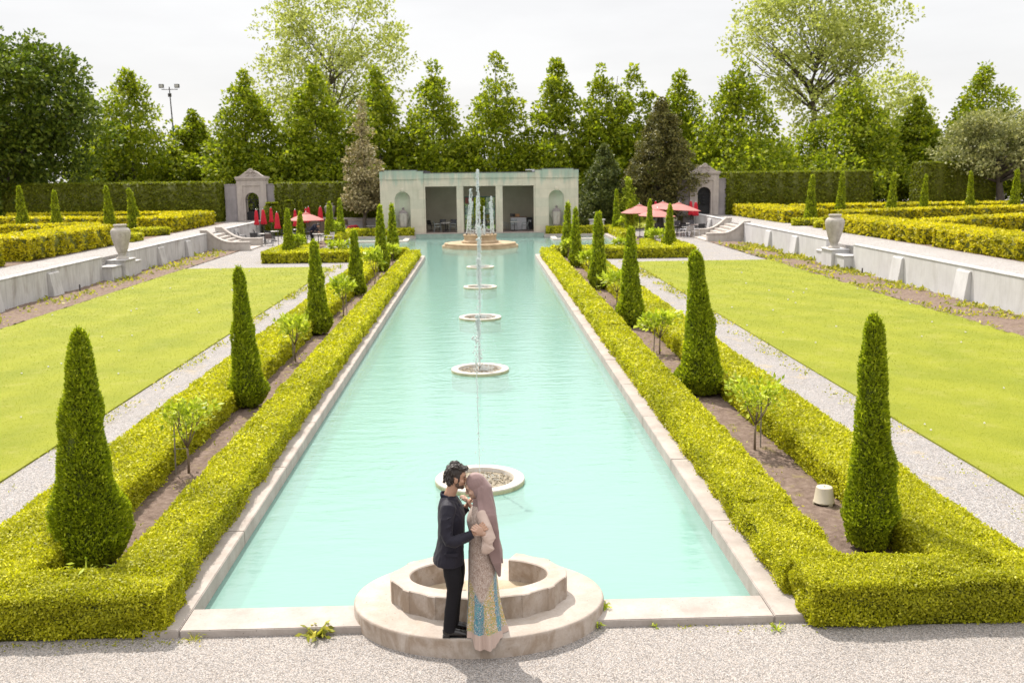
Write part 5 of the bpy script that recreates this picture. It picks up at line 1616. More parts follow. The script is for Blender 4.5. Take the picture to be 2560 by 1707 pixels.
t = empty("stone_bench", (9.5, 69.5, 0), label="white stone table on pillars beside the pavilion's right wing", cat="table")
MB().box(-0.66, 0.66, -0.3, 0.3, 0.98, 1.08).build("slab", M['wallwhite'], t, bevel=0.02)
for x in (-0.42, 0.42): MB().box(x - 0.16, x + 0.16, -0.2, 0.2, 0, 0.978).build("pillar", M['wallwhite'], t, bevel=0.02)

# ------------------------------------------------------------------ trees
def crown_radius(shape, t):
    if shape == 'pyr': return np.minimum(1.0, 0.8 + t * 1.4) * (1 - np.clip((t - 0.16) / 0.84, 0, 1)) ** 0.78 + 0.012
    if shape == 'cone': return np.minimum(1.0, 0.6 + t * 4) * (1 - t) ** 0.85 + 0.03
    if shape == 'round': return np.sqrt(np.clip(1 - (2 * np.clip(t, 0, 1) * 0.92 - 0.86) ** 2, 0.02, 1))
    if shape == 'dome': return np.sqrt(np.clip(1 - t ** 2.6, 0.01, 1)) * np.minimum(1, 0.8 + t)
    if shape == 'oval': return np.minimum(1.0, 0.75 + t) * np.clip(1 - np.clip((t - 0.12) / 0.88, 0, 1) ** 1.5, 0.004, 1) ** 0.8
    if shape == 'vase': return np.clip(0.35 + 1.25 * t, 0, 1) * np.sqrt(np.clip(1 - (np.clip((t - 0.45) / 0.57, 0, 1)) ** 2.2, 0.02, 1))
def tree(name, label, cat, x, y, z0, h, w, shape, mat, leaf, nclump, per, seed, crown0=1.6, trunk=0.22, group=None, bark='bark', inner=0.35, clump=0.15, droop=0.0, limbs=14, flat=0.75, lean=0.0, twin=None):
    r = np.random.default_rng(seed); rd = random.Random(seed)
    root = empty(name, (x, y, z0), rd.uniform(0, 6.28) if twin is None else 0.0, label=label, cat=cat, group=group)
    R = w / 2; hc = h - crown0
    t = r.uniform(0, 1, nclump * 6)
    pr = crown_radius(shape, t)
    t = t[r.uniform(0, 1, len(t)) < np.clip(pr, 0.12, 1)][:nclump]
    if shape in ('pyr', 'cone'): t[:4] = (0.90, 0.94, 0.97, 0.99)
    n = len(t)
    rad = crown_radius(shape, t) * R
    a = r.uniform(0, 2 * PI, n)
    q = np.sqrt(r.uniform(inner ** 2, 1, n))
    wob = 1 + 0.16 * np.sin(3 * a + seed) + 0.10 * np.sin(2 * a + 7 * t + seed)
    cs = np.clip(clump * w * r.uniform(0.65, 1.25, n) * (0.45 + 0.55 * rad / R), 0.3 * clump * w, None)
    ax_x = lean * t * h
    c = np.stack([ax_x + np.cos(a) * np.maximum(rad * wob * q - cs * 0.35, 0), np.sin(a) * np.maximum(rad * wob * q - cs * 0.35, 0), crown0 + t * hc - cs * 0.3 * (t > 0.85)], 1)
    if twin is not None:
        c[:, 0] += np.where(np.arange(n) % 2 == 0, twin, -twin) * np.clip(t * 1.5, 0.2, 1)
    idx = np.repeat(np.arange(n), np.maximum(8, (per * (cs / (clump * w)) ** 1.6)).astype(int))
    m = len(idx)
    u = nrm(r.normal(0, 1, (m, 3)))
    u[:, 2] = np.where(r.uniform(0, 1, m) < 0.35, np.abs(u[:, 2]), u[:, 2])
    off = u * (r.uniform(0.25, 1, m) ** 0.5)[:, None] * cs[idx][:, None] * np.array([1, 1, flat])
    P = c[idx] + off
    Dn = u * 0.8 + r.normal(0, 0.55, (m, 3)) + np.array([0, 0, -droop])
    Nn = r.normal(0, 0.75, (m, 3)) + np.array([0, 0, 1.0]) + u * 0.4
    L = leaf * r.uniform(0.6, 1.25, m)
    v, qd = leaf_quads(P, Dn, Nn, L, L * r.uniform(0.55, 0.8, m))
    link("crown", np_mesh(name + "_crown", v, qd, M[mat]), root)
    b = MB()
    k = 9
    th = h * (0.93 if shape in ('pyr', 'cone') else 0.62)
    wx = [rd.uniform(-0.02, 0.02) * h for _ in range(k + 1)]
    pts = [(lean * th * q / k + wx[q] * (0 if q == 0 else 1) * 0.5, wx[-1 - q] * 0.5 * (0 if q == 0 else 1), th * q / k - (0.1 if q == 0 else 0)) for q in range(k + 1)]
    rr = [trunk * (1.25 if q == 0 else 1) * (1 - 0.88 * q / k) for q in range(k + 1)]
    b.tube(pts, rr, 8)
    order = np.argsort(-cs)[:limbs * 2]
    for o_ in order[:limbs]:
        tip = c[o_]
        zb = max(crown0 * 0.8, min(th * 0.9, tip[2] - (0.55 if shape != 'vase' else 0.8) * math.hypot(tip[0], tip[1]) - 0.3))
        f = zb / th
        i0 = min(k - 1, int(f * k)); g = f * k - i0
        base = tuple(pts[i0][d_] * (1 - g) + pts[i0 + 1][d_] * g for d_ in range(3))
        midp = tuple(base[d_] * 0.5 + tip[d_] * 0.5 + (0.06 * h * rd.uniform(-0.3, 0.6) if d_ == 2 else rd.uniform(-0.25, 0.25)) for d_ in range(3))
        r0 = trunk * (1 - 0.75 * f) * 0.45
        b.tube([base, midp, tuple(tip)], [r0, r0 * 0.6, r0 * 0.2], 6)
        for _ in range(2):
            tp = tuple(midp[d_] * 0.6 + tip[d_] * 0.4 + rd.uniform(-0.5, 0.5) * cs[o_] * 1.5 for d_ in range(3))
            b.tube([midp, tp], [r0 * 0.4, r0 * 0.12], 5)
    b.build("trunk", M[bark], root, smooth=True)
    return root
LG = "row of pyramid shaped lindens behind the garden"
lind = [(-35.2, 92, 1.1, 14.2, 9.2, "broad linden right of the big dark maple"),
        (-29.8, 95, 1.1, 10.4, 5.6, "short linden behind the floodlight pole"),
        (-23.6, 92, 1.1, 14.1, 7.4, "linden behind the left gate, left of the tall pale poplar"),
        (-16.5, 92, 0, 15.6, 7.6, "linden in front of the left poplar, its lower left part"),
        (-10.2, 92, 0, 15.6, 6.8, "linden behind the brown spruce, right of the poplar trunk"),
        (-4.6, 92, 0, 16.0, 7.4, "linden above the left half of the pavilion roof"),
        (1.8, 92, 0, 16.6, 7.4, "tallest linden, directly above the middle of the pavilion"),
        (8.0, 92, 0, 16.2, 6.8, "linden above the right end of the pavilion roof"),
        (21.3, 95, 0, 15.2, 6.6, "linden peeking over the brown juniper"),
        (26.3, 90, 1.1, 14.6, 8.6, "broad linden behind the right gate"),
        (38.5, 91, 1.1, 13.0, 9.0, "leafy linden at the foot of the right poplar"),
        (46.8, 95, 1.1, 11.2, 5.6, "small linden right of the right poplar"),
        (53.8, 95, 1.1, 14.4, 8.2, "rounded linden at the right picture edge")]
for i, (x, y, z, h, w, lb) in enumerate(lind):
    tree("linden_tree", lb, "tree", x, y, z, h, w * 1.5, 'pyr', 'linden', 0.39, 270, 100, 500 + i, 1.2, 0.20, LG, inner=0.45, clump=0.115)
tree("linden_tree", "twin topped linden right of the pavilion, with two pointed crowns", "tree", 14.2, 92, 0, 15.5, 9.4, 'pyr', 'linden', 0.40, 300, 120, 530, 1.2, 0.20, LG, inner=0.45, clump=0.11, twin=1.7)
tree("maple_tree", "huge dark green maple filling the upper left corner", "tree", -40.6, 77, 1.1, 16.5, 14.0, 'round', 'maple', 0.38, 260, 230, 540, 2.2, 0.5, inner=0.5, clump=0.12)
PG = "tall airy poplars towering over the linden row"
tree("poplar_tree", "tall airy pale poplar towering behind the left lindens, cut by the top edge", "tree", -17.4, 110, 0.0, 31, 19.5, 'round', 'poplar', 0.42, 340, 70, 550, 7.0, 0.55, PG, 'bark', inner=0.25, clump=0.085, limbs=46)
tree("poplar_tree", "tall airy pale poplar with visible forked limbs at upper right, cut by the top edge", "tree", 38.9, 105, 1.1, 28.5, 19.5, 'vase', 'poplar', 0.44, 310, 78, 551, 7.5, 0.55, PG, 'bark', inner=0.3, clump=0.09, limbs=46)
tree("spruce_tree", "thin brownish spruce left of the pavilion", "tree", -9.4, 70.8, 0, 10.9, 3.9, 'cone', 'bronze', 0.22, 170, 75, 560, 2.0, 0.17, None, 'bark', inner=0.3, clump=0.15, droop=0.3, flat=0.5, limbs=34)
tree("juniper_tree", "big brown green juniper half hiding the right gate", "tree", 15.7, 75.0, 0.0, 11.0, 6.6, 'oval', 'juniper', 0.19, 340, 230, 561, 1.2, 0.3, None, inner=0.5, clump=0.11)
tree("juniper_tree", "dark green juniper right beside the pavilion", "tree", 10.7, 74.5, 0.0, 7.3, 4.3, 'oval', 'juniper_green', 0.18, 170, 260, 562, 0.5, 0.2, None, inner=0.5, clump=0.16)
tree("yew_bush", "dark yew bush against the pavilion's right corner", "bush", 9.2, 72.8, 0.0, 2.6, 2.6, 'dome', 'juniper_green', 0.18, 50, 120, 563, 0.2, 0.08, None, clump=0.2)
tree("golden_bush", "bright golden green conifer between the junipers", "bush", 12.6, 73.0, 0.0, 4.3, 2.5, 'pyr', 'rose', 0.22, 60, 80, 564, 0.3, 0.08, None, clump=0.2)
tree("grey_tree", "gnarled grey green tree with dark twisted trunk at the right edge", "tree", 48.0, 79, 1.1, 8.9, 11.0, 'dome', 'greyleaf', 0.27, 190, 160, 565, 3.0, 0.42, None, 'bark', inner=0.4, clump=0.11, limbs=26, lean=-0.15)
tree("pale_tree", "pale yellowish tree far behind the right poplar", "tree", 54.5, 122, 1.1, 16.5, 13, 'round', 'poplar', 0.5, 130, 60, 566, 4.0, 0.3, None, 'bark_pale', clump=0.12)
tree("shrub", "light green shrub behind the pavilion's glazed door", "bush", 0.4, 75.5, 0.0, 3.6, 3.4, 'dome', 'linden', 0.22, 60, 90, 567, 0.2, 0.08, None, clump=0.2)
# understorey that closes the view below the linden crowns
US = "understorey shrubs and young trees below the linden row"
for i, (x, y, h, w, mt, lb) in enumerate([
        (-46, 88, 8.5, 9, 'maple', "dark shrub mass at the left picture edge under the maple"),
        (-39.5, 96, 7.0, 9, 'linden', "shrubby growth under the broad linden right of the maple"),
        (-32.5, 98, 6.5, 8, 'linden', "low growth left of the floodlight pole base"),
        (-26.5, 99, 6.5, 8, 'linden', "low growth just right of the floodlight pole base"),
        (-20.0, 98, 6.8, 8, 'linden', "low growth between left gate and poplar foot"),
        (-13.2, 98, 6.8, 8, 'linden', "low growth behind the brown spruce"),
        (-7.5, 99, 6.8, 7, 'linden', "low growth behind the pavilion's left wing"),
        (-1.5, 99, 6.8, 7, 'linden', "low growth behind the pavilion, left of its middle"),
        (4.8, 99, 6.8, 7, 'linden', "low growth behind the pavilion, right of its middle"),
        (11.2, 99, 6.8, 7, 'linden', "low growth behind the green juniper"),
        (17.8, 99, 6.8, 8, 'linden', "low growth behind the brown juniper"),
        (23.8, 99, 6.6, 8, 'linden', "low growth behind the right gate"),
        (31.5, 97, 7.4, 9, 'linden', "loose green growth left of the right poplar's trunk"),
        (44.0, 99, 6.6, 9, 'maple', "dark growth between the two tall right hedges"),
        (51.0, 99, 6.6, 9, 'linden', "growth behind the grey tree"),
        (60.0, 95, 8.0, 11, 'linden', "green growth at the right picture edge behind the grey tree")]):
    tree("understorey_tree", lb, "tree", x, y, 1.1 if abs(x) > 18 else 0, h, w, 'dome', mt, 0.46, 90, 120, 600 + i, 0.3, 0.14, US, inner=0.4, clump=0.15, limbs=8)

def topiary(label, x, y, h, w, shape, seed, z=0.0, mat='hedge_dark'):
    r = np.random.default_rng(seed)
    root = empty("topiary_bush", (x, y, z), label=label, cat="bush", group="clipped bushes by the left gate path")
    n = int(2.2 * PI * w * h / (0.28 * 0.22 ** 2))
    t = r.uniform(0, 1, n); a = r.uniform(0, 6.28, n)
    if shape == 'dome': pr = np.where(t < 0.6, 1.0, np.sqrt(np.clip(1 - ((t - 0.6) / 0.4) ** 2.2, 0, 1)))
    else: pr = (1 - t) ** 0.8
    rr = pr * w / 2 * (1 + 0.03 * np.sin(5 * a + 6 * t)) - r.uniform(0, 0.08, n)
    # the flat top of the dome needs points of its own
    k = r.uniform(0, 1, n) < 0.25 * (shape == 'dome')
    t = np.where(k, 0.94 + 0.06 * np.sqrt(1 - np.clip(rr / w * 1.2, 0, 1)), t); rr = np.where(k, np.sqrt(r.uniform(0, 1, n)) * w * 0.30, rr)
    P = np.stack([rr * np.cos(a), rr * np.sin(a), 0.05 + t * (h - 0.05)], 1)
    Dn = nrm(np.stack([np.cos(a), np.sin(a), np.full(n, 0.4)], 1)) + r.normal(0, 0.6, (n, 3))
    L = 0.22 * r.uniform(0.6, 1.2, n)
    v1, q1 = leaf_quads(P - nrm(Dn) * L[:, None] * 0.4, Dn, r.normal(0, 1, (n, 3)), L, L * 0.55)
    c = MB()
    if shape == 'dome': c.lathe([(w * 0.42, 0), (w * 0.43, h * 0.6), (w * 0.36, h * 0.82), (w * 0.2, h * 0.93), (0.01, h * 0.95)], 16)
    else: c.lathe([(w * 0.42, 0), (w * 0.3, h * 0.4), (w * 0.14, h * 0.75), (0.01, h * 0.95)], 16)
    me = np_mesh("topiary_leaves", v1, q1, M[mat])
    link("foliage", me, root)
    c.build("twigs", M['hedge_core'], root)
topiary("wide round topped clipped bush in front of the left gate", -17.0, 71.0, 2.70, 1.55, 'dome', 71)
topiary("narrow round topped clipped bush right of the wide one", -15.65, 71.2, 2.85, 0.95, 'dome', 72)
topiary("pointed clipped bush right of the round topped bushes", -14.75, 71.3, 2.85, 0.95, 'cone', 73)

# floodlight pole
t = empty("floodlight_pole", (-31.75, 95, 0.0), label="tall thin pole with two floodlights above the left trees", cat="lamp post")
MB().tube([(0, 0, 0), (-0.03, 0, 8.2)], [0.12, 0.085], 10).build("lower_pole", M['pole_dark'], t)
MB().tube([(-0.03, 0, 8.2), (-0.1, 0, 10.0)], [0.085, 0.075], 10).build("middle_pole", M['pole_green'], t)
MB().tube([(-0.1, 0, 10.0), (-0.2, 0, 14.0)], [0.07, 0.05], 10).build("upper_pole", M['pole_dark'], t)
MB().tube([(-1.0, 0, 13.75), (0.65, 0, 13.75)], 0.04, 8).box(-0.36, -0.05, -0.1, 0.1, 13.0, 13.35).build("crossbar", M['pole_dark'], t)
for x in (-1.0, 0.60):
    f_ = MB().box(x - 0.24, x + 0.24, -0.14, 0.12, 13.90, 14.28).build("floodlight", M['pole_dark'], t, bevel=0.02)
    MB().box(x - 0.19, x + 0.19, -0.158, -0.142, 13.95, 14.23).build("lens", M['lampface'], f_)

# bucket, weeds, sprinkler heads
t = empty("bucket", (5.14, 3.32, 0.03), 0.3, label="upturned cream plastic bucket on the soil beside the right cypress", cat="bucket")
prof = [(0.155, 0.0), (0.158, 0.012), (0.150, 0.018), (0.118, 0.255), (0.112, 0.268), (0.10, 0.272), (0.03, 0.270), (0.001, 0.270)]
MB().lathe([(0.150, 0.03), (0.155, 0.03), (0.156, 0.045), (0.149, 0.05), (0.121, 0.255), (0.115, 0.266), (0.102, 0.270), (0.04, 0.266), (0.001, 0.266)], 36, close=False).build("body", M['bucket'], t, smooth=True, angle=50)
for k in range(3):
    a = 0.6 + k * 2 * PI / 3
    MB().box(-0.035, 0.035, -0.008, 0.008, 0, 0.032, Matrix.Translation((0.148 * math.cos(a), 0.148 * math.sin(a), 0)) @ Matrix.Rotation(a + PI / 2, 4, 'Z')).build("foot", M['bucket'], t)
MB().tube([(0, 0, 0.266), (0, 0, 0.275)], 0.012, 8).build("plug", M['stem'], t)
def weed(label, x, y, z, s, n, seed, mat='weed', up=0.8, cat="weed", name="weed", wr=0.28):
    r = np.random.default_rng(seed)
    a = r.uniform(0, 6.28, n)
    Dn = np.stack([np.cos(a), np.sin(a), r.uniform(0.2, 1.5, n) * up], 1)
    P = np.stack([np.cos(a), np.sin(a), np.zeros(n)], 1) * (s * 0.12 * r.uniform(0, 1, n))[:, None]
    L = s * r.uniform(0.5, 1.1, n)
    v, q = leaf_quads(P, Dn, r.normal(0, 0.5, (n, 3)) + np.array([0, 0, 1]), L, L * wr)
    # second half of each blade bends over
    tip = v.reshape(n, 4, 3)[:, 2].copy()
    D2 = np.stack([np.cos(a), np.sin(a), -0.3 * np.ones(n)], 1) + r.normal(0, 0.3, (n, 3))
    v2, q2 = leaf_quads(tip - nrm(D2) * L[:, None] * 0.2, D2, r.normal(0, 0.4, (n, 3)) + np.array([0, 0, 1]), L * 0.55, L * wr * 0.9)
    v, q, _ = merge((v, q, 0), (v2, q2, 0))
    o = link(name, np_mesh("weed_leaves", v, q, M[mat]), None, (x, y, z))
    return tag(o, label, cat)
weed("yellow green dandelion tuft growing at the front kerb left of the platform", -1.78, -0.50, 0.005, 0.17, 46, 81)
weed("small straw coloured weed at the kerb near the left hedge corner", -3.10, -0.52, 0.005, 0.11, 20, 82, wr=0.12)
weed("bright green weed in the crack between platform and right kerb", 1.40, -0.12, 0.08, 0.10, 40, 83, 'rose')
weed("small green weed at the foot of the platform's right side", 1.30, -0.42, 0.005, 0.12, 24, 84, 'rose')
weed("pale narrow leaved lily plant sprouting from the left front hedge", -4.55, 0.30, 0.30, 0.30, 22, 85, 'rose', 1.4, wr=0.13)
weed("tiny leafy weed on the gravel at the right front hedge corner", 3.25, -0.62, 0.005, 0.09, 18, 86, 'rose')
weed("tiny weed by the kerb in the middle of the right front edge", 1.95, -0.47, 0.005, 0.07, 10, 87, 'rose')
r_ = np.random.default_rng(5)
pts, Ls = [], []
P = np.stack([r_.uniform(2.2, 3.9, 260), -0.46 - np.abs(r_.normal(0, 0.10, 260)), np.full(260, 0.004)], 1)[::4]
Q = np.stack([r_.uniform(-5.3, -3.0, 150), -0.50 - np.abs(r_.normal(0, 0.09, 150)), np.full(150, 0.004)], 1)
P = np.concatenate([P, Q])
D = r_.normal(0, 1, (len(P), 3)); D[:, 2] = np.abs(D[:, 2]) * 0.7 + 0.1
v, q = leaf_quads(P, D, r_.normal(0, 1, P.shape) + np.array([0, 0, 1]), r_.uniform(0.02, 0.05, len(P)), 0.016)
tag(link("ground_weeds", np_mesh("ground_weeds", v, q, M['weed'])), "scattered low weeds along the gravel edge", "weeds", kind='stuff')
# weeds on the soil strips and young seedlings in the beds
def strip_weeds(x0, x1, y0, y1, n, seed, k=0.0035, lbl="patchy weeds on the bare soil strip"):
    r = np.random.default_rng(seed)
    P = np.stack([r.uniform(x0, x1, n), r.uniform(y0, y1, n), np.full(n, 0.05)], 1)
    keep = np.sin(P[:, 0] * 3.1 + seed) + np.sin(P[:, 1] * 0.9) + np.sin(P[:, 1] * 2.3 + P[:, 0] * 2) + r.normal(0, 0.7, n) > 0.6
    P = P[keep]; n = len(P)
    d = np.hypot(P[:, 0], P[:, 1] + 10.5)
    D = r.normal(0, 1, (n, 3)); D[:, 2] = np.abs(D[:, 2]) * 0.8
    L = k * d * r.uniform(0.6, 1.4, n)
    v, q = leaf_quads(P, D, r.normal(0, 1, (n, 3)) + np.array([0, 0, 1]), L, L * 0.5)
    tag(link("ground_weeds", np_mesh("ground_weeds", v, q, M['weed'])), lbl, "weeds", kind='stuff')
strip_weeds(15.9, 18.2, 14, 55, 9000, 91); strip_weeds(-18.0, -15.9, 20, 55, 2200, 92)
strip_weeds(-5.0, -4.2, 0, 40, 900, 93, 0.0028, "seedlings on the bare soil of the left bed"); strip_weeds(4.2, 5.0, 0, 40, 900, 94, 0.0028, "seedlings on the bare soil of the right bed")
strip_weeds(-7.92, -7.45, 0.5, 42.5, 2400, 95, 0.0026, "dry weeds along the lawn edge of the left path"); strip_weeds(7.6, 8.28, 0.5, 43, 3000, 96, 0.0026, "dry weeds along the lawn edge of the right path")
# daisies and dandelion clocks in the lawns
r_ = np.random.default_rng(8)
dz = MB()
for k in range(80):
    s_ = -1 if k % 2 else 1
    x, y = s_ * r_.uniform(8.4, 15.8), 2 + 40 * r_.uniform(0, 1) ** 1.2
    s = 0.016 + 0.0006 * y
    dz.ell((x, y, 0.075), (s, s, s * 0.7), 6, 4)
tag(dz.build("daisies", M['white']), "white daisies dotted over the lawns", "flowers", kind='stuff')
t = empty("sprinkler_post", (-17.55, 32.8, 0), label="short thin pipe standing in the soil below the left wall", cat="pipe")
MB().tube([(0, 0, 0), (0, 0, 0.32)], 0.03, 8).build("pipe", M['pole_dark'], t)
t = empty("sprinkler_post", (17.85, 34.6, 0), label="short thin pipe standing in the soil below the right wall", cat="pipe")
MB().tube([(0, 0, 0), (0, 0, 0.34)], 0.035, 8).build("pipe", M['pole_dark'], t)

# ------------------------------------------------------------------ people
def skin_mat(name, col):
    m, nt, b = new_mat(name)
    v = coords(nt); n = noise(nt, v, 22, 4)
    c = ramp(nt, n, [(0.3, tuple(x * 0.9 for x in col)), (0.7, tuple(min(1, x * 1.06) for x in col))])
    nt.links.new(c, b.inputs["Base Color"]); b.inputs["Roughness"].default_value = 0.5
    b.inputs["Subsurface Weight"].default_value = 0.08
    b.inputs["Subsurface Radius"].default_value = (0.012, 0.005, 0.003)
    b.inputs["Specular IOR Level"].default_value = 0.35
    return m
def cloth_mat(name, col, rough=0.85, sheen=0.0, weave=220, var=0.14):
    m, nt, b = new_mat(name)
    v = coords(nt); n = noise(nt, v, weave, 2); n2 = noise(nt, v, 5, 4)
    c = ramp(nt, n2, [(0.3, tuple(x * (1 - var) for x in col)), (0.7, tuple(min(1, x * (1 + var)) for x in col))])
    nt.links.new(c, b.inputs["Base Color"]); b.inputs["Roughness"].default_value = rough
    b.inputs["Sheen Weight"].default_value = sheen
    b.inputs["Specular IOR Level"].default_value = 0.22
    bump(nt, b, n, 0.25, 0.002)
    return m
M['skin_m'] = skin_mat("skin_tan", (0.36, 0.205, 0.135))
M['skin_w'] = skin_mat("skin_light", (0.44, 0.28, 0.205))
M['suit'] = cloth_mat("navy_suit", (0.0125, 0.011, 0.0185), 0.66, 0.05)
M['trouser'] = cloth_mat("dark_trousers", (0.0075, 0.0065, 0.0085), 0.8, 0.0)
M['collar'] = cloth_mat("navy_collar", (0.007, 0.008, 0.018), 0.8)
M['hair'] = plain("dark_brown_hair", (0.022, 0.015, 0.011), 0.55, var=0.4, scale=60, spec=0.5)
M['beard'] = plain("dark_stubble", (0.085, 0.052, 0.036), 0.7, var=0.35, scale=120)
M['leather'] = plain("black_leather", (0.012, 0.010, 0.010), 0.32, var=0.3, spec=0.5)
M['mauve'] = cloth_mat("mauve_chiffon", (0.225, 0.150, 0.140), 0.65, 0.2, 160)
M['satin'] = cloth_mat("beige_satin", (0.44, 0.335, 0.28), 0.42, 0.1, 260, 0.06)
def dress_mat():
    m, nt, b = new_mat("printed_lace_dress")
    v = coords(nt)
    sp = N(nt, "ShaderNodeSeparateXYZ"); nt.links.new(v, sp.inputs[0])
    vl = coords(nt, (1, 1, 0.6))
    n1 = noise(nt, vl, 62, 5, 0.7, 1.5)
    lace = ramp(nt, n1, [(0.38, (0.20, 0.135, 0.105)), (0.5, (0.37, 0.285, 0.235)), (0.62, (0.50, 0.43, 0.385))])
    n1b = noise(nt, v, 7, 4, 0.6)
    lace = mixc(nt, 0.6, lace, ramp(nt, n1b, [(0.35, (0.72, 0.66, 0.64)), (0.65, (1.08, 1.06, 1.04))]), 'MULTIPLY')
    # printed panels: blue leaf panel in the middle, yellow bands beside it
    gr = N(nt, "ShaderNodeTexGradient"); gr.gradient_type = 'RADIAL'; nt.links.new(v, gr.inputs["Vector"])
    ml = N(nt, "ShaderNodeMath", operation='MULTIPLY'); nt.links.new(gr.outputs["Fac"], ml.inputs[0]); ml.inputs[1].default_value = 5.0
    fr = N(nt, "ShaderNodeMath", operation='FRACT'); nt.links.new(ml.outputs[0], fr.inputs[0])
    nd = noise(nt, v, 16, 4)
    wob = N(nt, "ShaderNodeMath", operation='MULTIPLY_ADD'); nt.links.new(nd, wob.inputs[0]); wob.inputs[1].default_value = 0.18; nt.links.new(fr.outputs[0], wob.inputs[2])
    vd = N(nt, "ShaderNodeTexVoronoi"); vd.feature = 'DISTANCE_TO_EDGE'; vd.inputs["Scale"].default_value = 40
    vv = coords(nt, (1, 1, 0.55))
    nz3 = N(nt, "ShaderNodeTexNoise"); nz3.inputs["Scale"].default_value = 18; nt.links.new(vv, nz3.inputs["Vector"])
    vmx = N(nt, "ShaderNodeMixRGB"); vmx.inputs["Fac"].default_value = 0.10; nt.links.new(vv, vmx.inputs["Color1"]); nt.links.new(nz3.outputs["Color"], vmx.inputs["Color2"])
    nt.links.new(vmx.outputs["Color"], vd.inputs["Vector"])
    blue = ramp(nt, vd.outputs["Distance"], [(0.02, (0.40, 0.44, 0.40)), (0.07, (0.03, 0.07, 0.14)), (0.16, (0.03, 0.17, 0.225)), (0.35, (0.10, 0.28, 0.29))])
    wv = N(nt, "ShaderNodeTexWave"); wv.bands_direction = 'Z'; wv.inputs["Scale"].default_value = 9; wv.inputs["Distortion"].default_value = 14; wv.inputs["Detail"].default_value = 2; wv.inputs["Detail Scale"].default_value = 2.5
    nt.links.new(v, wv.inputs["Vector"])
    yel = ramp(nt, wv.outputs["Fac"], [(0.10, (0.46, 0.42, 0.42)), (0.22, (0.42, 0.22, 0.02)), (0.75, (0.46, 0.27, 0.025)), (0.95, (0.12, 0.27, 0.18))])
    pat = mixc(nt, ramp(nt, wob.outputs[0], [(0.40, 0.0), (0.47, 1.0), (0.98, 1.0), (1.06, 0.0)]), blue, yel)
    # height where the lace gives way to the print: higher at the sides
    sidez = N(nt, "ShaderNodeMath", operation='ABSOLUTE'); nt.links.new(sp.outputs["X"], sidez.inputs[0])
    lim = N(nt, "ShaderNodeMath", operation='MULTIPLY_ADD'); nt.links.new(sidez.outputs[0], lim.inputs[0]); lim.inputs[1].default_value = -2.1; nt.links.new(sp.outputs["Z"], lim.inputs[2])
    lim2 = N(nt, "ShaderNodeMath", operation='MULTIPLY_ADD'); nt.links.new(n1b, lim2.inputs[0]); lim2.inputs[1].default_value = 0.22; nt.links.new(lim.outputs[0], lim2.inputs[2])
    c = mixc(nt, ramp(nt, lim2.outputs[0], [(0.46, 0.0), (0.52, 1.0)]), pat, lace)
    c = mixc(nt, ramp(nt, sp.outputs["Z"], [(0.075, 0.0), (0.08, 1.0)]), (0.40, 0.295, 0.245), c)
    nt.links.new(c, b.inputs["Base Color"]); b.inputs["Roughness"].default_value = 0.6; b.inputs["Sheen Weight"].default_value = 0.15
    bump(nt, b, n1, 0.25, 0.004)
    return m
M['dress'] = dress_mat()

def wrinkle(me, amp, freq, seed, zsq=1.0, box=None):
    """soft folds pushed along the normals"""
    r = np.random.default_rng(seed)
    n = len(me.vertices)
    co = np.empty(n * 3, np.float32); me.vertices.foreach_get("co", co); co = co.reshape(-1, 3).astype(float)
    no = np.empty(n * 3, np.float32); me.vertices.foreach_get("normal", no); no = no.reshape(-1, 3)
    d = np.zeros(n)
    for k in range(6):
        w = nrm(r.normal(0, 1, (1, 3)))[0] * np.array([1, 1, zsq])
        d += (1 - np.abs(np.sin(co @ w * freq * (0.7 + 0.5 * k) + r.uniform(0, 6)))) / (1 + 0.5 * k)
    d -= d.mean()
    if box is not None:
        d = d * box(co)
    co += no * (d * amp)[:, None]
    me.vertices.foreach_set("co", co.astype(np.float32).ravel()); me.update()
    return me

def hand(mb, wrist, f, n, size=1.0, curl=(0.5, 0.55, 0.6, 0.65), side=1, thumb=0.5, spread=0.10):
    """palm, four jointed fingers of unequal length and a thumb from the side of the palm; n = way the palm faces"""
    f = Vector(f).normalized(); n = Vector(n); n = (n - f * n.dot(f)).normalized(); s = f.cross(n) * side
    W = Vector(wrist); k = size
    mb.tube([W - f * 0.02 * k, W + f * 0.02 * k, W + f * 0.055 * k, W + f * 0.092 * k], [(0.026 * k, 0.021 * k), (0.034 * k, 0.019 * k), (0.042 * k, 0.017 * k), (0.038 * k, 0.013 * k)], 10, ref=n)
    for i, ln in enumerate((0.070, 0.080, 0.074, 0.058)):
        off = (1.5 - i) * 0.0205 * k
        p = W + f * 0.086 * k + s * off
        d = (f + s * (1.5 - i) * spread).normalized()
        pts = [p]
        ax = d.cross(n).normalized()
        for j, fr in enumerate((0.45, 0.32, 0.25)):
            d = (Quaternion(ax, curl[i] * (0.8 if j == 0 else 1.15)) @ d).normalized()
            pts.append(pts[-1] + d * ln * fr * k)
        mb.tube(pts, [0.0100 * k, 0.0096 * k, 0.0088 * k, 0.0070 * k], 8, ref=ax)
        mb.ell(pts[-1], (0.0072 * k,) * 3, 8, 6)
    p = W + f * 0.022 * k + s * 0.030 * k + n * 0.006 * k
    d = (f * 0.65 + s * 0.75 + n * thumb).normalized()
    q = p + d * 0.040 * k
    d2 = (f * 0.9 + s * 0.15 + n * thumb * 1.3).normalized()
    q2 = q + d2 * 0.034 * k
    mb.tube([p, q, q2, q2 + d2 * 0.02 * k], [0.014 * k, 0.0118 * k, 0.0098 * k, 0.007 * k], 8)

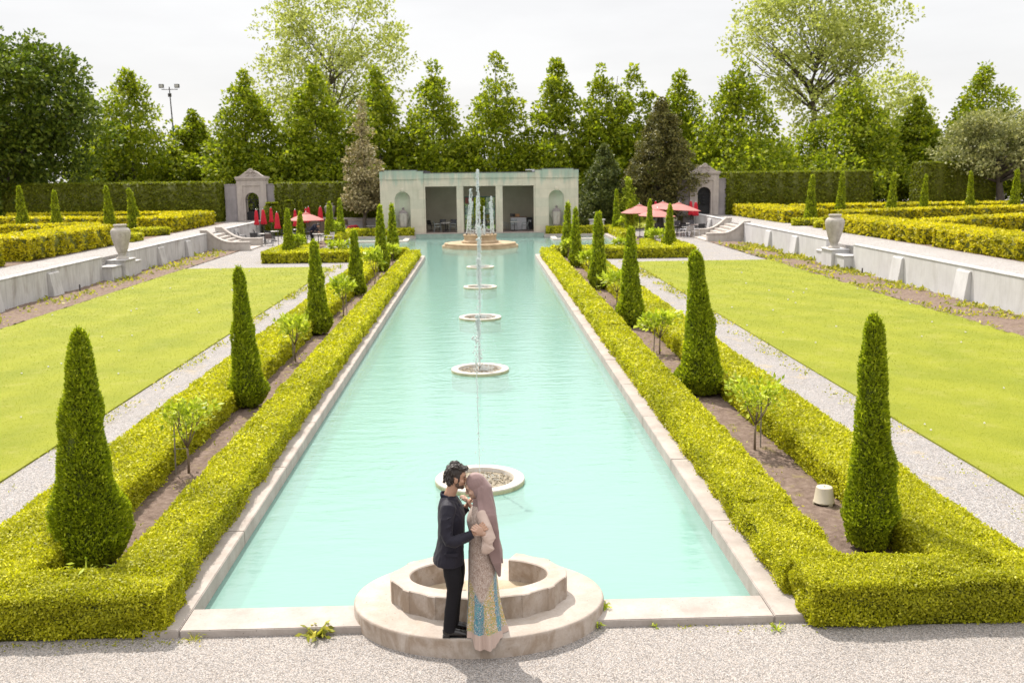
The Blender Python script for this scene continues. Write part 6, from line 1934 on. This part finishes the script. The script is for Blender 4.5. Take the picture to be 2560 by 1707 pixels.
def head_shapes(mb, Mh, k=1.0, male=True):
    def e(c, r): mb.ell(Mh @ (Vector(c) * k), tuple(x * k for x in r), 16, 11, Mh.to_3x3())
    e((-0.014, 0, 0.032), (0.096, 0.076, 0.102))
    e((0.018, 0, -0.022), (0.070, 0.066, 0.080))
    e((0.036, 0, -0.062), (0.050, 0.050, 0.046))
    e((0.068, 0, -0.094), (0.021, 0.024, 0.018))
    e((0.066, 0, 0.044), (0.022, 0.052, 0.034))
    e((0.073, 0, 0.026), (0.017, 0.046, 0.010))
    for s in (-1, 1):
        e((0.055, s * 0.040, -0.022), (0.026, 0.022, 0.022))
        if male: e((-0.004, s * 0.074, -0.010), (0.022, 0.010, 0.032)); e((0.004, s * 0.078, -0.004), (0.012, 0.008, 0.022))
        else: e((-0.008, s * 0.064, -0.006), (0.018, 0.008, 0.028))
    mb.tube([Mh @ (Vector(p) * k) for p in ((0.083, 0, 0.022), (0.097, 0, 0.0), (0.109, 0, -0.020), (0.098, 0, -0.030))], [0.009 * k, 0.011 * k, 0.0135 * k, 0.010 * k], 8)
    for s in (-1, 1): e((0.096, s * 0.011, -0.026), (0.010, 0.008, 0.007))
    e((0.086, 0, -0.050), (0.012, 0.022, 0.007)); e((0.084, 0, -0.062), (0.012, 0.019, 0.007))

def face_details(Mh, k, root, body, brow=True):
    for s in (-1, 1):
        # lowered lids with a dark lash line
        pts = [Mh @ (Vector(p) * k) for p in ((0.074, s * 0.047, 0.008), (0.0835, s * 0.036, 0.003), (0.0845, s * 0.026, 0.004), (0.080, s * 0.018, 0.007))]
        MB().tube(pts, [0.0016, 0.0030, 0.0030, 0.0015], 6).build("eyelashes", M['hair'], root)
        if brow:
            pts = [Mh @ (Vector(p) * k) for p in ((0.070, s * 0.054, 0.030), (0.084, s * 0.038, 0.036), (0.0895, s * 0.018, 0.032))]
            MB().tube(pts, [0.002, 0.0052, 0.0042], 6).build("eyebrow", M['hair'], root)

# ---- the man
def man():
    root = empty("person", (-0.258, -0.93, PLZ), label="bearded man in dark navy suit kissing the woman's forehead and holding her hand", cat="person")
    Mh = Matrix.Translation((0.058, 0, 1.688)) @ Matrix.Rotation(0.16, 4, 'Y')
    b = MB()
    head_shapes(b, Mh)
    b.tube([(-0.035, 0, 1.42), (-0.012, 0, 1.52), (0.022, 0, 1.60), (0.035, 0, 1.66)], [(0.075, 0.068), (0.058, 0.060), (0.054, 0.058), (0.05, 0.055)], 16, ref=(1, 0, 0))
    b.tube([(-0.02, 0, 0.86), (-0.01, 0, 1.05), (0.0, 0, 1.25), (-0.02, 0, 1.40), (-0.03, 0, 1.46)], [(0.13, 0.09), (0.12, 0.085), (0.15, 0.095), (0.16, 0.085), (0.09, 0.06)], 18, ref=(1, 0, 0))
    wr = (0.232, -0.292, 1.208)
    b.tube([(-0.03, -0.12, 1.42), (-0.03, -0.18, 1.42), (-0.045, -0.24, 1.28), (-0.018, -0.292, 1.13), (0.10, -0.296, 1.148), wr], [0.05, 0.052, 0.047, 0.042, 0.036, 0.027], 12)
    hand(b, wr, (0.84, 0.04, 0.54), (0.30, 0.92, -0.20), 1.10, (0.60, 0.64, 0.70, 0.76), side=-1, thumb=0.45)
    wl = (0.145, 0.292, 1.282)
    b.tube([(-0.03, 0.12, 1.42), (-0.03, 0.18, 1.42), (0.02, 0.265, 1.28), (0.055, 0.295, 1.18), wl], [0.05, 0.052, 0.047, 0.042, 0.028], 12)
    hand(b, wl, (0.55, -0.06, 0.85), (0.80, 0.0, -0.55), 1.08, (0.35, 0.4, 0.45, 0.5), side=1, thumb=0.6)
    for y, dx in ((-0.09, 0), (0.09, 0.03)):
        b.tube([(-0.01 + dx, y, 0.90), (dx, y, 0.5), (-0.05 + dx, y * 0.9, 0.06)], [0.08, 0.052, 0.036], 12)
        b.tube([(-0.09 + dx, y * 0.9, 0.045), (0.09 + dx, y * 0.9, 0.03)], [0.03, 0.026], 10)
    me = fuse("man_body", b, 0.0038, M['skin_m'], 3)
    body = link("body", me, root)
    face_details(Mh, 1.0, root, body)
    # hair: full swept mass with locks
    h = MB()
    def E(c, r, tilt=0.0): h.ell(Mh @ Vector(c), r, 16, 11, Mh.to_3x3() @ Matrix.Rotation(tilt, 3, 'Y'))
    E((-0.028, 0, 0.062), (0.098, 0.083, 0.088)); E((-0.056, 0, 0.0), (0.066, 0.078, 0.088)); E((0.040, 0, 0.108), (0.052, 0.058, 0.034), 0.25); E((-0.062, 0, -0.055), (0.040, 0.058, 0.048))
    for s in (-1, 1): E((0.006, s * 0.066, 0.030), (0.028, 0.014, 0.034)); E((0.024, s * 0.067, -0.004), (0.010, 0.008, 0.026))
    r = np.random.default_rng(12)
    for k in range(150):
        a = r.uniform(-1.5, 1.5); th = r.uniform(0.0, 1.75)
        base = Vector((-0.028 + 0.100 * math.cos(th + 0.35) * math.cos(a * 0.6), 0.086 * math.sin(a) * math.sin(min(1.57, th + 0.5)), 0.062 + 0.092 * math.sin(th + 0.35) * math.cos(a * 0.55)))
        d = Vector((-0.6 * math.sin(th) - 0.1, 0.25 * math.sin(a) + r.normal(0, 0.25), 0.35 - 0.9 * max(0, th - 0.9) + r.normal(0, 0.25)))
        d = d.normalized() * r.uniform(0.022, 0.042)
        h.tube([Mh @ base, Mh @ (base + d * 0.55 + Vector((0, 0, 0.006))), Mh @ (base + d)], [0.006, 0.0055, 0.002], 5)
    for k in range(150):
        a = r.uniform(-1.9, 1.9); zz = r.uniform(-0.05, 0.12)
        base = Vector((-0.045 - 0.082 * math.cos(a) * (1 - max(0, zz - 0.05) * 4), 0.082 * math.sin(a), zz))
        d = Vector((-0.25 * math.cos(a), 0.3 * math.sin(a), -1.0)) + Vector((r.normal(0, 0.35), r.normal(0, 0.35), 0))
        d = d.normalized() * r.uniform(0.022, 0.036)
        h.tube([Mh @ base, Mh @ (base + d * 0.5 + Vector((-0.004 * math.cos(a), 0.004 * math.sin(a), 0))), Mh @ (base + d)], [0.004, 0.0065, 0.003], 5)
    for k in range(16):   # quiff over the forehead
        y = r.uniform(-0.05, 0.05)
        p = Vector((0.050 + r.uniform(-0.01, 0.02), y, 0.110 + r.uniform(-0.02, 0.01)))
        h.tube([Mh @ p, Mh @ (p + Vector((0.025, r.normal(0, 0.008), 0.012))), Mh @ (p + Vector((0.040, r.normal(0, 0.014), -0.006)))], [0.008, 0.007, 0.003], 6)
    link("hair", fuse("man_hair", h, 0.0042, M['hair'], 1), root)
    g = MB()
    def G_(c, r_): g.ell(Mh @ Vector(c), r_, 16, 11, Mh.to_3x3())
    G_((0.034, 0, -0.066), (0.0525, 0.0522, 0.0465)); G_((0.068, 0, -0.095), (0.0222, 0.0252, 0.0192)); G_((0.0875, 0, -0.0415), (0.0115, 0.024, 0.0052))
    for s in (-1, 1): G_((0.014, s * 0.0575, -0.048), (0.020, 0.0095, 0.036))
    link("beard", fuse("man_beard", g, 0.004, M['beard'], 1), root)
    # jacket
    j = MB()
    rings = [((-0.034, 0, 1.515), (0.070, 0.064)), ((-0.032, 0, 1.485), (0.115, 0.080)), ((-0.028, 0, 1.45), (0.178, 0.100)), ((-0.018, 0, 1.39), (0.208, 0.122)), ((-0.004, 0, 1.29), (0.215, 0.141)), ((-0.006, 0, 1.15), (0.200, 0.137)),
             ((-0.014, 0, 1.03), (0.196, 0.137)), ((-0.026, 0, 0.93), (0.205, 0.146)), ((-0.044, 0, 0.84), (0.216, 0.160)), ((-0.048, 0, 0.795), (0.217, 0.164))]
    j.tube([p for p, _ in rings], [q for _, q in rings], 28, ref=(1, 0, 0))
    j.tube([(-0.03, -0.11, 1.425), (-0.03, -0.185, 1.418), (-0.045, -0.232, 1.32), (-0.048, -0.262, 1.20), (-0.022, -0.298, 1.125), (0.04, -0.300, 1.122), (0.12, -0.298, 1.15), (0.215, -0.294, 1.198)], [0.075, 0.080, 0.072, 0.066, 0.062, 0.060, 0.055, 0.047], 16)
    j.tube([(-0.03, 0.11, 1.425), (-0.03, 0.185, 1.418), (0.00, 0.25, 1.30), (0.045, 0.295, 1.185), (0.09, 0.298, 1.215), (0.138, 0.293, 1.272)], [0.075, 0.080, 0.070, 0.062, 0.056, 0.046], 16)
    # crumples on the bent sleeve
    rr = np.random.default_rng(3)
    for (c, d, ln) in [((-0.02, -0.30, 1.20), (0.5, -0.2, 0.35), 0.07), ((-0.005, -0.325, 1.165), (0.7, 0.1, 0.25), 0.075), ((0.02, -0.325, 1.14), (0.75, 0.1, 0.1), 0.06), ((-0.035, -0.305, 1.27), (0.6, -0.1, 0.4), 0.065), ((-0.04, -0.285, 1.35), (0.5, -0.2, 0.35), 0.07), ((0.055, -0.315, 1.165), (0.3, 0.1, 0.5), 0.04), ((0.01, -0.20, 1.40), (0.5, 0.2, -0.5), 0.09)]:
        C_ = Vector(c); D_ = Vector(d).normalized() * ln
        j.tube([C_ - D_, C_ + Vector((0, -0.006, 0)), C_ + D_], [0.004, 0.010, 0.004], 6)
    me = fuse("man_jacket", j, 0.0065, M['suit'], 3)
    wrinkle(me, 0.0045, 22, 5)
    jk = link("jacket", me, root)
    c = MB()
    arc = [(-0.034 + 0.072 * math.cos(t), 0.072 * math.sin(t), 1.515 - 0.05 * (0.5 + 0.5 * math.cos(t))) for t in np.linspace(0.45, 2 * PI - 0.45, 26)]
    c.tube(arc, (0.010, 0.028), 8, ref=(0, 0, 1))
    c.tube([(0.032, -0.045, 1.47), (0.075, -0.075, 1.42), (0.128, -0.055, 1.28)], [(0.010, 0.02), (0.010, 0.032), (0.008, 0.01)], 8, ref=(0, 1, 0.2))
    c.tube([(0.032, 0.045, 1.47), (0.075, 0.075, 1.42), (0.128, 0.055, 1.28)], [(0.010, 0.02), (0.010, 0.032), (0.008, 0.01)], 8, ref=(0, 1, -0.2))
    c.build("collar", M['collar'], jk, smooth=True)
    MB().box(-0.075, 0.065, -0.222, -0.205, 0.925, 0.965).build("pocket_flap", M['suit'], jk, bevel=0.005)
    bt = MB()
    for k in range(4): bt.ell((0.115 + 0.018 * k, -0.350 + 0.001 * k, 1.130 + 0.008 * k), (0.006, 0.004, 0.006), 8, 6)
    bt.build("cuff_buttons", M['leather'], jk)
    t = MB()
    t.ell((-0.025, 0, 0.86), (0.125, 0.165, 0.12))
    t.tube([(-0.01, -0.088, 0.86), (-0.002, -0.092, 0.68), (0.004, -0.09, 0.52), (-0.022, -0.086, 0.32), (-0.048, -0.082, 0.14), (-0.052, -0.082, 0.062)], [0.098, 0.092, 0.072, 0.066, 0.064, 0.066], 18)
    t.tube([(0.02, 0.088, 0.86), (0.03, 0.092, 0.68), (0.035, 0.09, 0.52), (0.005, 0.086, 0.32), (-0.015, 0.082, 0.14), (-0.02, 0.082, 0.062)], [0.098, 0.092, 0.072, 0.066, 0.064, 0.066], 18)
    me = fuse("man_trousers", t, 0.007, M['trouser'], 3)
    wrinkle(me, 0.004, 18, 9, 0.6)
    link("trousers", me, root)
    for y, dx in ((-0.082, 0), (0.082, 0.032)):
        s = MB()
        s.tube([(-0.118 + dx, y, 0.048), (-0.085 + dx, y, 0.052), (-0.02 + dx, y, 0.052), (0.05 + dx, y, 0.046), (0.11 + dx, y, 0.036), (0.155 + dx, y, 0.028), (0.172 + dx, y, 0.024)],
               [(0.020, 0.030), (0.036, 0.042), (0.038, 0.044), (0.043, 0.034), (0.045, 0.024), (0.034, 0.017), (0.012, 0.009)], 16, ref=(0, 0, 1))
        s.box(-0.115 + dx, -0.05 + dx, y - 0.034, y + 0.034, 0.001, 0.03)
        me = fuse("shoe", s, 0.0055, M['leather'], 2)
        so = link("shoe", me, root)
        q = MB()
        for kk in range(4): q.tube([(0.052 + dx + 0.004 * kk, y - 0.02 + 0.004 * kk, 0.078), (0.066 + dx + 0.004 * kk, y - 0.032 + 0.005 * kk, 0.066)], [0.004, 0.0055], 6)
        q.build("tassel", M['leather'], so)
        MB().prism([(-0.122 + dx, y - 0.03), (-0.05 + dx, y - 0.037), (0.03 + dx, y - 0.038), (0.10 + dx, y - 0.046), (0.165 + dx, y - 0.022), (0.165 + dx, y + 0.022), (0.10 + dx, y + 0.046), (0.03 + dx, y + 0.038), (-0.05 + dx, y + 0.037), (-0.122 + dx, y + 0.03)], 0.001, 0.010).build("sole", M['iron'], so)
    return root
man()

# ---- the woman
def woman():
    root = empty("person", (0.030, -0.93, PLZ), label="woman in mauve hijab and long printed lace dress, facing the man in the suit", cat="person")
    Mh = Matrix.Translation((-0.050, 0, 1.575)) @ Matrix.Rotation(PI, 4, 'Z') @ Matrix.Rotation(0.42, 4, 'Y')
    k = 0.94
    b = MB()
    head_shapes(b, Mh, k, False)
    b.tube([(0.02, 0, 1.32), (0.01, 0, 1.42), (-0.02, 0, 1.52)], [0.06, 0.05, 0.048], 14)
    b.tube([(0.02, 0, 0.80), (0.01, 0, 1.0), (0.0, 0, 1.2), (0.02, 0, 1.36)], [(0.12, 0.09), (0.10, 0.08), (0.12, 0.085), (0.11, 0.06)], 16, ref=(1, 0, 0))
    wr = (0.030, -0.292, 1.205)
    b.tube([(0.02, -0.10, 1.35), (0.02, -0.15, 1.35), (0.055, -0.225, 1.22), (0.085, -0.262, 1.10), wr], [0.042, 0.042, 0.038, 0.034, 0.023], 12)
    hand(b, wr, (-0.70, -0.38, 0.60), (-0.45, 0.85, 0.1), 1.0, (0.72, 0.76, 0.8, 0.86), side=1, thumb=0.4)
    wl = (-0.105, 0.272, 1.295)
    b.tube([(0.02, 0.10, 1.35), (0.02, 0.15, 1.35), (0.02, 0.25, 1.25), (0.0, 0.275, 1.18), wl], [0.042, 0.042, 0.038, 0.034, 0.023], 12)
    hand(b, wl, (-0.45, 0.05, 0.9), (-0.85, 0.0, -0.4), 0.98, (0.5, 0.55, 0.6, 0.7), side=-1, thumb=0.5)
    for y in (-0.08, 0.08):
        b.tube([(0.02, y, 0.85), (0.02, y, 0.45), (0.03, y, 0.06)], [0.075, 0.05, 0.035], 12)
        b.tube([(0.06, y, 0.04), (-0.09, y, 0.03)], [0.028, 0.024], 10)
    link("body", fuse("woman_body", b, 0.0038, M['skin_w'], 3), root)
    face_details(Mh, k, root, None)
    lp = MB()
    lp.ell(Mh @ (Vector((0.0915, 0, -0.056)) * k), (0.010, 0.019, 0.010), 12, 8, Mh.to_3x3())
    lp.build("lips", plain("lip_colour", (0.30, 0.135, 0.115), 0.5), root, smooth=True)
    # hijab: fitted over the head, wrapped at the neck, long tail behind
    h = MB()
    def E(c, r, rot=0.0): h.ell(Mh @ Vector(c), r, 20, 13, Mh.to_3x3() @ Matrix.Rotation(rot, 3, 'Y'))
    E((-0.040, 0, 0.040), (0.106, 0.090, 0.110)); E((-0.068, 0, -0.030), (0.086, 0.086, 0.115))
    for s in (-1, 1): E((-0.020, s * 0.066, -0.035), (0.046, 0.022, 0.085), -0.25)
    E((-0.004, 0, -0.120), (0.050, 0.056, 0.026))
    h.ell((0.000, 0, 1.425), (0.072, 0.076, 0.055), 18, 10); h.ell((0.015, 0, 1.385), (0.095, 0.115, 0.045), 18, 10)
    h.tube([(0.02, 0, 1.66), (0.045, -0.01, 1.58), (0.060, -0.02, 1.48), (0.075, -0.03, 1.36), (0.100, -0.045, 1.20), (0.130, -0.060, 1.02), (0.160, -0.080, 0.86), (0.178, -0.095, 0.74), (0.192, -0.105, 0.66)],
           [(0.06, 0.05), (0.088, 0.078), (0.115, 0.080), (0.155, 0.088), (0.150, 0.080), (0.125, 0.068), (0.100, 0.054), (0.062, 0.036), (0.02, 0.014)], 26, ref=(1, 0, 0))
    h.tube([(0.10, 0.06, 1.30), (0.15, 0.05, 1.08), (0.20, 0.03, 0.88), (0.225, 0.02, 0.75)], [(0.08, 0.05), (0.08, 0.035), (0.06, 0.025), (0.015, 0.01)], 16, ref=(1, 0, 0))
    h.tube([(0.05, -0.14, 1.36), (0.085, -0.165, 1.22), (0.075, -0.165, 1.08), (0.10, -0.155, 0.98), (0.12, -0.15, 0.92)], [(0.05, 0.055), (0.05, 0.055), (0.035, 0.05), (0.02, 0.03), (0.008, 0.01)], 14, ref=(1, 0, 0))
    for q in range(9):    # ridges of the folds
        u = -0.9 + 1.8 * q / 8
        sx = 0.075 * u
        h.tube([(0.02 + sx * 0.5, -0.085, 1.62 - 0.03 * abs(u)), (0.050 + sx, -0.108, 1.48), (0.078 + sx * 1.05, -0.178, 1.34), (0.105 + sx, -0.192, 1.18), (0.132 + sx * 0.8, -0.182, 1.0), (0.163 + sx * 0.55, -0.178, 0.84), (0.185 + sx * 0.2, -0.13, 0.70)],
               [0.006, 0.014, 0.018, 0.020, 0.019, 0.015, 0.004], 8)
    for q in range(4):    # wrap across the throat
        h.tube([(-0.062, 0.02, 1.405 + 0.016 * q), (-0.066 + 0.004 * q, -0.045, 1.412 + 0.018 * q), (-0.02, -0.095, 1.415 + 0.02 * q), (0.05, -0.105, 1.40 + 0.024 * q)], [0.008, 0.011, 0.011, 0.006], 8)
    me = fuse("hijab", h, 0.0055, M['mauve'], 1)
    wrinkle(me, 0.005, 24, 3, 0.22)
    link("hijab", me, root)
    # dress
    d = MB()
    n = 96
    prof = [(0.010, 1.425, 0.085, 0.070), (0.012, 1.39, 0.135, 0.088), (0.006, 1.35, 0.160, 0.102), (-0.018, 1.26, 0.158, 0.124), (-0.014, 1.20, 0.150, 0.120), (0.002, 1.10, 0.135, 0.112), (0.008, 0.98, 0.160, 0.130), (0.014, 0.82, 0.176, 0.142),
            (0.016, 0.62, 0.176, 0.148), (0.016, 0.45, 0.180, 0.154), (0.020, 0.28, 0.192, 0.163), (0.026, 0.12, 0.215, 0.176), (0.032, 0.03, 0.240, 0.188)]
    vs = []
    def ringpt(cx, z, hw, hd, a):
        f = np.clip((0.75 - z) / 0.7, 0, 1)
        mod = 1 + f * (0.075 * math.sin(9 * a + 0.8) + 0.045 * math.sin(14 * a + 2.0) + 0.02 * math.sin(23 * a))
        back = 1 + 0.45 * f ** 2 * max(0, math.cos(a - 0.75)) ** 3      # train behind on the far side
        return (cx + hd * mod * back * math.cos(a), hw * mod * math.sin(a) * (1 + 0.05 * f), z)
    for (cx, z, hw, hd) in prof:
        for q in range(n): vs.append(ringpt(cx, z, hw, hd, 2 * PI * q / n))
    # hem: hangs over the platform edge on the near side
    for q in range(n):
        a = 2 * PI * q / n
        x, y, z = ringpt(0.034, 0.0, 0.250, 0.190, a)
        over = np.clip((-0.165 - y) / 0.05, 0, 1)
        vs.append((x, y - 0.012 * over, 0.006 - 0.075 * over))
    m_ = len(prof) + 1
    fs = [(kk * n + q, kk * n + (q + 1) % n, (kk + 1) * n + (q + 1) % n, (kk + 1) * n + q) for kk in range(m_ - 1) for q in range(n)]
    fs = [f[::-1] for f in fs]
    fs.append(list(range(n)))
    d.add(vs, fs)
    me = d.mesh("dress", M['dress'], True)
    sub = link("dress_raw", me); md = sub.modifiers.new("s", 'SUBSURF'); md.levels = 1; md.render_levels = 1
    dg = bpy.context.evaluated_depsgraph_get()
    me2 = bpy.data.meshes.new_from_object(sub.evaluated_get(dg)); bpy.data.objects.remove(sub)
    me2.name = "dress"
    wrinkle(me2, 0.0035, 15, 8, 0.4, lambda co: np.clip((co[:, 2] - 0.25) / 0.3, 0, 1))
    link("dress", me2, root)
    for sgn in (-1, 1):
        s = MB()
        if sgn < 0:
            s.tube([(0.015, -0.10, 1.355), (0.02, -0.150, 1.345), (0.055, -0.215, 1.24), (0.088, -0.255, 1.12), (0.086, -0.262, 1.06), (0.055, -0.264, 1.045), (0.022, -0.262, 1.05)],
                   [(0.055, 0.055), (0.062, 0.062), (0.060, 0.062), (0.070, 0.066), (0.068, 0.070), (0.056, 0.082), (0.050, 0.080)], 18, ref=(0, 0, 1))
            s.tube([(0.090, -0.262, 1.10), (0.068, -0.275, 1.15), (0.045, -0.287, 1.185)], [0.06, 0.045, 0.034], 14)
        else:
            s.tube([(0.015, 0.10, 1.355), (0.02, 0.150, 1.345), (0.02, 0.245, 1.25), (0.0, 0.275, 1.17), (-0.05, 0.275, 1.20), (-0.085, 0.273, 1.25)], [0.055, 0.062, 0.058, 0.062, 0.058, 0.05], 16)
        me = fuse("sleeve", s, 0.006, M['satin'], 3)
        wrinkle(me, 0.0035, 20, 4 + sgn)
        sl = link("sleeve", me, root)
        if sgn < 0:
            q = MB()
            q.tube([(0.030, -0.262, 1.05), (0.010, -0.262, 1.052)], [(0.049, 0.079), (0.051, 0.082)], 20, ref=(0, 0, 1))
            q.build("sleeve_lining", M['dress'], sl, smooth=True)
    return root
woman()

# ---- the waiter far behind
def waiter():
    root = empty("person", (-12.15, 60.9, 0), label="waiter in dark clothes bending over a table under the open pink umbrella on the left", cat="person")
    b = MB()
    Mh = Matrix.Translation((0.50, 0, 1.30)) @ Matrix.Rotation(0.75, 4, 'Y')
    head_shapes(b, Mh)
    b.tube([(0.0, 0, 0.90), (0.12, 0, 1.08), (0.30, 0, 1.24), (0.36, 0, 1.26), (0.46, 0, 1.28)], [(0.14, 0.10), (0.13, 0.10), (0.17, 0.11), (0.10, 0.07), (0.05, 0.05)], 16, ref=(0, 1, 0))
    for s in (-1, 1):
        b.tube([(0.30, s * 0.16, 1.22), (0.38, s * 0.21, 1.02), (0.50, s * 0.16, 0.85)], [0.05, 0.042, 0.028], 10)
        hand(b, (0.50, s * 0.16, 0.85), (0.75, -0.1 * s, -0.4), (0, 0, -1), 1.0, (0.3, 0.3, 0.35, 0.4), side=s)
        b.tube([(0.0, s * 0.09, 0.92), (0.03, s * 0.09, 0.5), (-0.03, s * 0.09, 0.06)], [0.08, 0.055, 0.036], 12)
        b.tube([(-0.07, s * 0.09, 0.04), (0.13, s * 0.09, 0.03)], [0.035, 0.03], 10)
    link("body", fuse("waiter_body", b, 0.007, M['skin_m'], 2), root)
    h = MB(); h.ell(Mh @ Vector((-0.025, 0, 0.055)), (0.10, 0.085, 0.092), 14, 9, Mh.to_3x3()); h.ell(Mh @ Vector((-0.055, 0, 0.0)), (0.06, 0.078, 0.085), 14, 9, Mh.to_3x3())
    link("hair", fuse("waiter_hair", h, 0.008, M['hair'], 1), root)
    j = MB()
    j.tube([(-0.01, 0, 0.86), (0.02, 0, 0.95), (0.12, 0, 1.09), (0.28, 0, 1.235), (0.36, 0, 1.265), (0.41, 0, 1.275)], [(0.17, 0.13), (0.165, 0.125), (0.17, 0.125), (0.20, 0.13), (0.14, 0.09), (0.07, 0.06)], 18, ref=(0, 1, 0))
    for s in (-1, 1):
        j.tube([(0.27, s * 0.14, 1.22), (0.30, s * 0.19, 1.21), (0.38, s * 0.225, 1.02), (0.47, s * 0.175, 0.89)], [0.07, 0.072, 0.06, 0.045], 12)
    link("shirt", fuse("waiter_shirt", j, 0.009, M['collar'], 2), root)
    t = MB()
    t.ell((-0.01, 0, 0.88), (0.13, 0.17, 0.12))
    for s in (-1, 1):
        t.tube([(-0.01, s * 0.09, 0.88), (0.02, s * 0.09, 0.5), (-0.03, s * 0.09, 0.07)], [0.10, 0.075, 0.062], 12)
    link("trousers", fuse("waiter_trousers", t, 0.009, M['trouser'], 2), root)
    for s in (-1, 1):
        q = MB(); q.tube([(-0.11, s * 0.09, 0.045), (0.0, s * 0.09, 0.05), (0.10, s * 0.09, 0.036), (0.16, s * 0.09, 0.026)], [(0.03, 0.04), (0.042, 0.045), (0.045, 0.03), (0.02, 0.015)], 12, ref=(0, 0, 1))
        link("shoe", fuse("waiter_shoe", q, 0.008, M['leather'], 1), root)
waiter()
